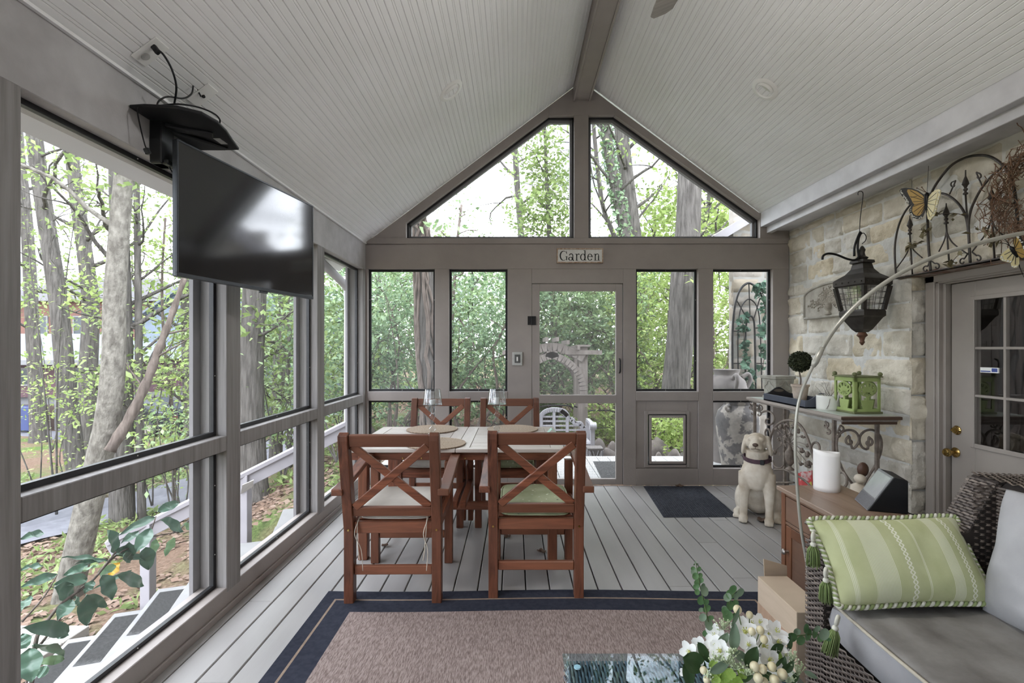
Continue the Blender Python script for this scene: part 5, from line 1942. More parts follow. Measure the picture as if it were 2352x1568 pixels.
frustum(mb, .095, 0, .095, .022, T)
frustum(mb, .080, .022, .098, .185, T)
frustum(mb, .106, .185, .108, .215, T)
mb.build('planter_body', MT['cast_stone'], pl_, bevel=.004)
mb = MB()
for k in range(4):
    Tk = T @ Matrix.Rotation(k * pi / 2, 4, 'Z') @ Matrix.Translation((0, -.092, .105)) @ Matrix.Rotation(RAD(6), 4, 'X')
    mb.tube([Tk @ Vector((.052 * cos(a) * (1 + .22 * cos(4 * a)), 0, .052 * sin(a) * (1 + .22 * cos(4 * a)))) for a in [2 * pi * i / 32 for i in range(32)]], .004, 6, closed=True)
mb.build('carved_panel', MT['cast_stone'], pl_, smooth='all')

MT['tray'] = mat('slate_blue_tray_paint', rgb(74, 78, 88), rgb(64, 68, 78), 6, rough=.5)
MT['tray_in'] = mat('black_tray_inside', rgb(38, 38, 40), rgb(46, 46, 48), 6, rough=.5)
tr = thing('serving_tray', 'dark slate serving tray with curved handle ends on the console', 'tray', (2.40, 4.14, ZC))
x0, x1, y0, y1 = 2.292, 2.56, 3.82, 4.46
MB().box(x0, x1, y0, y1, ZC, ZC + .010).build('tray_floor', MT['tray_in'], tr)
mb = MB()
mb.box(x0, x0 + .011, y0, y1, ZC, ZC + .062)
mb.box(x1 - .011, x1, y0, y1, ZC, ZC + .062)
mb.build('long_side', MT['tray'], tr, bevel=.002)
for y in (y0, y1 - .011):
    prof = []
    n = 18
    for i in range(n + 1):
        t = i / n
        prof.append((x0 + .011 + (x1 - x0 - .022) * t, ZC + .062 + .058 * (sin(pi * t) ** 2.2)))
    out_ = [(x0 + .011, ZC)] + prof + [(x1 - .011, ZC)]
    hc, hz = (x0 + x1) / 2, ZC + .088
    # handle end built as a plate with a slot
    m2 = MB()
    hole = [(hc + .045 * cos(2 * pi * i / 20), hz + .013 * sin(2 * pi * i / 20)) for i in range(20)]
    m2.prism(out_, y, y + .011, ax='y')
    m2.build('handle_end', MT['tray_in'] if y > 4 else MT['tray'], tr, bevel=.002)
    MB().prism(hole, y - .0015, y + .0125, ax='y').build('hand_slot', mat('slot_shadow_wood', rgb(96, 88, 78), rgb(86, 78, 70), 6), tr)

MT['terracotta_pale'] = mat('pale_washed_terracotta', rgb(196, 184, 170), rgb(174, 158, 142), 12, rough=.9, bump=.2, bscale=60, spec=.1)
tp = thing('topiary', 'ball topiary in a pale clay pot standing in the tray', 'topiary', (2.50, 4.24, ZC + .011))
T = Matrix.Translation((2.50, 4.24, ZC + .011))
MB().lathe([(0, 0), (.048, 0), (.066, .128), (.073, .130), (.074, .148), (.066, .148), (.062, .135), (0, .132)], 28, T).build('pot', MT['terracotta_pale'], tp, smooth=True)
MB().tube(smooth_path([(2.50, 4.24, ZC + .13), (2.506, 4.24, ZC + .2), (2.496, 4.242, ZC + .26), (2.50, 4.24, ZC + .31)], 4), .006, 7).build('stem', MT['bark_brown'], tp, smooth='all')
bc = Vector((2.50, 4.24, 1.268))
MB().ball(bc, .078, 16, 10).build('moss_core', mat('topiary_core', rgb(40, 44, 30), rgb(50, 54, 36), 20, rough=1), tp, smooth='all')
P = []
for _ in range(1500):
    d = Vector((random.gauss(0, 1), random.gauss(0, 1), random.gauss(0, 1))).normalized()
    P.append(bc + d * random.uniform(.078, .094))
leafpile('foliage', None, P, .018, leafmat('topiary_leaf', [rgb(46, 54, 34), rgb(62, 70, 44), rgb(54, 60, 36), rgb(74, 80, 56)], .1), tp, width=.7)

MT['white_glaze'] = mat('white_glazed_ceramic', rgb(222, 222, 214), rgb(214, 214, 206), 4, rough=.3)
wp = thing('white_pot', 'white pot with a broken rim and bare twigs on the console', 'pot', (2.415, 3.735, ZC))
T = Matrix.Translation((2.415, 3.735, ZC))
mb = MB()
n = 48


def potfn(u, v):
    a = 2 * pi * u
    dv = (a - RAD(285) + pi) % (2 * pi) - pi
    h = .112 - (max(0, .045 - abs(dv) * .13) if abs(dv) < .35 else 0)
    r = .073 + .002 * v
    return (r * cos(a), r * sin(a), h * v)


mb.grid(potfn, n, 8, T, closeu=True)
mb.lathe([(0, 0), (.073, 0), (.073, .004), (0, .004)], n, T)
mb.build('pot_body', MT['white_glaze'], wp, smooth=True, solid=.006)
MB().lathe([(0, .05), (.069, .05), (.06, .066), (0, .074)], 20, T).build('soil', mat('brown_soil', rgb(92, 66, 56), rgb(70, 50, 42), 30, rough=1), wp)
mb = MB()
rg = random.Random(3)
for k in range(9):
    p0 = Vector((2.415 + rg.gauss(0, .015), 3.735 + rg.gauss(0, .015), ZC + .07))
    mb.tube(branch_path(p0, (rg.gauss(0, .35), rg.gauss(0, .35), 1), rg.uniform(.08, .17), 7, .2, 0, rg), taper(8, .0022, .0008), 5)
for k in range(2):
    mb.tube(smooth_path([(2.40, 3.70, ZC + .075), (2.39, 3.668, ZC + .10), (2.375, 3.66, ZC + .05), (2.368 - k * .01, 3.668, ZC + .012)], 5), .0014, 5)
mb.build('twigs', mat('grey_twigs', rgb(120, 112, 104), rgb(96, 88, 80), 20, rough=.9), wp, smooth='all')

MT['lime_paint'] = mat('lime_green_paint', rgb(160, 176, 112), rgb(146, 162, 98), 8, rough=.5)
MT['olive_paint'] = mat('olive_cap_paint', rgb(112, 116, 78), rgb(98, 102, 68), 14, rough=.6)
gl = thing('candle_lantern', 'lime green square lantern cut with tree shapes on the console', 'lantern', (2.545, 3.60, ZC))
T0 = Matrix.Translation((2.545, 3.60, ZC)) @ Matrix.Rotation(RAD(4), 4, 'Z')
hs = .098
mb = MB()
mb.box(-hs - .012, hs + .012, -hs - .012, hs + .012, 0, .014, T0)
mb.build('base', MT['olive_paint'], gl, bevel=.002)
MB().box(-hs - .014, hs + .014, -hs - .014, hs + .014, .262, .272, T0).build('cap', MT['olive_paint'], gl, bevel=.002)
for sx in (-1, 1):
    for sy in (-1, 1):
        MB().ball((sx * hs, sy * hs, .285), .016, 12, 8, T0).build('ball_finial', MT['olive_paint'], gl, smooth='all')
for k in range(4):
    Tk = T0 @ Matrix.Rotation(k * pi / 2, 4, 'Z') @ Matrix.Translation((0, -hs, 0))
    mb = MB()
    # frame
    for a in ((-hs, -hs + .018, .014, .262), (hs - .018, hs, .014, .262), (-hs, hs, .014, .034), (-hs, hs, .232, .262)):
        mb.box(a[0], a[1], -.004, .004, a[2], a[3], Tk)
    # pot of the cut-out tree
    mb.prism([(-.034, .034), (.034, .034), (.048, .098), (-.048, .098)], -.004, .004, Tk, 'y')
    mb.box(-.009, .009, -.004, .004, .098, .125, Tk)
    # crown as a lattice of leaf-shaped holes
    R0 = .066
    cc = (0, .176)
    N = 26
    for i in range(N):
        a0, a1 = 2 * pi * i / N, 2 * pi * (i + 1) / N
        mb.prism([(cc[0] + r_ * cos(a), cc[1] + r_ * .82 * sin(a)) for r_, a in ((R0 - .012, a0), (R0, a0), (R0, a1), (R0 - .012, a1))], -.004, .004, Tk, 'y')
    for i in range(9):
        a = RAD(-70 + i * 40)
        p_, q_ = (cc[0] + .004 * cos(a), cc[1] - .03), (cc[0] + (R0 - .008) * cos(a), cc[1] + (R0 - .008) * .82 * sin(a))
        d = Vector((q_[0] - p_[0], q_[1] - p_[1])).normalized() * .006
        mb.prism([(p_[0] - d.y, p_[1] + d.x), (p_[0] + d.y, p_[1] - d.x), (q_[0] + d.y, q_[1] - d.x), (q_[0] - d.y, q_[1] + d.x)], -.004, .004, Tk, 'y')
    mb.prism([(.040 * cos(2 * pi * i / 20), .17 + .026 * sin(2 * pi * i / 20)) for i in range(20)], -.0035, .0035, Tk, 'y')
    mb.build('cut_panel', MT['lime_paint'], gl)

# ------------------------------------------------------------------ dog statue
MT['dog'] = mat('cream_cast_stone', rgb(220, 212, 198), rgb(182, 168, 148), 7, detail=8, lo=.38, hi=.68, rough=.75, bump=.3, bscale=30, bdist=.006, spec=.2)
dg = thing('dog_statue', 'cream stone sitting dog statue with a dark collar beside the console', 'statue', (1.965, 3.925, 0), RAD(-30))
b = MB()
for s in (-1, 1):
    b.tube([(s * .075, -.035, .38), (s * .086, -.055, .30), (s * .090, -.070, .20), (s * .092, -.088, .11), (s * .092, -.10, .06)], [.062, .050, .037, .030, .031], 14)
    b.ball((s * .092, -.118, .032), (.037, .052, .032), 14, 10)
    for k in (-1, 0, 1):
        b.ball((s * .092 + k * .021, -.158 + abs(k) * .008, .020), (.0125, .022, .020), 10, 8)
    b.ball((s * .122, .13, .125), (.058, .115, .12), 14, 10)
    b.ball((s * .148, .03, .030), (.034, .085, .030), 12, 8)
    for k in (-1, 0, 1):
        b.ball((s * .148 + k * .019, -.05, .018), (.012, .022, .018), 8, 6)
    # ears
    Me = Matrix.Translation((s * .092, -.045, .600)) @ Matrix.Rotation(s * RAD(-10), 4, 'Y') @ Matrix.Rotation(RAD(8), 4, 'X')
    b.ball((0, 0, 0), (.018, .046, .080), 12, 10, Me)
    b.ball((s * .070, -.03, .665), (.026, .04, .022), 10, 8)
    b.ball((s * .036, -.118, .668), (.026, .024, .018), 10, 8)     # brow
    b.ball((s * .024, -.158, .612), (.028, .042, .027), 12, 8)     # flews
b.ball((0, -.03, .375), (.118, .098, .135), 20, 14)
b.ball((0, -.075, .33), (.072, .05, .085), 16, 12)
b.ball((0, .02, .445), (.104, .095, .085), 18, 12)
b.ball((0, .10, .26), (.108, .125, .19), 18, 14)
b.ball((0, .16, .14), (.128, .14, .135), 18, 12)
b.tube([(0, .0, .43), (0, -.02, .50), (0, -.035, .57)], [.098, .085, .076], 18)
b.ball((0, -.055, .636), (.080, .085, .072), 18, 12)
b.tube([(0, -.09, .645), (0, -.14, .632), (0, -.188, .628)], [.056, .044, .034], 14)
b.ball((0, -.185, .626), (.034, .026, .028), 12, 8)
b.ball((0, -.14, .594), (.036, .055, .022), 12, 8)
b.tube([(0, .28, .05), (.06, .33, .03), (.16, .33, .025)], [.03, .024, .012], 8)
o = b.build('body', MT['dog'], dg, local=True)
md = o.modifiers.new('Remesh', 'REMESH')
md.mode = 'VOXEL'
md.voxel_size = .0075
md.use_smooth_shade = True
md = o.modifiers.new('Smooth', 'SMOOTH')
md.factor = .5
md.iterations = 3
MB().ball((0, -.214, .637), (.021, .012, .015), 14, 10).build('nose', mat('brown_statue_nose', rgb(92, 76, 66), rgb(76, 62, 54), 20, rough=.6), dg, smooth='all', local=True)
mb = MB()
for s in (-1, 1):
    mb.ball((s * .034, -.132, .656), (.013, .007, .009), 10, 8)
mb.build('eyes', mat('worn_statue_eye', rgb(150, 138, 120), rgb(130, 118, 102), 20), dg, smooth='all', local=True)
mb = MB()
mb.tube([(-.030, -.196, .600), (0, -.214, .606), (.030, -.196, .600)], .0022, 6)
mb.tube([(0, -.214, .606), (0, -.218, .624)], .002, 6)
mb.build('mouth_line', mat('mouth_shadow_paint', rgb(112, 96, 80)), dg, smooth='all', local=True)
N = 40
ring_ = [(.098 * cos(2 * pi * i / N), -.013 + .094 * sin(2 * pi * i / N), .500 + .016 * sin(2 * pi * i / N)) for i in range(N)]
mb = MB()
vs = []
for x, y, z in ring_:
    for k, dz in ((1.0, -.017), (1.06, -.014), (1.06, .014), (1.0, .017)):
        vs.append((x * k, -.013 + (y + .013) * k, z + dz))
fs = []
for i in range(N):
    j = (i + 1) % N
    for k in range(4):
        fs.append((i * 4 + k, i * 4 + (k + 1) % 4, j * 4 + (k + 1) % 4, j * 4 + k))
cl_ = mb.add(vs, fs).build('collar', mat('worn_purple_collar', rgb(88, 66, 74), rgb(66, 50, 58), 40, rough=.8, bump=.3, bscale=200), dg, smooth=True, local=True)
MB().box(.028, .058, -.128, -.108, .468, .506).build('buckle', MT['black_plastic'], cl_, bevel=.004, local=True)

# ------------------------------------------------------------------ side cabinet
MT['cabx'] = wood('brown_cabinet_wood_x', rgb(124, 94, 76), rgb(90, 66, 52), 'y', rgb(112, 90, 76), .45, 7)
MT['cabz'] = wood('brown_cabinet_wood_z', rgb(122, 82, 58), rgb(88, 56, 40), 'z', rgb(104, 70, 50), .45, 7)
MT['cabtop'] = wood('worn_cabinet_top', rgb(152, 128, 110), rgb(104, 82, 68), 'y', rgb(134, 118, 106), .4, 6)
cb = thing('side_cabinet', 'brown wooden side cabinet with drawer and door behind the wicker sofa arm', 'cabinet', (1.565, 2.32, 0))
MB().box(1.388, 1.735, 2.075, 2.570, .634, .656).build('top', MT['cabtop'], cb, bevel=.003)
mb = MB()
for y in (2.095, 2.52):
    mb.box(1.405, 1.437, y, y + .033, 0, .634)
    mb.box(1.69, 1.72, y, y + .033, 0, .634)
mb.build('corner_post', MT['cabz'], cb, bevel=.002)
mb = MB()
mb.box(1.432, 1.695, 2.10, 2.112, .05, .634)
mb.box(1.432, 1.695, 2.536, 2.548, .05, .634)
mb.box(1.70, 1.712, 2.128, 2.52, .05, .634)
mb.box(1.432, 1.70, 2.112, 2.536, .05, .065)
mb.build('side_panels', wood('shaded_cabinet_side', rgb(66, 44, 34), rgb(48, 32, 26), 'z', None, .5), cb)  # the shade on the near side is put into this darker brown
mb = MB()
mb.box(1.409, 1.43, 2.128, 2.52, .616, .634)
mb.box(1.409, 1.43, 2.128, 2.52, .468, .484)
mb.box(1.409, 1.43, 2.128, 2.52, .04, .06)
mb.build('front_rails', MT['cabx'], cb, bevel=.002)
dw = MB().box(1.407, 1.428, 2.133, 2.516, .487, .613).build('drawer', MT['cabx'], cb, bevel=.003)
T = Matrix.Translation((1.407, 2.29, .548)) @ Matrix.Rotation(RAD(-90), 4, 'Y')
cup = MB()


def cupf(u, v):
    a = pi * u
    r = .036
    return (-(.022 * sin(pi * v / 2)) if False else 1.407 - .024 * sin(v * pi / 2) * sin(a) ** .6, 2.29 + r * 1.25 * cos(a) * (1 - .15 * v), .540 + r * sin(a) * (1 - .55 * v) - .006 * v)


cup.grid(cupf, 16, 9)
cup.build('cup_pull', MT['nickel'], dw, smooth='all', solid=.002)
drm = MB()
drm.box(1.409, 1.426, 2.133, 2.175, .063, .465)
drm.box(1.409, 1.426, 2.472, 2.516, .063, .465)
drm.box(1.409, 1.426, 2.175, 2.472, .063, .115)
drm.box(1.409, 1.426, 2.175, 2.472, .415, .465)
dd = drm.build('door', MT['cabz'], cb, bevel=.002)
MB().box(1.416, 1.424, 2.17, 2.477, .11, .42).build('door_panel', MT['cabx'], dd)
MB().lathe([(0, 0), (.007, 0), (.006, .014), (.014, .020), (.015, .027), (.008, .033), (0, .034)], 16, Matrix.Translation((1.409, 2.494, .335)) @ Matrix.Rotation(RAD(-90), 4, 'Y')).build('door_knob', MT['nickel'], dd, smooth=True)

pc = thing('pillar_candle', 'thick white pillar candle on the side cabinet', 'candle', (1.602, 2.487, .6565))
mb = MB()
NN = 40


def pcf(u, v):
    a = 2 * pi * u
    return (1.602 + .0565 * cos(a), 2.487 + .0565 * sin(a), .6565 + v * (.198 + .008 * cos(a - RAD(200)) + .004 * cos(2 * a + .6)))


mb.grid(pcf, NN, 10, closeu=True)
mb.lathe([(0, .0), (.0565, .0), (.0565, .001), (0, .001)], NN, Matrix.Translation((1.602, 2.487, .6565)))
mb.build('wax', MT['candle_wax'], pc, smooth=True, solid=.006)
MB().lathe([(0, .165), (.053, .172), (.053, .168), (0, .160)], 24, Matrix.Translation((1.602, 2.487, .6565))).build('wax_pool', MT['candle_wax'], pc)

# smart display: wedge with a sloping screen
BR, BL = Vector((1.577, 2.162, 0)), Vector((1.634, 2.324, 0))
wv_ = (BL - BR).normalized()
dv_ = Vector((.91, .41, 0))
dv_ = (dv_ - wv_ * dv_.dot(wv_)).normalized()
WL = (BL - BR).length
TD = Matrix(((wv_.x, dv_.x, 0, BR.x), (wv_.y, dv_.y, 0, BR.y), (0, 0, 1, .6565), (0, 0, 0, 1)))
sd = thing('smart_display', 'black wedge shaped smart display with a grey screen on the side cabinet', 'display', (1.64, 2.25, .6565))
MB().prism([(0, .0), (.098, .157), (.150, .146), (.150, .0)], 0, WL, TD, 'x').build('case', mat('matte_black_case', rgb(18, 18, 20), rgb(24, 24, 26), 20, rough=.5), sd, bevel=.003)
sl = Vector((.098, .157)).normalized()


def onface(w0, w1, s0, s1, e0, e1, name, m):
    nn = Vector((-sl.y, sl.x))
    L_ = (Vector((.098, .157))).length
    mb = MB()
    vs = []
    for w_ in (w0, w1):
        for s_, e_ in ((s0, e0), (s1, e0), (s1, e1), (s0, e1)):
            q_ = sl * (s_ * L_) + nn * e_
            vs.append(TD @ Vector((w_ * WL, q_.x, q_.y)))
    mb.add(vs, [(3, 2, 1, 0), (4, 5, 6, 7), (0, 1, 5, 4), (1, 2, 6, 5), (2, 3, 7, 6), (3, 0, 4, 7)])
    return mb.build(name, m, sd)


onface(.0, 1, .0, 1, 0, .003, 'front_frame', mat('grey_display_frame', rgb(120, 120, 122), rgb(110, 110, 112), 20, rough=.3))
onface(.05, .95, .34, .95, .003, .0042, 'screen', mat('pale_grey_screen', rgb(170, 172, 172), rgb(150, 152, 153), 6, rough=.08, spec=.7))
onface(.02, .98, .02, .30, .003, .004, 'speaker_grille', mat('grey_speaker_cloth', rgb(112, 112, 114), rgb(96, 96, 98), 200, rough=.9))
cable('power_cable', 'black cable trailing from the smart display over the cabinet edge', [at(2044, 1162, 2.25), at(2065, 1167, 2.22) + Vector((0, 0, .002)), at(2092, 1180, 2.13), Vector((1.738, 2.06, .665)), Vector((1.745, 2.05, .58)), Vector((1.745, 2.055, .40))], .0025)
o = MB().grid(lambda u, v: (1.70 + .03 * v + .04 * u, 2.27 + .11 * u, .658 + .012 * sin(u * 3)), 8, 3).build('paper_slip', MT['white_plastic'], solid=.001)
tag(o, 'white paper slip behind the smart display', 'paper')

# ------------------------------------------------------------------ cardboard box, arc lamp
MT['cardboard'] = mat('brown_cardboard', rgb(204, 186, 164), rgb(190, 172, 150), 3, (1, 1, 6), rough=.8, spec=.15)
MT['tape'] = mat('clear_packing_tape', rgb(188, 160, 136), rgb(176, 148, 126), 6, (1, 8, 1), rough=.25)
bxo = thing('cardboard_box', 'closed cardboard box with tape between sofa arm and side cabinet', 'box', (1.215, 2.125, 0))
MB().box(1.148, 1.288, 1.972, 2.288, 0.001, .306).build('box_body', MT['cardboard'], bxo, bevel=.002)
MB().box(1.1465, 1.150, 1.973, 2.287, .125, .185).build('tape_strip', MT['tape'], bxo)
MB().add([(1.20, 2.300, .0), (1.31, 2.318, .0), (1.31, 2.333, .335), (1.19, 2.316, .375)], [(0, 1, 2, 3)]).build('loose_flap', MT['cardboard'], bxo, solid=.004)

MT['lamp_metal'] = mat('pale_grey_lamp_metal', rgb(178, 176, 166), rgb(164, 162, 152), 6, rough=.35, metal=.35)
al = thing('arc_floor_lamp', 'thin arched floor lamp rising behind the sofa arm and curving over the sofa', 'lamp', (1.173, 1.943, 0))
YA = 1.943
lo = [at(1858, 1345, YA)]
lo[0] = Vector((1.178, YA, .0))
pa = [Vector((1.178, YA, .0)), at(1858, 1345, YA), at(1838, 1200, YA), at(1827, 1050, YA), at(1829, 960, YA), at(1841, 900, YA), at(1868, 838, YA)]
MB().tube(smooth_path(pa, 6), .0058, 10).build('lower_pole', MT['lamp_metal'], al, smooth='all')
MB().tube([at(1867, 842, YA), at(1872, 832, YA), at(1889, 798, YA)], [.008, .013, .010], 12).build('sleeve', MT['lamp_metal'], al, smooth='all')
pb = [at(1888, 800, YA), at(1925, 745, YA), at(1985, 685, YA), at(2060, 632, YA), at(2150, 588, YA), at(2250, 558, YA), at(2352, 535, YA), at(2480, 520, YA), at(2600, 530, YA)]
MB().tube(smooth_path(pb, 6), .0085, 10).build('arc', MT['lamp_metal'], al, smooth='all')
MB().lathe([(0, 0), (.02, 0), (.02, .004), (.008, .01), (0, .01)], 16, Matrix.Translation((1.178, YA, 0.0))).build('foot', MT['lamp_metal'], al, smooth=True)
pe = at(2600, 530, YA)
MB().lathe([(0, -.02), (.02, -.02), (.09, -.14), (.092, -.14), (.03, .0), (0, .01)], 28, Matrix.Translation(pe)).build('lamp_shade', MT['lamp_metal'], al, smooth=True)

# ------------------------------------------------------------------ wicker sofa
WK = [rgb(92, 82, 76), rgb(118, 106, 97), rgb(66, 57, 53), rgb(140, 127, 115), rgb(100, 89, 82), rgb(78, 68, 62)]
MT['wicker'] = mat('brown_grey_wicker', rgb(112, 102, 94), rgb(92, 82, 76), 20, rough=.45, island=WK, imix=.75, spec=.5)
MT['wicker_dark'] = mat('wicker_backing', rgb(44, 38, 35), rgb(54, 46, 42), 12, rough=.8)


def weave(mb, O, U, V, W, Hh, pu=.022, pv=.010, amp=.0045, sub=4, lift=.004, seg=None):
    """rows of flat strands running along U, over and under stakes"""
    O, U, V = Vector(O), Vector(U).normalized(), Vector(V).normalized()
    Nn = U.cross(V).normalized()
    rows = int(Hh / pv)
    nu = max(2, int(W / pu * sub))
    h = pv * .86
    for r_ in range(rows):
        v0 = r_ * pv
        base = len(mb.v)
        cuts = [0, nu] if not seg else list(range(0, nu, seg)) + [nu]
        for c0, c1 in zip(cuts[:-1], cuts[1:]):
            base = len(mb.v)
            for i in range(c0, c1 + 1):
                u = W * i / nu
                ph = pi * u / pu + r_ * pi
                d = lift + amp * sin(ph)
                for dv, dd in ((.08, -.0018), (.5, .001), (.92, -.0018)):
                    q_ = O + U * u + V * (v0 + h * dv) + Nn * (d + dd)
                    mb.v.append((q_.x, q_.y, q_.z))
            for i in range(c1 - c0):
                for k in range(2):
                    a = base + i * 3 + k
                    mb.f.append((a, a + 3, a + 4, a + 1))
    return mb


sf = thing('wicker_sofa', 'brown wicker sofa with sloping arm in front of the house door', 'sofa', (1.6, .8, 0))
mb = MB()
arm_prof = [(1.152, .02), (2.05, .02), (2.05, .87), (1.86, .885), (1.80, .885), (1.69, .70), (1.55, .665), (1.20, .655), (1.165, .645), (1.152, .62)]
mb.prism(arm_prof, 1.803, 1.912, ax='y')
mb.box(1.162, 2.05, -.4, 1.803, .03, .30)
mb.prism([(1.86, .30), (2.05, .30), (2.05, .87), (1.83, .885), (1.80, .86)], -.4, 1.803, ax='y')
mb.build('frame', MT['wicker_dark'], sf, bevel=.006)
w_ = MB()
weave(w_, (1.152, 1.913, .02), (0, -1, 0), (0, 0, 1), .112, .625, .019, .0095)
weave(w_, (1.160, 1.80, .648), (0, 1, 0), (1, .0, .03), .112, .39, .019, .0095)
# (the strands of the arm top run across it)
w_.build('arm_weave', MT['wicker'], sf, smooth='all')
w_ = MB()
weave(w_, (1.154, 1.806, .03), (0, -1, 0), (0, 0, 1), 2.0, .300, .021, .0095, seg=28)
w_.build('front_weave', MT['wicker'], sf, smooth='all')
w_ = MB()
weave(w_, (1.545, 1.912, .664), (0, -1, 0), (1, 0, .25), .109, .148, .019, .011)
weave(w_, (1.69, 1.915, .70), (0, -1, 0), (.51, 0, .86), .115, .215, .019, .011)
weave(w_, (1.80, 1.915, .888), (0, -1, 0), (1, 0, -.05), 1.2, .25, .022, .012, seg=24)
weave(w_, (1.797, 1.803, .45), (0, -1, 0), (0, 0, 1), 1.0, .42, .022, .012, seg=24)
w_.build('back_weave', MT['wicker'], sf, smooth='all')
w_ = MB()
weave(w_, (2.04, 1.801, .66), (-1, 0, 0), (0, 0, 1), .33, .22, .022, .012)
weave(w_, (2.04, 1.801, .30), (-1, 0, 0), (0, 0, 1), .885, .36, .022, .012, seg=20)
w_.build('arm_inner_weave', MT['wicker'], sf, smooth='all')

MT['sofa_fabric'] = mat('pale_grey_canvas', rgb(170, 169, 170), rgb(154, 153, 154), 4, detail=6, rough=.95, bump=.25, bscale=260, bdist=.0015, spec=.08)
MT['sofa_top'] = mat('worn_shaded_canvas', rgb(150, 147, 143), rgb(116, 112, 108), 5, detail=8, rough=.95, bump=.25, bscale=260, bdist=.0015, spec=.08)
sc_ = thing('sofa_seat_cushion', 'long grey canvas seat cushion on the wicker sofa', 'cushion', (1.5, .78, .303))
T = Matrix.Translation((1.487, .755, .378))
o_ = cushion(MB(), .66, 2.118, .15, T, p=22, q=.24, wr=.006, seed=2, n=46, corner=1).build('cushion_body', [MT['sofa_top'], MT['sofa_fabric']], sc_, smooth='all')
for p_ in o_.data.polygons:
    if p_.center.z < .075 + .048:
        p_.material_index = 1  # worn top; paler sides have the window light put into their canvas
MB().tube([T @ Vector((x, y, .060)) for x, y, z in rim_path(.657, 2.11, rc=.03)], .0055, 7, closed=True).build('piping', mat('cream_piping', rgb(190, 182, 166), rgb(176, 168, 152), 20, rough=.9), sc_, smooth='all')

bp = thing('back_pillow', 'plump pale grey back pillow against the sofa back', 'pillow', (1.70, 1.45, .46))
Tb = Matrix.Translation((1.735, 1.452, .662)) @ Matrix.Rotation(RAD(4), 4, 'Z') @ Matrix.Rotation(RAD(-78), 4, 'Y') @ Matrix.Rotation(RAD(90), 4, 'Z')
cushion(MB(), .58, .46, .21, Tb, p=2.6, q=.62, bow=.06, wr=.02, seed=9, n=34, corner=1).build('pillow_body', MT['sofa_fabric'], bp, smooth='all')
MB().tube([Tb @ Vector(q_) for q_ in rim_path(.578, .458, bow=.06)], .004, 6, closed=True).build('piping', MT['sofa_fabric'], bp, smooth='all')

# green lumbar pillow
GWd, GH = .60, .305
o0 = Vector((1.432, 1.695, .472))
ux = Vector((1, .055, .0)).normalized()
uy = Vector((-.13, .53, .84))
uy = (uy - ux * uy.dot(ux)).normalized()
un = ux.cross(uy)
cpt = o0 + uy * GH * .46 + Vector((-.018, 0, .02))
MG = Matrix(((ux.x, uy.x, un.x, cpt.x), (ux.y, uy.y, un.y, cpt.y), (ux.z, uy.z, un.z, cpt.z), (0, 0, 0, 1)))
m, nt, b, out = nodes('green_striped_cotton')
v = coords(nt)
sx = nt.nodes.new('ShaderNodeSeparateXYZ')
nt.links.new(v, sx.inputs[0])
U_ = math_(nt, 'ADD', math_(nt, 'DIVIDE', sx.outputs[0], GWd), .5)
acc = None
def band(a, b_):
    return math_(nt, 'MULTIPLY', math_(nt, 'GREATER_THAN', U_, a), math_(nt, 'LESS_THAN', U_, b_))
def addm(x):
    global acc
    acc = x if acc is None else math_(nt, 'MAXIMUM', acc, x)
fine = math_(nt, 'GREATER_THAN', math_(nt, 'SINE', math_(nt, 'MULTIPLY', U_, 2 * pi * 125)), -.1)
for a, b_ in ((.105, .130), (.225, .365), (.545, .560), (.695, .765), (.905, .965)):
    addm(math_(nt, 'MULTIPLY', math_(nt, 'MULTIPLY', band(a, b_), fine), .75))
for c in (.455, .825):
    w1 = math_(nt, 'MULTIPLY', math_(nt, 'SINE', math_(nt, 'MULTIPLY', sx.outputs[1], 2 * pi / .03)), .012)
    for sgn in (1, -1):
        dd = math_(nt, 'ABSOLUTE', math_(nt, 'SUBTRACT', math_(nt, 'SUBTRACT', U_, c), math_(nt, 'MULTIPLY', w1, sgn)))
        addm(math_(nt, 'LESS_THAN', dd, .005))
nz = noise(nt, v, 12, 5)
gcol = ramp(nt, nz, [(.3, rgb(196, 200, 158)), (.7, rgb(182, 187, 142))])
nt.links.new(mixc(nt, acc, gcol, rgb(232, 232, 214)), b.inputs['Base Color'])
b.inputs['Roughness'].default_value = .95
b.inputs['Specular IOR Level'].default_value = .08
bumpn(nt, b, noise(nt, v, 500, 3), .3, .001)
MT['green_stripe'] = m
gpw = thing('lumbar_pillow', 'green striped lumbar pillow with tassels leaning on the sofa arm', 'pillow', cpt)
gpw.rotation_euler = MG.to_euler()
cushion(MB(), GWd, GH, .135, None, p=2.8, q=.6, bow=.085, wr=.006, seed=4, n=34, corner=1).build('pillow_cover', MT['green_stripe'], gpw, smooth='all', local=True)
rp = rim_path(GWd + .012, GH + .012, bow=.085, n=60, rc=.02)
MT['cord_white'] = mat('white_cotton_cord', rgb(214, 212, 198), rgb(200, 198, 184), 60, rough=.95)
MT['cord_green'] = mat('green_cotton_cord', rgb(150, 162, 112), rgb(134, 148, 98), 60, rough=.95)
for ph, m_ in ((0, 'cord_white'), (pi, 'cord_green')):
    pts = []
    n = len(rp)
    for i in range(n * 3):
        t = i / 3
        a, b_ = Vector(rp[int(t) % n]), Vector(rp[(int(t) + 1) % n])
        p = a.lerp(b_, t - int(t))
        tg = (b_ - a).normalized() if (b_ - a).length > 1e-6 else Vector((1, 0, 0))
        s_ = tg.cross(Vector((0, 0, 1)))
        an = i * .62 + ph
        pts.append(p + s_ * (cos(an) * .0048) + Vector((0, 0, sin(an) * .0048)))
    MB().tube(pts, .0058, 6, closed=True).build('braided_cord', MT[m_], gpw, smooth='all', local=True)
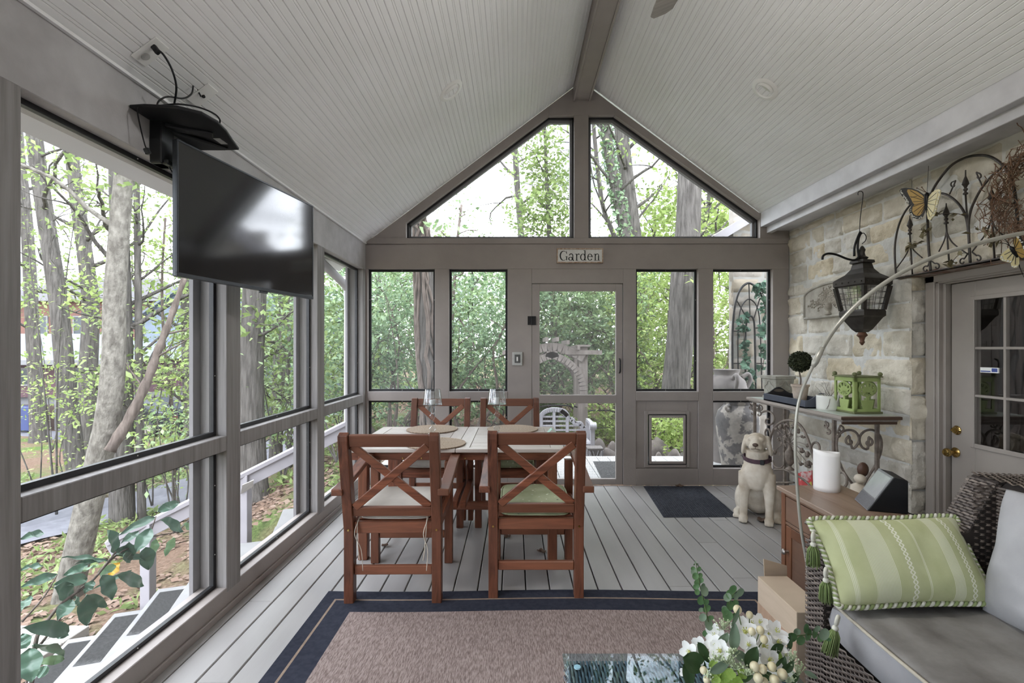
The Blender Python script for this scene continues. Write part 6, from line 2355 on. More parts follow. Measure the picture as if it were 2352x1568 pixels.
MT['tassel'] = mat('green_tassel_yarn', rgb(134, 150, 98), rgb(110, 130, 78), 30, rough=.95, island=[rgb(126, 144, 90), rgb(142, 158, 106), rgb(108, 126, 76)], imix=.6)
inv = MG.inverted()
for (x, y, Yt, tilt, ln, fan) in ((1868, 1240, 1.78, (0, 0), .075, 1), (1897, 1322, 1.715, (0, 0), .07, 1), (1921, 1432, 1.645, (-.25, 0), .085, 1.1), (2322, 1408, 1.715, (.35, -.2), .075, 1)):
    rg = random.Random(int(x))
    hd = at(x, y, Yt)
    ta = MB()
    axd = Vector((tilt[0], tilt[1], -1)).normalized()
    e1 = axd.orthogonal().normalized()
    e2 = axd.cross(e1)
    for k in range(70):
        a, r_ = rg.uniform(0, 2 * pi), rg.random() ** .5
        rad = e1 * cos(a) + e2 * sin(a)
        p0 = hd + axd * .022 + rad * .009 * r_
        p1 = hd + axd * .04 + rad * .020 * r_
        p2 = hd + axd * (.022 + ln * rg.uniform(.85, 1.05)) + rad * (.024 * r_ * fan)
        ta.tube([inv @ q_ for q_ in (p0, p1, p2)], .0016, 4)
    tn = ta.build('tassel', MT['tassel'], gpw, smooth='all', local=True)
    kn = MB()
    kn.tube([inv @ (hd - axd * .012 + e1 * .012 * cos(a) + axd * .014 * sin(a)) for a in [2 * pi * i / 16 for i in range(16)]], .0058, 8, closed=True)
    kn.ball(inv @ (hd + axd * .016), .0105, 10, 8)
    kn.build('tassel_loop', MT['cord_white'], tn, smooth='all', local=True)

# ------------------------------------------------------------------ coffee table
MT['wicker_ct'] = mat('grey_table_wicker', rgb(104, 106, 110), rgb(84, 86, 90), 20, rough=.4, island=[rgb(96, 98, 104), rgb(120, 116, 110), rgb(80, 82, 88), rgb(146, 132, 114), rgb(90, 94, 102)], imix=.8, spec=.5)
ctt = thing('coffee_table', 'grey wicker coffee table with clear glass top at the lower edge', 'table', (.46, 1.0, .01))
x0, x1, y0, y1 = .155, .80, .35, 1.475
mb = MB()
mb.box(x0 + .006, x1 - .006, y0, y1 - .006, .04, .422)
mb.build('frame', MT['wicker_dark'], ctt, bevel=.004)
w_ = MB()
weave(w_, (x0, y1, .425), (0, -1, 0), (1, 0, 0), y1 - y0, x1 - x0, .024, .0098, .004, seg=8)
w_.build('top_weave', MT['wicker_ct'], ctt, smooth='all')
w_ = MB()
weave(w_, (x1, y1, .04), (-1, 0, 0), (0, 0, 1), x1 - x0, .385, .022, .0095)
weave(w_, (x0, y1, .04), (0, -1, 0), (0, 0, 1), y1 - y0, .385, .022, .0095)
w_.build('side_weave', MT['wicker_ct'], ctt, smooth='all')
for x, y in ((x0 + .03, y0 + .03), (x1 - .03, y0 + .03), (x0 + .03, y1 - .03), (x1 - .03, y1 - .03)):
    MB().box(x - .022, x + .022, y - .022, y + .022, .0105, .05).build('leg', MT['wicker_dark'], ctt)
MB().box(x0 - .010, x1 + .010, y0 - .01, y1 + .010, .4385, .4455).build('glass_top', glass_mat('coffee_table_glass', 0.0, (.80, .92, .97, 1), .012, .35), ctt, bevel=.001)
for x, y in ((x0 + .03, y1 - .04), (x1 - .03, y1 - .04)):
    MB().lathe([(0, 0), (.010, 0), (.010, .004), (0, .0045)], 16, Matrix.Translation((x, y, .434))).build('bumper', MT['white_plastic'], ctt, smooth=True)

# ------------------------------------------------------------------ flower arrangement
YF = 1.28
ZG = .4460


def fp(x, y, dy=0):
    return at(1540 + x / 5.2605, 1270 + y / 5.2605, YF + dy)


fk = YF / F / 5.2605
fa = thing('flower_arrangement', 'white flower arrangement with eucalyptus and cream berries on the coffee table', 'flowers', (.63, YF, ZG))
vc = Vector((.62, YF, ZG))
MB().lathe([(0, 0), (.055, 0), (.075, .02), (.082, .055), (.072, .088), (.066, .088), (.07, .05), (.05, .012), (0, .01)], 28, Matrix.Translation(vc)).build('bowl', MT['white_glaze'], fa, smooth=True)
core = vc + Vector((0, 0, .085))
MT['petal'] = mat('white_silk_petal', rgb(252, 252, 251), rgb(246, 246, 244), 20, rough=.7, trans=.22, spec=.1)
MT['petal_green'] = mat('lime_hydrangea_petal', rgb(176, 204, 112), rgb(150, 184, 84), 20, rough=.7, trans=.25, spec=.1)
MT['flower_heart'] = mat('yellow_green_heart', rgb(206, 206, 130), rgb(186, 190, 110), 30, rough=.8)
MT['leaf_deep'] = mat('deep_green_leaf', rgb(72, 98, 60), rgb(52, 76, 46), 12, rough=.4, trans=.1)
MT['leaf_sage'] = mat('sage_grey_leaf', rgb(132, 150, 126), rgb(112, 132, 110), 12, rough=.6, trans=.12)
MT['leaf_euca'] = mat('eucalyptus_leaf', rgb(104, 138, 92), rgb(80, 114, 74), 14, rough=.5, trans=.1)
MT['berry'] = mat('cream_berry', rgb(226, 216, 184), rgb(208, 196, 156), 20, rough=.35)
MT['spray'] = mat('pale_green_spray', rgb(206, 214, 184), rgb(180, 194, 152), 30, rough=.8)
MT['stem_green'] = mat('green_stem', rgb(96, 112, 72), rgb(84, 98, 62), 20, rough=.7)


def frame(n):
    n = Vector(n).normalized()
    a = n.orthogonal().normalized()
    return a, n.cross(a), n


def petal(mb, c, d, n, L, W, curl=.25):
    """one cupped petal from c along d with normal n"""
    d = Vector(d).normalized()
    s_ = Vector(n).cross(d).normalized()
    n = d.cross(s_)

    def fn(u, v):
        w = W * (sin(pi * min(1, v * .86 + .06)) ** .75) * (u - .5)
        return c + d * (L * v) + s_ * w + n * (curl * L * v * v + .35 * (u - .5) ** 2 * W)
    mb.grid(fn, 5, 6)


def bloom(c, r, n, npet, m, curl, rg, heart=True):
    a, b_, n = frame(n)
    mb = MB()
    a0 = rg.uniform(0, 6)
    for k in range(npet):
        t = a0 + 2 * pi * k / npet + rg.uniform(-.15, .15)
        petal(mb, c, a * cos(t) + b_ * sin(t), n, r * rg.uniform(.85, 1.1), r * (2.6 / npet * 1.7), curl * rg.uniform(.6, 1.3))
    o = mb.build('bloom', MT[m], fa, smooth='all')
    if heart:
        h = MB()
        h.ball(c + n * r * .12, r * .14, 8, 6)
        for k in range(6):
            t = k * 1.05
            q_ = c + (a * cos(t) + b_ * sin(t)) * r * .18 + n * r * .4
            h.tube([c, q_], r * .025, 5)
            h.ball(q_, r * .05, 6, 4)
        h.build('flower_heart', MT['flower_heart'], o, smooth='all')


rg = random.Random(17)
for i, (x, y, r, np_, dy) in enumerate(((230, 1190, 105, 5, -.02), (360, 1120, 110, 5, 0), (330, 1250, 90, 5, -.03), (540, 1000, 120, 6, 0), (520, 1090, 100, 5, -.03), (600, 1180, 130, 5, -.05), (660, 1080, 100, 5, -.02),
                                    (900, 960, 165, 5, 0), (985, 860, 110, 5, .03), (1075, 840, 100, 5, .02), (1120, 1130, 150, 5, -.03), (1265, 950, 130, 6, .0), (1190, 1290, 130, 5, -.06),
                                    (1290, 1080, 120, 5, -.02), (1180, 980, 90, 5, .02), (1380, 1230, 80, 5, -.03), (170, 1440, 60, 5, -.03), (940, 1110, 110, 5, -.05))):
    c = fp(x, y, dy)
    n = (c - core).normalized() * .8 + Vector((-.15, -.8, .35))
    bloom(c, r * fk * 1.05, n, np_, 'petal', .3, rg)
for k in range(13):
    c = fp(680 + rg.gauss(0, 85), 1500 + rg.gauss(0, 55), -.07 + rg.uniform(-.015, .015))
    bloom(c, 62 * fk, (c - fp(680, 1560, 0)).normalized() + Vector((0, -.6, .4)), 4, 'petal_green', .15, rg, False)


def bigleaf(x, y, ang, L, W, m, dy=0, tilt=.3, bend=.2, name='leaf'):
    """leaf seen near face-on; ang in picture degrees (0 = right, 90 = up)"""
    c = fp(x, y, dy)
    d = Vector((cos(RAD(ang)), rg.uniform(-tilt, tilt), sin(RAD(ang)))).normalized()
    n = Vector((rg.uniform(-.3, .3), -1, rg.uniform(0, .5)))
    s_ = n.cross(d).normalized()
    n = d.cross(s_)
    L_, W_2 = L * fk, W * fk
    mb = MB()

    def fn(u, v):
        w = W_2 * (sin(pi * v ** .85) ** .8) * (u - .5)
        return c + d * (L_ * (v - .5)) + s_ * w - n * (bend * L_ * (v - .3) ** 2) + n * (abs(u - .5) * W_2 * .25)
    mb.grid(fn, 7, 10)
    o = mb.build(name, MT[m], fa, smooth='all')
    return o


for a in ((400, 1200, -60, 260, 120, 'leaf_deep', -.04), (290, 1320, -25, 330, 230, 'leaf_deep', -.05), (215, 1470, -80, 300, 150, 'leaf_deep', -.06), (770, 1010, 88, 340, 125, 'leaf_sage', -.07),
          (790, 770, 62, 240, 60, 'leaf_sage', -.03), (640, 1030, 60, 190, 110, 'leaf_sage', -.04), (600, 1370, 25, 270, 120, 'leaf_sage', -.09), (980, 1250, 50, 260, 150, 'leaf_deep', -.08),
          (845, 1240, -25, 230, 110, 'leaf_sage', -.08), (1285, 1150, 10, 210, 120, 'leaf_deep', -.04), (1335, 1340, 60, 200, 130, 'leaf_deep', -.07), (1440, 1090, 75, 190, 70, 'leaf_deep', -.02),
          (1440, 1370, 55, 170, 80, 'leaf_deep', -.06), (1700, 1470, -25, 190, 60, 'leaf_sage', -.02), (450, 980, 160, 110, 60, 'leaf_deep', .03), (880, 1500, 15, 240, 120, 'leaf_deep', -.05),
          (1170, 1480, -30, 240, 110, 'leaf_deep', -.05), (520, 1330, 60, 160, 90, 'petal_green', -.06), (1500, 1500, 30, 200, 90, 'leaf_deep', -.04), (1320, 1260, 80, 120, 60, 'petal_green', -.05)):
    bigleaf(*a)
for (x, y, r, dy) in ((810, 680, 50, .02), (955, 745, 42, .02), (985, 945, 42, -.05), (1085, 930, 45, -.05), (1130, 1040, 44, -.06), (1015, 1370, 52, -.10), (1110, 1400, 48, -.10), (1225, 1370, 48, -.10),
                  (1350, 1460, 55, -.10), (1060, 1510, 52, -.11), (1255, 1530, 52, -.11), (400, 1415, 42, -.07), (440, 1530, 42, -.08), (1130, 1560, 50, -.10)):
    c = fp(x, y, dy)
    o = MB().ball(c, (r * fk, r * fk, r * fk * 1.08), 14, 10).build('berry', MT['berry'], fa, smooth='all')
    MB().tube(smooth_path([c, c.lerp(core, .4) + Vector((0, 0, .008)), core], 4), .0014, 5).build('berry_stem', MT['stem_green'], o)


def euca(stem, leaves, dy=.0, nm='eucalyptus_sprig'):
    st_ = MB().tube(smooth_path([fp(x, y, dy) for x, y in stem] , 5), taper(len(smooth_path([fp(x, y, dy) for x, y in stem], 5)), .0022, .0008), 6).build(nm, MT['stem_green'], fa, smooth='all')
    for x, y, r in leaves:
        c = fp(x, y, dy + rg.uniform(-.012, .012))
        n = Vector((rg.uniform(-.6, .6), -1, rg.uniform(-.25, 1.0)))
        a, b_, n = frame(n)
        rr = r * fk
        mb = MB()
        mb.grid(lambda u, v: c + (a * cos(2 * pi * u) + b_ * sin(2 * pi * u) * .82) * (rr * v) + n * (rr * .18 * v * v), 14, 4, closeu=True)
        mb.build('round_leaf', MT['leaf_euca'] if rg.random() < .75 else MT['leaf_sage'], st_, smooth='all')


euca([(560, 1000), (470, 870), (430, 700), (385, 520), (345, 340), (305, 100)],
     [(300, 110, 14), (325, 135, 16), (285, 135, 14), (345, 190, 30), (270, 180, 28), (290, 225, 50), (300, 280, 45), (360, 270, 32), (365, 325, 40), (325, 350, 45), (310, 400, 40), (390, 400, 40), (405, 460, 65), (320, 470, 40),
      (365, 570, 55), (430, 590, 40), (435, 665, 55), (370, 680, 34), (390, 775, 50), (485, 775, 40), (455, 860, 75), (420, 970, 40)], .02)
euca([(740, 950), (710, 780), (700, 650), (740, 520), (810, 450)],
     [(750, 430, 55), (835, 470, 60), (720, 500, 60), (790, 520, 45), (690, 535, 55), (715, 630, 60), (785, 605, 45), (660, 700, 50), (690, 760, 70), (770, 760, 40), (650, 660, 34)], .04)
euca([(1300, 1050), (1430, 1010), (1600, 990), (1760, 980), (1910, 1010)],
     [(1460, 1010, 70), (1530, 950, 45), (1570, 1050, 60), (1630, 905, 60), (1655, 980, 75), (1735, 960, 65), (1770, 910, 45), (1850, 975, 75), (1810, 1020, 50), (1910, 1040, 30)], .03)
for (x, y, sx_, sy_, dy) in ((640, 850, 95, 60, -.01), (560, 1250, 90, 40, -.08), (690, 1260, 110, 60, -.09), (740, 1180, 70, 40, -.09), (800, 1350, 110, 50, -.09), (920, 1430, 90, 45, -.10), (1470, 1250, 70, 80, -.05),
                        (1540, 1390, 55, 80, -.05), (1430, 1520, 70, 40, -.07), (470, 1470, 50, 60, -.08)):
    mb = MB()
    c0 = fp(x, y + sy_ * 1.2, dy)
    for k in range(34):
        c = fp(x + rg.gauss(0, sx_ * .55), y + rg.gauss(0, sy_ * .55), dy + rg.uniform(-.01, .01))
        mb.tube([c0, c0.lerp(c, .6), c], .0007, 4)
        mb.ball(c, 9.5 * fk * rg.uniform(.7, 1.3), 6, 4)
    mb.build('flower_spray', MT['spray'], fa, smooth='all')

# ------------------------------------------------------------------ small things behind the console
gf = thing('folded_cloth', 'red and white patterned folded cloth on the deck behind the console legs', 'cloth', (2.42, 4.0, 0))
c = cz(830, 1100, 2.47)
MB().grid(lambda u, v: (2.47 + .02 * sin(u * 9), c.y - .12 + .22 * u + .02 * v, .01 + (.36 - .08 * u) * v), 12, 8).build('cloth', mat('red_white_print', rgb(214, 92, 92), rgb(226, 200, 196), 14, detail=2, lo=.52, hi=.6, rough=.9), gf, smooth='all', solid=.006)
c = cz(930, 1130, 2.5)
o = MB().lathe([(0, 0), (.05, 0), (.062, .05), (.06, .2), (.03, .28), (0, .29)], 16, Matrix.Translation((2.52, c.y, 0))).build('yellow_bottle', mat('dull_yellow', rgb(196, 190, 92), rgb(180, 172, 80), 8, rough=.6), smooth=True)
tag(o, 'dull yellow garden bottle standing behind the pillar candle', 'bottle')
o = MB().ball((2.56, 3.62, .21), (.05, .07, .06), 14, 10).box(2.52, 2.60, 3.58, 3.66, .0, .16).build('toy', mat('orange_red_toy', rgb(222, 88, 62), rgb(206, 72, 50), 6, rough=.5))
tag(o, 'orange red toy partly hidden behind the pillar candle', 'toy')
cs_ = thing('figurine', 'small brown and cream animal figurine behind the smart display', 'figurine', (2.5, 3.3, 0))
q_ = at(1973, 1095, 3.28)
mb = MB()
mb.lathe([(0, 0), (.06, 0), (.065, .10), (.05, q_.z - .06), (.0, q_.z - .03)], 14, Matrix.Translation((q_.x, 3.28, 0)))
mb.ball((q_.x, 3.27, q_.z - .01), (.034, .04, .032), 12, 8)
mb.build('figurine_body', mat('cream_glaze', rgb(206, 196, 178), rgb(190, 178, 160), 9, rough=.4), cs_, smooth='all')
q_ = at(1982, 1078, 3.3)
MB().ball(q_, (.036, .03, .05), 12, 8).build('figurine_top', mat('brown_glaze', rgb(92, 66, 52), rgb(74, 52, 42), 9, rough=.4), cs_, smooth='all')
# ================================================================== wall ornaments
# relief plaque
XP = 2.752
ya, yb_ = 4.571, 3.79
pq = thing('wall_plaque', 'arched grey wall plaque with a relief of flowers in an urn on the stone wall', 'plaque', (XP, 4.18, 1.65))


def arch_outline(inset):
    y0, y1, zb, zs, zt = ya - inset, yb_ + inset, 1.652 + inset, 1.862, 1.966 - inset
    pts = [(y0, zb), (y0, zs)]
    n = 16
    for i in range(1, n):
        a = pi - pi * i / n
        pts.append(((y0 + y1) / 2 - (y0 - y1) / 2 * cos(a) * -1 * -1 if False else (y0 + y1) / 2 + (y0 - y1) / 2 * -cos(a), zs + (zt - zs) * sin(a)))
    pts += [(y1, zs), (y1, zb)]
    return pts


MT['plaque'] = mat('grey_plaster', rgb(182, 178, 168), rgb(160, 154, 144), 12, detail=6, rough=.9, bump=.25, bscale=70, spec=.1)
MB().prism(arch_outline(0), XP - .024, XP + .012, ax='x').build('plaque_slab', MT['plaque'], pq, bevel=.003)
o_, i_ = arch_outline(.004), arch_outline(.030)
rim = MB()
pth_ = [(XP - .026, y, z) for y, z in arch_outline(.014)]
rim.tube(pth_ + [pth_[0]], .0105, 8)
rim.build('raised_rim', MT['plaque'], pq, smooth='all')
rl = MB()
rg = random.Random(8)
yc = 4.20
T = Matrix.Translation((XP - .024, yc, 1.678))
rl.lathe([(0, 0), (.035, 0), (.03, .012), (.014, .024), (.035, .05), (.042, .075), (.03, .09), (.036, .10), (0, .10)], 18, T)
for k in range(26):
    a = RAD(8 + 164 * k / 25)
    L_ = rg.uniform(.10, .27) * (1 - .35 * sin(a) ** 4 * (1 if abs(a - pi / 2) > .3 else 0))
    p0 = Vector((XP - .026, yc, 1.775))
    p1 = p0 + Vector((0, cos(a) * L_ * 1.15, sin(a) * min(L_, .15) * .9 - .05 * abs(cos(a))))
    p1.z = max(p1.z, 1.69)
    pts = smooth_path([p0, p0.lerp(p1, .5) + Vector((0, 0, .015)), p1], 4)
    rl.tube(pts, .0035, 5)
    for q_ in pts[2:]:
        for _ in range(2):
            rl.ball(q_ + Vector((0, rg.gauss(0, .012), rg.gauss(0, .012))), (.006, rg.uniform(.006, .012), rg.uniform(.006, .012)), 6, 4)
rl.build('flower_relief', mat('relief_plaster', rgb(166, 159, 147), rgb(138, 131, 119), 20, rough=.9), pq, smooth='all')

# hanging lantern
lx, ly = 2.552, 3.556
lk = 3.556 / F


def lz(py):
    return H - (py - CY) * lk


hl = thing('hanging_lantern', 'dark metal hanging lantern with wired glass on a hook under the beam', 'lantern', (lx, ly, lz(790)))
RL = Matrix.Translation((lx, ly, 0)) @ Matrix.Rotation(RAD(45 + 14), 4, 'Z')
S2 = sqrt(2)
MT['bronze'] = mat('weathered_bronze', rgb(74, 70, 66), rgb(58, 54, 50), 12, rough=.45, metal=.55, bump=.15, bscale=50)
MT['copper'] = mat('rusty_copper', rgb(112, 80, 62), rgb(90, 64, 52), 16, rough=.6, metal=.3)


def q4(prof):
    return [(r * S2, z) for r, z in prof]


MB().lathe(q4([(0, lz(598)), (.052, lz(598)), (.055, lz(604)), (.042, lz(606)), (.050, lz(618)), (.075, lz(630)), (.118, lz(641)), (.127, lz(644)), (.127, lz(656)), (.118, lz(659)), (0, lz(659))]), 4, RL).build('roof', MT['bronze'], hl)
MB().lathe(q4([(0, lz(712)), (.095, lz(712)), (.100, lz(716)), (.100, lz(726)), (.088, lz(730)), (.045, lz(756)), (.026, lz(763)), (0, lz(763))]), 4, RL).build('lower_bowl', MT['bronze'], hl)
MB().lathe([(0, lz(762)), (.022, lz(762)), (.036, lz(770)), (.02, lz(775)), (.014, lz(782)), (.018, lz(786)), (.006, lz(792)), (0, lz(793))], 16, Matrix.Translation((lx, ly, 0))).build('bottom_finial', MT['copper'], hl, smooth=True)
MB().lathe([(0, lz(598)), (.026, lz(598)), (.040, lz(592)), (.022, lz(588)), (.016, lz(580)), (.022, lz(574)), (.010, lz(566)), (0, lz(564))], 16, Matrix.Translation((lx, ly, 0))).build('top_finial', MT['bronze'], hl, smooth=True)
za_, zb_ = lz(659), lz(712)
ra, rb = .116, .090
bars = MB()
gw = MB()
wires = MB()
for k in range(4):
    a0 = k * pi / 2
    a1 = a0 + pi / 2
    c0, c1 = Vector((cos(a0), sin(a0), 0)) * S2, Vector((cos(a1), sin(a1), 0)) * S2
    t0, t1 = RL @ (c0 * ra + Vector((0, 0, za_))), RL @ (c1 * ra + Vector((0, 0, za_)))
    b0, b1 = RL @ (c0 * rb + Vector((0, 0, zb_))), RL @ (c1 * rb + Vector((0, 0, zb_)))
    MB().bar(b0, t0, .024, .024, (c0.x, c0.y, 0)).build('corner_post', MT['bronze'], hl)
    gw.quad(b0.lerp(b1, .04), b0.lerp(b1, .96), t0.lerp(t1, .96), t0.lerp(t1, .04))
    for i in range(1, 4):
        wires.tube([b0.lerp(b1, i / 4), t0.lerp(t1, i / 4)], .0018, 5)
    for i in range(1, 4):
        wires.tube([b0.lerp(t0, i / 4), b1.lerp(t1, i / 4)], .0018, 5)
gw.build('glass_panes', MT['glass'], hl)
wires.build('glazing_wires', MT['bronze'], hl)
rv = MB()
for k in range(4):
    for i in range(5):
        a0 = k * pi / 2
        p = (Vector((cos(a0), sin(a0), 0)) * S2 * .128).lerp(Vector((cos(a0 + pi / 2), sin(a0 + pi / 2), 0)) * S2 * .128, (i + .5) / 5)
        p.z = lz(650)
        rv.ball(RL @ p, .006, 8, 6)
rv.build('rivets', MT['bronze'], hl, smooth='all')
MB().lathe([(0, zb_), (.022, zb_), (.022, zb_ + .09), (0, zb_ + .092)], 14, Matrix.Translation((lx, ly, 0))).build('bulb_candle', MT['candle_wax'], hl)
ha = MB()
ha.tube(smooth_path([at(1889, 596, ly - .02), at(1891, 587, ly - .02), at(1903, 582, ly - .02), at(1922, 585, ly - .02), at(1945, 594, ly - .02), at(1962, 597, ly - .02), at(1972, 590, ly - .01), at(1970, 570, ly), at(1972, 548, ly), at(1978, 534, ly)], 6), .008, 8)
ha.tube(smooth_path([at(1962, 588, ly), at(1963, 566, ly), at(1970, 545, ly), at(1976, 532, ly)], 5), .008, 8)
ha.tube(smooth_path([at(1980, 560, ly + .01), at(1988, 552, ly + .01), at(1989, 542, ly + .01), at(1983, 535, ly + .01), at(1976, 540, ly)], 5), .003, 6)
ha.build('hook_bracket', MT['metal_dark'], hl, smooth='all')
hk = MB()
hk.tube(smooth_path([at(1971, 448, ly), at(1971, 442, ly), at(1976, 439, ly), at(1982, 443, ly), at(1981, 460, ly), at(1976, 500, ly), at(1974, 535, ly)], 5), .0028, 6)
hk.build('wire_hook', MT['metal_dark'], hl, smooth='all')

# wrought iron gate panel standing on the lintel
XG = 2.715
ga = thing('iron_gate_ornament', 'wrought iron gate panel with arches and spear finials above the house door', 'ornament', atx(2130, 632, XG))


def PG(x, y):
    return atx(2040 + x / 4.9, 340 + y / 4.9, XG)


def rail(pts, r=.0055, name='arch_bar'):
    return MB().tube(smooth_path([PG(*p) for p in pts], 5), r, 8).build(name, MT['iron_dark'], ga, smooth='all')


rail([(92, 1450), (76, 1250), (78, 1080), (110, 900), (165, 760), (235, 655), (330, 570), (450, 515), (610, 510), (720, 560), (810, 650), (870, 760), (898, 900), (912, 1100), (922, 1290)], .0065)
rail([(925, 1290), (910, 1000), (905, 850), (925, 720), (975, 590), (1060, 440), (1180, 300), (1310, 200), (1460, 120), (1620, 90), (1780, 140), (1900, 260)], .0065)
rail([(478, 1385), (455, 1100), (442, 800), (445, 660), (480, 520), (560, 375), (700, 205), (850, 115), (1000, 82), (1140, 95), (1260, 165), (1350, 275), (1410, 430), (1440, 620), (1458, 850), (1480, 1200)], .0075)
for bx0, by0, tx, ty in ((272, 1420, 235, 815), (690, 1335, 640, 685), (922, 1290, 853, 255), (1197, 1240, 1152, 490)):
    P0, P1 = PG(bx0, by0), PG(tx, ty)
    MB().tube([P0, P0.lerp(P1, .86)], .0048, 8).build('upright', MT['iron_dark'], ga, smooth='all')
    T = Matrix.Translation(P0.lerp(P1, .74))
    hgt = (P1 - P0).length * .26
    u_ = .185 / .185
    MB().lathe([(0, 0), (.012, 0), (.013, .008), (.006, .014), (.006, .02), (.011, .026), (.011, .034), (.006, .038), (.010, .050), (.018, .062), (.012, .085), (.004, .11), (.003, max(.13, hgt)), (0, max(.131, hgt + .001))], 10, T).build('spear_finial', MT['iron_dark'], ga, smooth=True)
for (jx, jy, ax_, ay_, bx_, by_) in ((250, 1060, 96, 1350, 385, 1235), (655, 935, 570, 1165, 900, 1195), (1162, 790, 945, 1165, 1330, 1010)):
    rail([(jx, jy), (jx - (jx - ax_) * .28, jy + (ay_ - jy) * .45), (ax_, ay_)], .004, 'brace')
    rail([(jx, jy), (jx + (bx_ - jx) * .28, jy + (by_ - jy) * .5), (bx_, by_)], .004, 'brace')
for c, s in (((425, 1365), 1), ((545, 1335), -1), ((838, 1280), 1), ((1012, 1245), -1), ((735, 415), 1), ((1015, 320), -1)):
    a_ = spiral(c, 8, 42, (0 if s > 0 else pi), (5.2 if s > 0 else pi - 5.2), 18)
    stem_end = {(425, 1365): (470, 1270), (545, 1335): (485, 1270), (838, 1280): (900, 1180), (1012, 1245): (945, 1170), (735, 415): (690, 520), (1015, 320): (1060, 430)}[c]
    rail(a_ + [stem_end], .0042, 'scroll')
MB().bar(PG(80, 1468), PG(1700, 1150), .02, .006).build('base_bar', MT['iron_dark'], ga)
# dry vine threaded through the panel
vn = MB()
rg = random.Random(21)
lv = []
for pts in ([(420, 1050), (330, 1090), (270, 1130)], [(560, 745), (680, 735), (800, 735), (900, 770)], [(1000, 880), (1090, 930), (1240, 945)], [(1310, 1010), (1230, 1060), (1300, 1070)], [(720, 1320), (800, 1220), (870, 1180)], [(400, 900), (430, 960), (480, 920)]):
    P = smooth_path([PG(*p) + Vector((-.015, 0, 0)) for p in pts], 5)
    vn.tube(P, .002, 5)
    for _ in range(5):
        q_ = P[rg.randrange(len(P))]
        for _ in range(2):
            lv.append(q_ + Vector((rg.gauss(-.01, .01), rg.gauss(0, .02), rg.gauss(0, .015))))
vn.build('dry_vine', MT['bark_brown'], ga, smooth='all')
leafpile('dry_leaves', None, lv, .05, leafmat('olive_dry_leaf', [rgb(116, 106, 72), rgb(140, 128, 90), rgb(96, 88, 66)], .1), ga, width=.5)

# butterflies
MT['wing_black'] = mat('black_wing_edge', rgb(40, 40, 42), rgb(52, 52, 52), 20, rough=.5)
MT['wing_orange'] = mat('ochre_wing', rgb(190, 156, 84), rgb(172, 138, 70), 10, rough=.45)
MT['wing_pale'] = mat('pale_cream_wing', rgb(224, 212, 166), rgb(212, 200, 150), 10, rough=.45)
MT['dot_white'] = mat('white_wing_dot', rgb(232, 232, 226), rgb(222, 222, 216), 10, rough=.5)


def wing(parent, P, outline, inner, veins, dots, pale):
    """P maps zoomed picture points to the wing plane with an offset toward the viewer"""
    def slab(pts, o0, o1, m, name, par):
        mb = MB()
        n = len(pts)
        vs = [P(x, y, o0) for x, y in pts] + [P(x, y, o1) for x, y in pts]
        fs = [tuple(range(n)), tuple(range(2 * n - 1, n - 1, -1))] + [(i, (i + 1) % n, n + (i + 1) % n, n + i) for i in range(n)]
        return mb.add(vs, fs).build(name, m, par)
    rootp = slab(outline, 0, .004, MT['wing_black'] if not pale else MT['wing_pale'], 'wing', parent)
    slab(inner, .0045, .0065, MT['wing_pale'] if pale else MT['wing_orange'], 'wing_field', rootp)
    if veins:
        v_ = MB()
        for a, b_ in veins:
            v_.tube([P(*a, .007), P(*b_, .007)], .0016, 4)
        v_.build('wing_veins', MT['wing_black'], rootp)
    if dots:
        d_ = MB()
        for x, y, r in dots:
            d_.ball(P(x, y, .0065), r, 6, 4)
        d_.build('wing_dots', MT['dot_white'], rootp)
    return rootp


def plane3(pa, pb, pc_, a, b_, c):
    """map picture coords to the 3-D plane through three picture/world pairs; offset along its normal to the viewer"""
    A, B_, C_ = Vector(a), Vector(b_), Vector(c)
    n = (B_ - A).cross(C_ - A).normalized()
    if n.dot(-A) < 0:
        n = -n

    def P(x, y, o=0):
        r = at(2040 + x / 4.9, 340 + y / 4.9, 1) - Vector((0, 0, H))
        t = (A - Vector((0, 0, H))).dot(n) / r.dot(n)
        return Vector((0, 0, H)) + r * t + n * o
    return P


def edge_dots(pts, k, rad, seedv):
    rr = random.Random(seedv)
    out = []
    for _ in range(k):
        t = rr.random() * (len(pts) - 1)
        a, b_ = pts[int(t)], pts[int(t) + 1]
        f = t - int(t)
        out.append((a[0] + (b_[0] - a[0]) * f + rr.uniform(-9, 9), a[1] + (b_[1] - a[1]) * f + rr.uniform(-9, 9), rad))
    return out


bt = thing('butterfly_ornament', 'large orange monarch butterfly ornament hanging left of the iron panel', 'butterfly', (2.66, 3.1, 2.3))
A_, B_w, C_w = at(2040 + 435 / 4.9, 340 + 520 / 4.9, 3.06), at(2040 + 435 / 4.9, 340 + 700 / 4.9, 3.06), at(2040 + 150 / 4.9, 340 + 480 / 4.9, 3.16)
PL = plane3(0, 0, 0, A_, B_w, C_w)
outl = [(432, 560), (400, 520), (340, 480), (270, 455), (200, 448), (150, 455), (128, 480), (150, 530), (190, 580), (220, 630), (265, 645), (238, 690), (245, 740), (270, 780), (320, 798), (360, 798), (395, 770), (415, 720), (432, 640)]
inn = [(425, 580), (385, 530), (330, 492), (270, 470), (222, 466), (215, 490), (235, 530), (258, 570), (280, 615), (300, 640), (278, 665), (272, 710), (290, 745), (320, 762), (355, 760), (385, 735), (405, 690), (422, 640)]
vein = [((425, 590), (250, 480)), ((425, 595), (250, 545)), ((425, 600), (285, 605)), ((420, 615), (285, 660)), ((420, 625), (290, 720)), ((420, 640), (330, 755)), ((420, 650), (375, 735)), ((330, 540), (260, 560)), ((300, 640), (420, 610))]
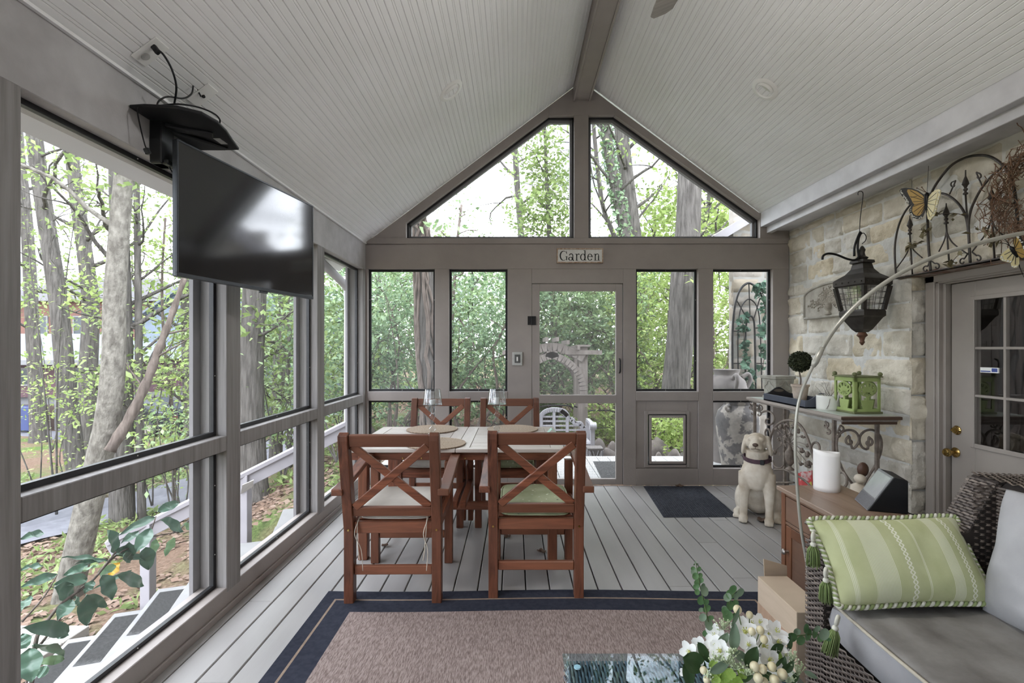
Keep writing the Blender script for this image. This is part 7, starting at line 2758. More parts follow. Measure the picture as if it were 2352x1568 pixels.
wing(bt, PL, outl, inn, vein, edge_dots([(140, 475), (170, 530), (210, 590), (240, 625)], 34, .0035, 1) + edge_dots([(252, 665), (252, 730), (280, 772), (330, 786), (370, 782)], 26, .003, 2), False)
D_w = at(2040 + 590 / 4.9, 340 + 480 / 4.9, 2.93)
PR = plane3(0, 0, 0, A_, B_w, D_w)
outr = [(440, 580), (470, 540), (500, 500), (540, 470), (580, 462), (598, 480), (590, 540), (570, 600), (560, 640), (548, 700), (520, 770), (480, 810), (455, 800), (442, 740)]
inr = [(446, 590), (480, 548), (515, 508), (548, 485), (572, 490), (566, 540), (548, 600), (538, 660), (520, 720), (490, 770), (465, 772), (450, 720)]
wing(bt, PR, outr, inr, [((446, 600), (560, 500)), ((446, 610), (555, 570)), ((446, 620), (540, 640)), ((446, 640), (515, 730)), ((448, 660), (480, 770))], edge_dots([(590, 490), (578, 560), (560, 640), (540, 710), (500, 780)], 30, .003, 3), True)
mb = MB()
bp_ = [PL(440, y, .01) for y in (505, 530, 570, 620, 680, 730)]
mb.tube(bp_, [.006, .013, .016, .013, .009, .003], 10)
mb.build('body', MT['metal_dark'], bt, smooth='all')
mb = MB()
for e in ((330, 455), (385, 445)):
    mb.tube(smooth_path([PL(438, 505, .01), PL((438 + e[0]) / 2, 480, .012), PL(e[0], e[1], .014)], 4), .0016, 5)
    mb.ball(PL(e[0], e[1], .014), .004, 6, 4)
mb.build('antennae', MT['copper'], bt, smooth='all')
MB().tube([PL(440, 510, .005), atx(2040 + 455 / 4.9, 340 + 200 / 4.9, 2.64)], .0012, 5).build('hanging_string', MT['metal_dark'], bt)

b2 = thing('butterfly_ornament', 'smaller cream butterfly ornament at the right edge below the dry wreath', 'butterfly', at(2330, 590, 2.45))
E_ = at(2040 + 1410 / 4.9, 340 + 1130 / 4.9, 2.47)
F_ = at(2040 + 1500 / 4.9, 340 + 1250 / 4.9, 2.47)
PL2 = plane3(0, 0, 0, E_, F_, at(2040 + 1280 / 4.9, 340 + 1220 / 4.9, 2.54))
wing(b2, PL2, [(1415, 1110), (1370, 1120), (1310, 1160), (1270, 1205), (1262, 1240), (1290, 1265), (1345, 1280), (1385, 1285), (1390, 1320), (1420, 1345), (1455, 1340), (1480, 1300), (1478, 1240), (1450, 1180)],
     [(1415, 1125), (1375, 1135), (1325, 1170), (1300, 1205), (1330, 1235), (1380, 1250), (1410, 1262), (1415, 1295), (1435, 1312), (1455, 1295), (1460, 1250), (1440, 1190)],
     [((1420, 1140), (1320, 1190)), ((1425, 1160), (1350, 1235)), ((1435, 1180), (1410, 1255)), ((1445, 1200), (1440, 1300))], edge_dots([(1280, 1215), (1300, 1250), (1350, 1266), (1388, 1270)], 22, .003, 5) + edge_dots([(1400, 1310), (1430, 1335), (1468, 1310)], 10, .0025, 6), True)
PR2 = plane3(0, 0, 0, E_, F_, at(2040 + 1520 / 4.9, 340 + 1000 / 4.9, 2.36))
wing(b2, PR2, [(1425, 1110), (1420, 1050), (1430, 1000), (1455, 970), (1490, 980), (1530, 1060), (1570, 1150), (1590, 1230), (1540, 1260), (1490, 1230), (1450, 1170)],
     [(1432, 1105), (1430, 1050), (1440, 1010), (1458, 990), (1485, 1010), (1515, 1080), (1545, 1160), (1555, 1215), (1520, 1230), (1485, 1205), (1455, 1160)],
     [((1435, 1110), (1455, 1000)), ((1440, 1120), (1490, 1030)), ((1445, 1130), (1525, 1110)), ((1455, 1150), (1545, 1190))], edge_dots([(1465, 980), (1510, 1030), (1550, 1120), (1575, 1200)], 24, .003, 7), False)
MB().tube([PL2(x, y, .01) for x, y in ((1385, 1095), (1410, 1115), (1440, 1160), (1470, 1215))], [.004, .010, .011, .004], 10).build('body', MT['metal_dark'], b2, smooth='all')
mb = MB()
for e in ((1320, 1000), (1300, 1050)):
    mb.tube(smooth_path([PL2(1390, 1098, .01), PL2((1390 + e[0]) / 2, (1098 + e[1]) / 2 - 14, .012), PL2(*e, .014)], 4), .0016, 5)
mb.build('antennae', MT['metal_dark'], b2, smooth='all')
MB().tube([PL2(1440, 1160, 0), PL2(1480, 1340, 0), PL2(1500, 1480, -.02), Vector((2.757, 2.44, 1.895))], .002, 5).build('support_wire', MT['metal_dark'], b2)

# dry twig wreath
wt = thing('dry_wreath', 'dry brown twig wreath hanging from the beam at the right edge', 'wreath', (2.68, 2.45, 2.0))
Xw = 2.665
wc = atx(2408, 432, Xw)
RWm = .235
mb = MB()
rg = random.Random(31)
for k in range(420):
    a = rg.uniform(0, 2 * pi)
    L_ = rg.uniform(.25, .9)
    pts = []
    r0_, o0_ = RWm + rg.gauss(0, .035), rg.gauss(0, .028)
    for i in range(6):
        t = a + L_ * i / 5
        r_ = r0_ + rg.gauss(0, .016) + (.03 if i in (0, 5) else 0) * rg.uniform(-1, 2)
        pts.append((Xw + o0_ + rg.gauss(0, .01), wc.y + r_ * cos(t), wc.z + r_ * sin(t)))
    mb.tube(pts, rg.uniform(.0011, .0026), 4)
mb.build('twig_ring', mat('dry_twig', rgb(132, 104, 84), rgb(100, 76, 62), 20, rough=.95, island=[rgb(134, 104, 82), rgb(110, 84, 68), rgb(150, 120, 96), rgb(92, 70, 58)], imix=.7), wt, smooth='all')
p = atx(2334, 292, 2.60)
MB().tube(smooth_path([(2.60, p.y, 2.565), (2.61, p.y, 2.54), (2.62, p.y - .01, 2.52), (2.64, p.y - .02, 2.46), (Xw, wc.y + .06, wc.z + RWm + .02)], 4), .002, 5).build('hanging_wire', MT['copper'], wt)

# ================================================================== outside: deck, stairs, garden things
MT['deck_out'] = mat('pale_outdoor_deck', rgb(172, 171, 169), rgb(162, 161, 159), 3, (6, .8, 1), rough=.7, island=[rgb(167, 166, 164), rgb(176, 175, 173)], imix=.5)
mb = MB()
x = -1.62
while x < 4.3:
    mb.box(x + .003, x + .137, 5.04, 6.2, -.03, 0)
    x += .14
mb.box(-1.64, 4.3, 6.2, 6.235, -.2, -.002)
struct(mb.build('floor_garden_deck', MT['deck_out'], bevel=.003))
MT['mat_grey'] = mat('grey_outdoor_mat', rgb(88, 88, 87), rgb(66, 66, 66), 70, detail=8, rough=.95, bump=.6, bscale=200, bdist=.003, spec=.05)
doormat('grey outdoor mat on the garden deck beyond the screen door', [(.955, 5.93), (.918, 5.14), (1.50, 5.14), (1.50, 5.93)], 0, 'mat_grey')

# stair running down to the left
MT['rail_grey'] = mat('pale_violet_grey_paint', rgb(150, 146, 150), rgb(140, 136, 140), 4, rough=.5)
stp = thing('garden_stairs', 'pale board stairs going down outside the left wall', 'stairs', (-2.8, 4.3, -1.1))
MT['stair_board'] = mat('pale_stair_boards', rgb(132, 131, 130), rgb(121, 120, 119), 4, rough=.75)
RS = Matrix.Translation((-2.94, 4.1, 0)) @ Matrix.Rotation(RAD(19), 4, 'Z') @ Matrix.Translation((2.94, -4.1, 0))
treads = [(-1.98, -.315), (-2.31, -.48), (-2.64, -.645), (-2.97, -.81), (-3.30, -.975), (-3.63, -1.14)]
for i, (x, z) in enumerate(treads):
    y1 = 4.50 if i else 4.9
    MB().box(x - .17, x + .165, 3.0, y1, z - .035, z, RS).build('tread', MT['stair_board'], stp, bevel=.006)
    MB().box(x + .14, x + .165, 3.02, y1 - .02, z, z + .13, RS).build('riser', MT['stair_board'], stp)
for y in (3.04, 4.44):
    MB().bar(RS @ Vector((-1.9, y, -.42)), RS @ Vector((-3.75, y, -1.345)), .04, .22).build('stringer', MT['rail_grey'], stp)
mb = MB()
for i in range(6):
    for j in range(9):
        x_, y_ = -5.3 + i * .2, 2.15 + j * .28
        mb.box(x_ + .004, x_ + .196, y_ + .004, y_ + .276, -1.38, -1.285)
tag(mb.build('paving_stone_landing', mat('pale_paver', rgb(150, 146, 140), rgb(136, 132, 126), 6, rough=.85, bump=.3, bscale=60, island=[rgb(154, 150, 144), rgb(140, 136, 130)], imix=.5), bevel=.006), kind='structure')
for i, ((x, z), lab) in enumerate(zip(treads[3:], ('grey tread mat on the third lowest step outside', 'grey tread mat on the second lowest step outside', 'grey tread mat on the lowest step outside'))):
    doormat(lab, [tuple((RS @ Vector((a_, b_, 0)))[:2]) for a_, b_ in ((x - .13, 4.42), (x - .13, 3.72), (x + .11, 3.72), (x + .11, 4.42))], z, 'mat_grey', 'tread_mat', 'grey tread mats on the outside stairs')
doormat('grey mat on the paved landing at the foot of the stairs', [(-4.75, 3.75), (-4.6, 3.05), (-4.05, 3.15), (-4.2, 3.85)], -1.285, 'mat_grey')
hr = thing('stair_railing', 'pale grey wooden handrail with posts beside the outside stairs', 'railing', (-2.8, 4.97, -1.1))
ra_, rb_ = Vector((-3.72, 4.415, -.39)), Vector((-1.70, 5.12, .64))
MB().bar(ra_, rb_, .10, .045).build('cap_rail', MT['rail_grey'], hr, bevel=.006)
MB().bar(ra_ + Vector((.02, 0, -.075)), rb_ + Vector((0, 0, -.085)), .04, .11).build('side_rail', MT['rail_grey'], hr, bevel=.004)
for t, zb0 in ((.145, -1.3), (.52, -.95)):
    p = ra_.lerp(rb_, t)
    MB().box(p.x - .045, p.x + .045, p.y - .045, p.y + .045, zb0, p.z - .01).build('post', MT['rail_grey'], hr, bevel=.004)
pl = at(564, 1112, 4.70)
MB().add([(pl.x - .06, 4.72, pl.z - .1), (pl.x + .06, 4.72, pl.z - .03), (pl.x + .09, 4.68, pl.z + .05), (pl.x - .02, 4.68, pl.z + .0)], [(0, 1, 2, 3)]).build('reflector', MT['nickel'], hr, solid=.01)

# downspout at the corner
ds = thing('downspout', 'pale grey gutter downspout with a swan neck outside the left corner', 'downspout', (-1.8, 5.2, 0))
pd_ = smooth_path([(-1.92, 4.74, 2.28), (-1.92, 4.79, 2.24), (-1.90, 4.90, 2.20), (-1.87, 5.15, 2.12), (-1.85, 5.29, 2.06), (-1.84, 5.33, 1.95), (-1.84, 5.33, 1.2), (-1.84, 5.33, -1.25)], 6)
MB().tube(pd_, .045, 12).build('pipe', mat('downspout_paint', rgb(165, 163, 165), rgb(152, 150, 152), 3, rough=.45), ds, smooth='all')

# stone wing wall outside with trellis and ivy
mb = MB()
masonry(mb, 2.78, 4.1, -.5, 3.2, lambda a, z, d: (a, 6.2 - d, z), seed=9, step=.03, hr=(.16, .26), wr=(.25, .5))
masonry(mb, 6.19, 6.31, -.5, 3.2, lambda a, z, d: (2.78 - d, a, z), seed=12, step=.04, hr=(.2, .3), wr=(.2, .2))
MT['stone_out'] = mat('outdoor_limestone', rgb(146, 140, 130), rgb(128, 120, 108), 9, detail=8, rough=.9, bump=.4, bscale=38, bdist=.01, island=[rgb(146, 142, 134), rgb(150, 138, 118), rgb(136, 132, 126), rgb(154, 148, 140)], imix=.6, spec=.1)
struct(mb.build('wall_garden', MT['stone_out'], smooth=True, ang=70))
struct(MB().box(2.79, 4.1, 6.21, 6.31, -.5, 3.2).build('wall_garden_mortar', mat('outdoor_mortar', rgb(150, 148, 142), rgb(136, 134, 128), 12, rough=.9)))
struct(MB().bar((2.45, 6.15, 2.72), (3.6, 6.15, 3.42), .5, .10, (0, 0, 1)).build('trim_7', MT['ext_trim']))

YT = 6.05


def pt(x, y, Y=YT):
    return at(1180 + x / 2.903, 600 + y / 2.903, Y)


tl = thing('garden_trellis', 'tall arched metal trellis leaning on the stone wall outside', 'trellis', pt(1570, 860))
for pts, r in (([(1462, 860), (1458, 640), (1460, 450), (1475, 300), (1510, 190), (1568, 145), (1630, 190), (1675, 290), (1692, 420), (1695, 640), (1692, 860)], .014),
               ([(1545, 860), (1545, 640), (1548, 450), (1560, 385), (1580, 365), (1598, 385), (1606, 450), (1610, 640), (1614, 860)], .012),
               ([(1498, 860), (1495, 500), (1510, 330), (1545, 265), (1580, 255), (1620, 300), (1640, 400), (1650, 640), (1655, 860)], .008)):
    MB().tube(smooth_path([pt(*p) for p in pts], 6), r, 8).build('arch', MT['metal_dark'], tl, smooth='all')
mb = MB()
for a, b_ in (((1568, 150), (1575, 360)), ((1490, 265), (1552, 375)), ((1640, 250), (1602, 380)), ((1460, 465), (1545, 465)), ((1608, 445), (1692, 440)), ((1460, 680), (1545, 682)), ((1610, 680), (1694, 682))):
    mb.tube([pt(*a), pt(*b_)], .007, 6)
mb.build('cross_bars', MT['metal_dark'], tl)
rg = random.Random(41)
P = []
for (x, y, s, k) in ((1650, 175, 28, 26), (1625, 215, 25, 18), (1675, 260, 20, 14), (1655, 330, 18, 8), (1685, 370, 16, 8), (1525, 400, 24, 20), (1530, 460, 26, 18), (1665, 430, 20, 14), (1660, 490, 24, 16), (1540, 540, 26, 16), (1535, 590, 22, 12),
                     (1680, 580, 22, 16), (1665, 640, 18, 10), (1555, 650, 22, 14), (1545, 700, 20, 10), (1655, 710, 16, 6), (1580, 770, 30, 26), (1575, 830, 26, 18)):
    for _ in range(k):
        P.append(pt(x + rg.gauss(0, s * .7), y + rg.gauss(0, s * .7), YT - .03 + rg.gauss(0, .02)))
iv = thing('ivy', 'trailing green ivy climbing the arched trellis outside', 'ivy', pt(1580, 860))
leafpile('ivy_leaves', None, P, .075, leafmat('ivy_leaf', [rgb(70, 108, 88), rgb(96, 132, 104), rgb(54, 88, 72)], .2), iv, width=.85, up=0)
mb = MB()
mb.tube(smooth_path([pt(1580, 850, YT - .02), pt(1545, 700, YT - .02), pt(1540, 560, YT - .02), pt(1525, 400, YT - .02)], 5), .005, 5)
mb.tube(smooth_path([pt(1655, 720, YT - .02), pt(1680, 580, YT - .02), pt(1665, 430, YT - .02), pt(1680, 280, YT - .02), pt(1640, 170, YT - .02)], 5), .005, 5)
mb.build('ivy_stems', MT['bark_brown'], iv, smooth='all')

# old oil jars
m, nt, b, out = nodes('flaking_whitewash')
v = coords(nt)
n1 = noise(nt, v, 7, 6, .55)
n2 = noise(nt, v, 30, 4)
paint = ramp(nt, n2, [(.3, rgb(150, 144, 136)), (.7, rgb(128, 122, 114))])
bare = ramp(nt, n2, [(.3, rgb(72, 70, 70)), (.7, rgb(92, 88, 86))])
nt.links.new(mixc(nt, ramp(nt, n1, [(.47, (0, 0, 0, 1)), (.51, (1, 1, 1, 1))]), paint, bare), b.inputs['Base Color'])
b.inputs['Roughness'].default_value = .9
bumpn(nt, b, n1, .3, .01)
MT['jar'] = m
YJ = 5.55
jk = YJ / F
jr = thing('oil_jar', 'large grey jar with flaking whitewash outside the rightmost back window', 'jar', at(1692, 1078, YJ))
jr.location.z = 0
jc = at(1694, 900, YJ)
T = Matrix.Translation((jc.x, YJ, 0))
zt = H - (920 - CY) * jk
MB().lathe([(0, 0), (.155, 0), (.17, .03), (.205, zt * .35), (.232, zt * .62), (.235, zt * .74), (.21, zt * .85), (.155, zt * .925), (.142, zt * .945), (.150, zt * .97), (.158, zt), (.13, zt), (.12, zt * .93), (0, zt * .9)], 36, T).build('jar_body', MT['jar'], jr, smooth=True, ang=60)
mb = MB()
for a in (100, 215, 330):
    c_ = Vector((cos(RAD(a)), sin(RAD(a)), 0))
    mb.tube(smooth_path([(jc.x + c_.x * .19, YJ + c_.y * .19, zt * .87), (jc.x + c_.x * .23, YJ + c_.y * .23, zt * .91), (jc.x + c_.x * .20, YJ + c_.y * .20, zt * .95), (jc.x + c_.x * .15, YJ + c_.y * .15, zt * .93)], 5), .018, 8)
mb.build('lug', MT['jar'], jr, smooth='all')
YJ2 = 5.95
jk2 = YJ2 / F
zt2 = H - (848 - CY) * jk2
j2 = thing('oil_jar', 'taller grey jar with loop handles behind the flaking one', 'jar', (at(1668, 900, YJ2).x, YJ2, 0))
jc = at(1668, 900, YJ2)
T = Matrix.Translation((jc.x, YJ2, 0))
MT['jar_plain'] = mat('grey_clay', rgb(120, 114, 110), rgb(98, 94, 92), 7, detail=6, rough=.9, bump=.2, bscale=30)
MB().lathe([(0, 0), (.17, 0), (.20, zt2 * .3), (.245, zt2 * .65), (.25, zt2 * .76), (.215, zt2 * .88), (.15, zt2 * .935), (.14, zt2 * .95), (.155, zt2 * .985), (.16, zt2), (.13, zt2), (0, zt2 * .9)], 36, T).build('jar_body', MT['jar_plain'], j2, smooth=True, ang=60)
mb = MB()
for a in (0, 180, 270):
    c_ = Vector((cos(RAD(a)), sin(RAD(a)), 0))
    mb.tube(smooth_path([(jc.x + c_.x * .24, YJ2 + c_.y * .24, zt2 * .78), (jc.x + c_.x * .30, YJ2 + c_.y * .30, zt2 * .88), (jc.x + c_.x * .27, YJ2 + c_.y * .27, zt2 * .95), (jc.x + c_.x * .19, YJ2 + c_.y * .19, zt2 * .91)], 5), .025, 8)
mb.build('handle', MT['jar_plain'], j2, smooth='all')

# white curved bench
YBn = 7.3
MT['bench_white'] = mat('white_bench_paint', rgb(172, 170, 174), rgb(160, 158, 162), 4, rough=.5)


def pb2(x, y, Y=YBn):
    return at(1230 + x / 8.2524, 920 + y / 8.2524, Y)


bn = thing('garden_bench', 'white scrolled garden bench with slatted arched back beyond the screen door', 'bench', pb2(350, 900))
zg = terr(pb2(350, 900).x, YBn)
hump = [(-430, 520), (-400, 440), (-330, 420), (-250, 420), (-180, 330), (-100, 300)]
right = [(95, 280), (130, 220), (200, 185), (350, 168), (480, 190), (560, 240), (610, 310), (650, 350), (700, 350), (720, 400), (760, 430), (850, 430), (880, 470), (900, 520), (990, 520)]
left = [(700 - x, y) for x, y in right[::-1]]
tp_ = left[:-1] + right[5:]
up_ = [(x, y) for x, y in left if True] + [(x, y) for x, y in right if x > 360]
rail_pts = smooth_path([pb2(x, y) for x, y in up_], 3)
mb = MB()
for a, b_ in zip(rail_pts[:-1], rail_pts[1:]):
    mb.bar(a, b_ + (b_ - a) * .15, .05, .062, (0, 0, 1)) if abs((b_ - a).normalized().z) < .9 else mb.bar(a, b_, .05, .062, (1, 0, 0))
mb.build('top_rail', MT['bench_white'], bn)


def top_at(x):
    best = min(rail_pts, key=lambda p: abs(p.x - x))
    return best.z


mb = MB()
for y in (300, 385, 472, 555, 640):
    row = [pb2(x, y) for x in (-290, 990)]
    # clip slat where the rail is above it
    xs_ = [p.x for p in rail_pts if p.z > row[0].z + .0]
    if xs_:
        mb.box(min(xs_), max(xs_), YBn - .012, YBn + .012, row[0].z - .012, row[0].z + .012)
mb.build('back_slat', MT['bench_white'], bn)
for x in (110, 350, 600, -190, 880):
    p = pb2(x, 700)
    MB().box(p.x - .022, p.x + .022, YBn - .02, YBn + .02, pb2(0, 700).z - .02, top_at(p.x)).build('back_upright', MT['bench_white'], bn)
sz = pb2(0, 700).z
xl, xr = pb2(-350, 0).x, pb2(1040, 0).x
for i in range(5):
    MB().box(xl + .05, xr - .05, YBn - .46 + i * .09, YBn - .39 + i * .09, sz - .03, sz).build('seat_slat', MT['bench_white'], bn)
for x in (xl + .04, xr - .04):
    MB().bar((x, YBn + .02, sz + .27), (x, YBn - .46, sz + .27), .05, .04).build('armrest', MT['bench_white'], bn)
    MB().tube([(x - .045, YBn - .48, sz + .25), (x + .045, YBn - .48, sz + .25)], .055, 18).build('arm_roll', MT['bench_white'], bn)
    for y in (YBn, YBn - .44):
        zg_ = terr(x, y)
        MB().box(x - .03, x + .03, y - .03, y + .03, zg_ - .05, sz + .26).build('leg', MT['bench_white'], bn)

# lattice planter and stones by the deck edge
pn = thing('lattice_planter', 'pale lattice planter box beside the white bench', 'planter', (at(1365, 1035, 6.7).x, 6.7, terr(1.1, 6.7)))
pc2 = at(1365, 1036, 6.7)
zt_ = H - (1026 - CY) * 6.7 / F
z0_ = terr(pc2.x, 6.7)
mb = MB()
T = Matrix.Translation((pc2.x, 6.7, z0_))
frustum(mb, .075, 0, .098, zt_ - z0_ - .02, T)
frustum(mb, .108, zt_ - z0_ - .02, .108, zt_ - z0_, T)
mb.build('box', MT['jar_plain'], pn)
mb = MB()
for k in range(4):
    Tk = T @ Matrix.Rotation(k * pi / 2, 4, 'Z')
    for i in range(5):
        for s in (1, -1):
            x_ = -.08 + i * .04
            mb.bar(Tk @ Vector((x_, -.098, .06)), Tk @ Vector((max(-.09, min(.09, x_ + s * .12)), -.108, zt_ - z0_ - .03)), .008, .01, (0, 1, 0))
mb.build('lattice', MT['bench_white'], pn)
rg = random.Random(77)
for i, (px, py, Y, r, lab) in enumerate(((1397, 1040, 6.75, .10, 'rounded grey stone right of the lattice planter'), (1375, 1018, 7.3, .10, 'flat stone in the low garden edging behind the bench arm'), (1405, 1022, 7.2, .09, 'dark stone at the right of the low garden edging'),
                                         (1510, 1020, 6.9, .15, 'large pale boulder seen through the pet door'), (1548, 1042, 6.6, .10, 'brown stone right of the pale boulder'), (1512, 1050, 6.5, .07, 'small stone in front of the pale boulder'),
                                         (1345, 1026, 7.4, .10, 'flat stone at the left of the low garden edging'))):
    c = at(px, py, Y)
    g = terr(c.x, Y)
    mb = MB()
    sx_, sy_, sz_ = r * rg.uniform(1, 1.4), r, max(r * .75, (c.z - g) * .62 + .02)
    mb.ball((0, 0, 0), (sx_, sy_, sz_), 16, 12)
    mb.v = [tuple(Vector(q_) * (1 + .22 * mno.noise(Vector(q_) * 9 + Vector((i * 5, 0, 0))))) for q_ in mb.v]
    mb.v = [(q_[0] + c.x, q_[1] + Y, q_[2] + g + sz_ * .75) for q_ in mb.v]
    o = mb.build('garden_stone', mat('garden_rock', rgb(120, 112, 106), rgb(92, 86, 82), 10, detail=6, rough=.9, bump=.4, bscale=30), smooth='all')
    tag(o, lab, 'stone', 'stones edging the garden')

# wooden garden arch
YA2 = 8.0
MT['arch_wood'] = mat('silvered_arch_wood', rgb(134, 126, 120), rgb(112, 104, 98), 5, (3, 3, .5), rough=.9, bump=.3, bscale=20)
gr_ = thing('garden_arch', 'weathered wooden garden arch with curved braces beyond the screen door', 'arch', at(1337, 1000, YA2))
xr_, xl_ = at(1338, 0, YA2).x, at(1196, 0, YA2).x
zt = at(0, 800, YA2).z
for x in (xl_, xr_):
    for y in (YA2, YA2 + .6):
        MB().box(x - .075, x + .075, y - .075, y + .075, terr(x, y) - .1, zt + .03).build('post', MT['arch_wood'], gr_, bevel=.006)
    MB().box(x - .11, x + .11, YA2 - .11, YA2 + .11, zt + .03, zt + .06).build('post_cap', MT['arch_wood'], gr_)
for y in (YA2 - .09, YA2 + .69):
    pts = []
    for i in range(13):
        t = i / 12
        xx = xl_ + (xr_ - xl_) * t
        pts.append(Vector((xx, y, zt - .16 + .19 * sin(pi * t))))
    mb = MB()
    for a, b_ in zip(pts[:-1], pts[1:]):
        mb.bar(a, b_ + (b_ - a) * .06, .04, .13)
    mb.build('arched_beam', MT['arch_wood'], gr_)
    for x, s in ((xl_, 1), (xr_, -1)):
        br_ = [Vector((x, y, zt - .80)), Vector((x + s * .02, y, zt - .55)), Vector((x + s * .13, y, zt - .33)), Vector((x + s * .34, y, zt - .17)), Vector((x + s * .6, y, zt - .08))]
        P = smooth_path(br_, 4)
        mb = MB()
        for a, b_ in zip(P[:-1], P[1:]):
            mb.bar(a, b_ + (b_ - a) * .1, .04, .11)
        mb.build('curved_brace', MT['arch_wood'], gr_)
        MB().box(x - .3, x + .3, y - .03, y + .03, zt - .10, zt - .03).build('end_beam', MT['arch_wood'], gr_)
for i in range(6):
    t = (i + .5) / 6
    xx = xl_ + (xr_ - xl_) * t
    MB().box(xx - .02, xx + .02, YA2 - .2, YA2 + .8, zt - .07 + .19 * sin(pi * t), zt + .0 + .19 * sin(pi * t)).build('cross_slat', MT['arch_wood'], gr_)

# hoop fence behind the bench
hf = thing('hoop_fence', 'dark metal hoop fence in the shrubs behind the white bench', 'fence', at(1330, 1000, 8.2))
for px0, px1, py in ((1236, 1330, 931), (1345, 1416, 942), (1425, 1500, 945)):
    a, b_ = at(px0, py, 8.2), at(px1, py, 8.2)
    z_ = terr(a.x, 8.2)
    MB().tube(smooth_path([(a.x, 8.2, z_), (a.x, 8.2, a.z - .12), (a.x + .05, 8.2, a.z - .02), ((a.x + b_.x) / 2, 8.2, a.z), (b_.x - .06, 8.2, a.z - .02), (b_.x, 8.2, a.z - .12), (b_.x, 8.2, z_)], 5), .013, 7).build('hoop', MT['metal_dark'], hf, smooth='all')
    MB().tube([(a.x, 8.2, a.z - .3), (b_.x, 8.2, a.z - .3)], .008, 6).build('crossbar', MT['metal_dark'], hf)

# ------------------------------------------------------------------ broad-leaved branch close outside the left screen
XBk = -2.25
sh_ = thing('magnolia_branch', 'glossy broad leaved evergreen branch rising outside the lower left screen', 'shrub', (-2.2, 1.6, -1.1))


def pk(x, y, dx=0):
    return atx(x / 2.97, 1040 + y / 2.97, XBk + dx)


MT['leaf_big'] = mat('glossy_evergreen_leaf', rgb(64, 92, 76), rgb(82, 112, 92), 12, rough=.28, trans=.12, spec=.55)
MT['leaf_big2'] = mat('dull_evergreen_leaf', rgb(92, 122, 92), rgb(112, 138, 100), 12, rough=.4, trans=.25, spec=.4)
MT['leaf_yellow'] = mat('yellow_dying_leaf', rgb(196, 158, 52), rgb(178, 138, 44), 14, rough=.5, trans=.2)
mb = MB()
for pts, r in (([(150, 1900), (215, 1568), (250, 1260), (340, 1120), (440, 1010), (620, 880), (735, 740), (790, 675)], .010), ([(150, 1150), (300, 980), (390, 830)], .005), ([(640, 860), (790, 700), (1000, 575), (1065, 430)], .006),
               ([(1000, 575), (1120, 555), (1240, 535)], .004), ([(250, 1260), (220, 1380), (180, 1568), (100, 1900)], .008), ([(280, 1300), (430, 1100), (520, 950), (640, 860)], .006)):
    P = smooth_path([pk(*p) for p in pts], 5)
    mb.tube(P, taper(len(P), r, r * .5), 7)
rt = pk(150, 1900)
mb.tube(smooth_path([(rt.x, rt.y, rt.z), (rt.x + .05, rt.y - .1, (rt.z - 1.15) / 2), (rt.x + .05, rt.y - .05, -1.25)], 4), .012, 7)
mb.build('stems', MT['bark_brown'], sh_, smooth='all')
rg = random.Random(55)
LV = [(785, 672, 745, 525, 105), (735, 738, 440, 695, 48), (700, 735, 525, 745, 45), (665, 830, 800, 760, 62), (745, 835, 815, 745, 80), (600, 855, 375, 890, 78), (365, 915, 520, 985, 115), (585, 960, 590, 1180, 112), (595, 965, 735, 1055, 62),
      (640, 870, 575, 960, 58), (690, 835, 775, 1000, 110), (800, 830, 1005, 905, 88), (770, 690, 920, 640, 60), (800, 700, 1065, 725, 48), (1025, 520, 925, 680, 85), (985, 640, 1015, 800, 95), (1075, 400, 1235, 325, 62), (1065, 430, 830, 540, 52),
      (1100, 455, 1265, 535, 84), (1245, 485, 1330, 530, 52), (1180, 570, 1125, 705, 62), (1060, 590, 1040, 700, 52), (390, 825, 145, 910, 62), (300, 765, 140, 790, 48), (300, 540, 145, 580, 55), (470, 1215, 175, 1185, 100), (380, 1235, 470, 1245, 50),
      (490, 1010, 390, 1140, 85), (230, 1310, 440, 1375, 120), (180, 1330, 150, 1230, 85), (200, 1330, 215, 1565, 135), (440, 1405, 250, 1425, 55), (880, 600, 880, 745, 70), (940, 540, 830, 610, 50), (840, 690, 900, 740, 60), (1310, 485, 1400, 490, 40),
      (520, 985, 545, 1040, 45), (600, 760, 430, 835, 55), (660, 770, 560, 800, 50), (900, 800, 640, 920, 30), (210, 980, 140, 1080, 60), (330, 1500, 250, 1480, 70)]
for i, (x0, y0, x1, y1, wd) in enumerate(LV):
    dx0 = rg.uniform(-.07, .07)
    a = pk(x0, y0, dx0)
    c = pk(x1, y1, dx0 + rg.uniform(-.06, .06))
    d = c - a
    L_ = d.length
    d.normalize()
    toc = (Vector((0, 0, H)) - a).normalized()
    n = (toc + Vector((rg.gauss(0, .3), rg.gauss(0, .3), rg.uniform(0, .5)))).normalized()
    s_ = n.cross(d).normalized()
    n = d.cross(s_)
    W2 = wd / 2.97 * (a.y / F) * 1.05
    ms = MB()

    def fn(u, v):
        t = u - .5
        w = W2 * (sin(pi * v ** .8) ** .85) * t * 2 * .5
        return a + d * (L_ * v) + s_ * w - n * (.20 * L_ * (v - .35) ** 2) + n * (abs(t) * W2 * .28) + n * (.006 * sin(v * 14 + i))
    ms.grid(fn, 7, 12)
    ms.build('leaf', MT['leaf_yellow'] if i == 4 else (MT['leaf_big2'] if i in (3, 19, 20, 21, 31, 38) else MT['leaf_big']), sh_, smooth='all')
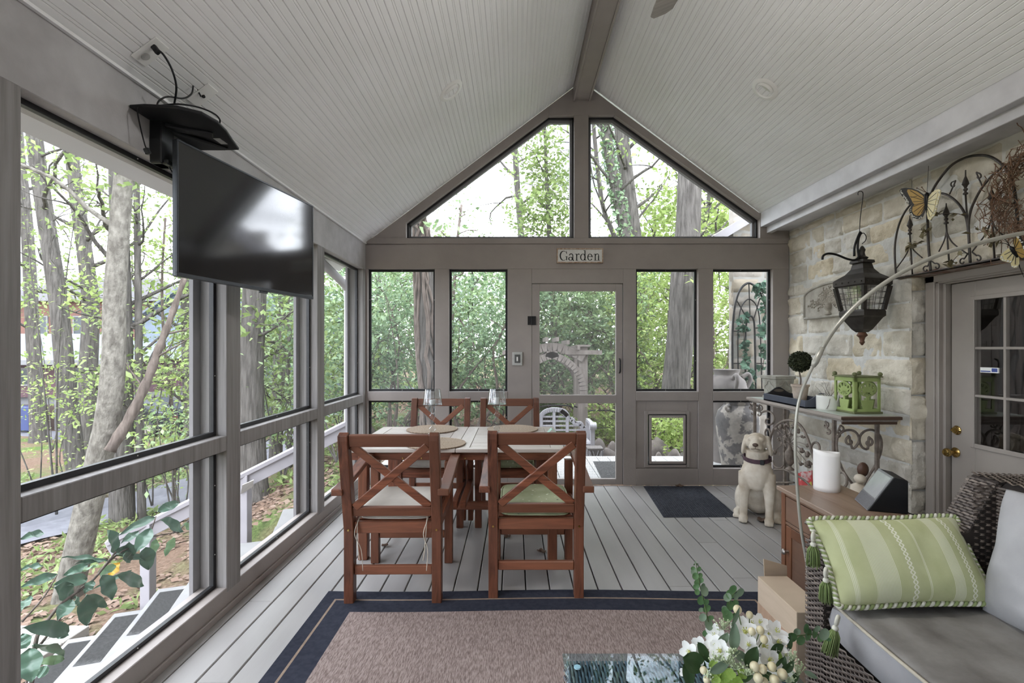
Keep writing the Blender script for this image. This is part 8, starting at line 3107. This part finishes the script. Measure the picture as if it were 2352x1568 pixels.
# ------------------------------------------------------------------ world, camera
w = bpy.data.worlds.new('sky')
SC.world = w
w.use_nodes = True
nt = w.node_tree
bg = nt.nodes['Background']
tc = nt.nodes.new('ShaderNodeTexCoord')
mp = nt.nodes.new('ShaderNodeMapping')
mp.inputs['Scale'].default_value = (1, 1, 2.2)
nt.links.new(tc.outputs['Generated'], mp.inputs['Vector'])
cl = noise(nt, mp.outputs[0], 3.2, 6, .55, .4)
SKY = 7.0
def sk(r, g, b, k):
    return (r * k, g * k, b * k, 1)
col = ramp(nt, cl, [(.36, sk(.72, .86, 1.0, .13)), (.44, sk(.88, .94, 1, .16)), (.56, (1, 1, 1, 1))])
sp = nt.nodes.new('ShaderNodeSeparateXYZ')
nt.links.new(tc.outputs['Generated'], sp.inputs[0])
up = ramp(nt, math_(nt, 'ADD', math_(nt, 'MULTIPLY', sp.outputs[2], 4), .5), [(.35, (0, 0, 0, 1)), (.5, (1, 1, 1, 1))])
col = mixc(nt, up, (.10, .105, .085, 1), col)
col = mixc(nt, 1.0, col, (.93, .98, 1.06, 1), 'MULTIPLY')
nt.links.new(col, bg.inputs[0])
bg.inputs[1].default_value = SKY

cam = bpy.data.cameras.new('camera')
co = bpy.data.objects.new('camera', cam)
COL.objects.link(co)
SC.camera = co
co.location = (0, 0, H)
co.rotation_euler = (RAD(90), 0, 0)
cam.sensor_width = 36
cam.lens = F / 2352 * 36
cam.shift_x = (1176 - CX) / 2352
cam.shift_y = (CY - 784) / 2352
cam.clip_start = .02
cam.clip_end = 400
vs = SC.view_settings
vs.view_transform = 'Standard'
vs.look = 'None'
vs.gamma = 1
vs.use_curve_mapping = False
vs.exposure = 1.17
cy = SC.cycles
cy.max_bounces = 7
cy.diffuse_bounces = 4
cy.glossy_bounces = 3
cy.transmission_bounces = 6
cy.transparent_max_bounces = 24
cy.caustics_reflective = False
cy.caustics_refractive = False
cy.sample_clamp_indirect = 6
cy.use_adaptive_sampling = True
cy.adaptive_threshold = .04
cy.adaptive_min_samples = 16
cy.use_denoising = True
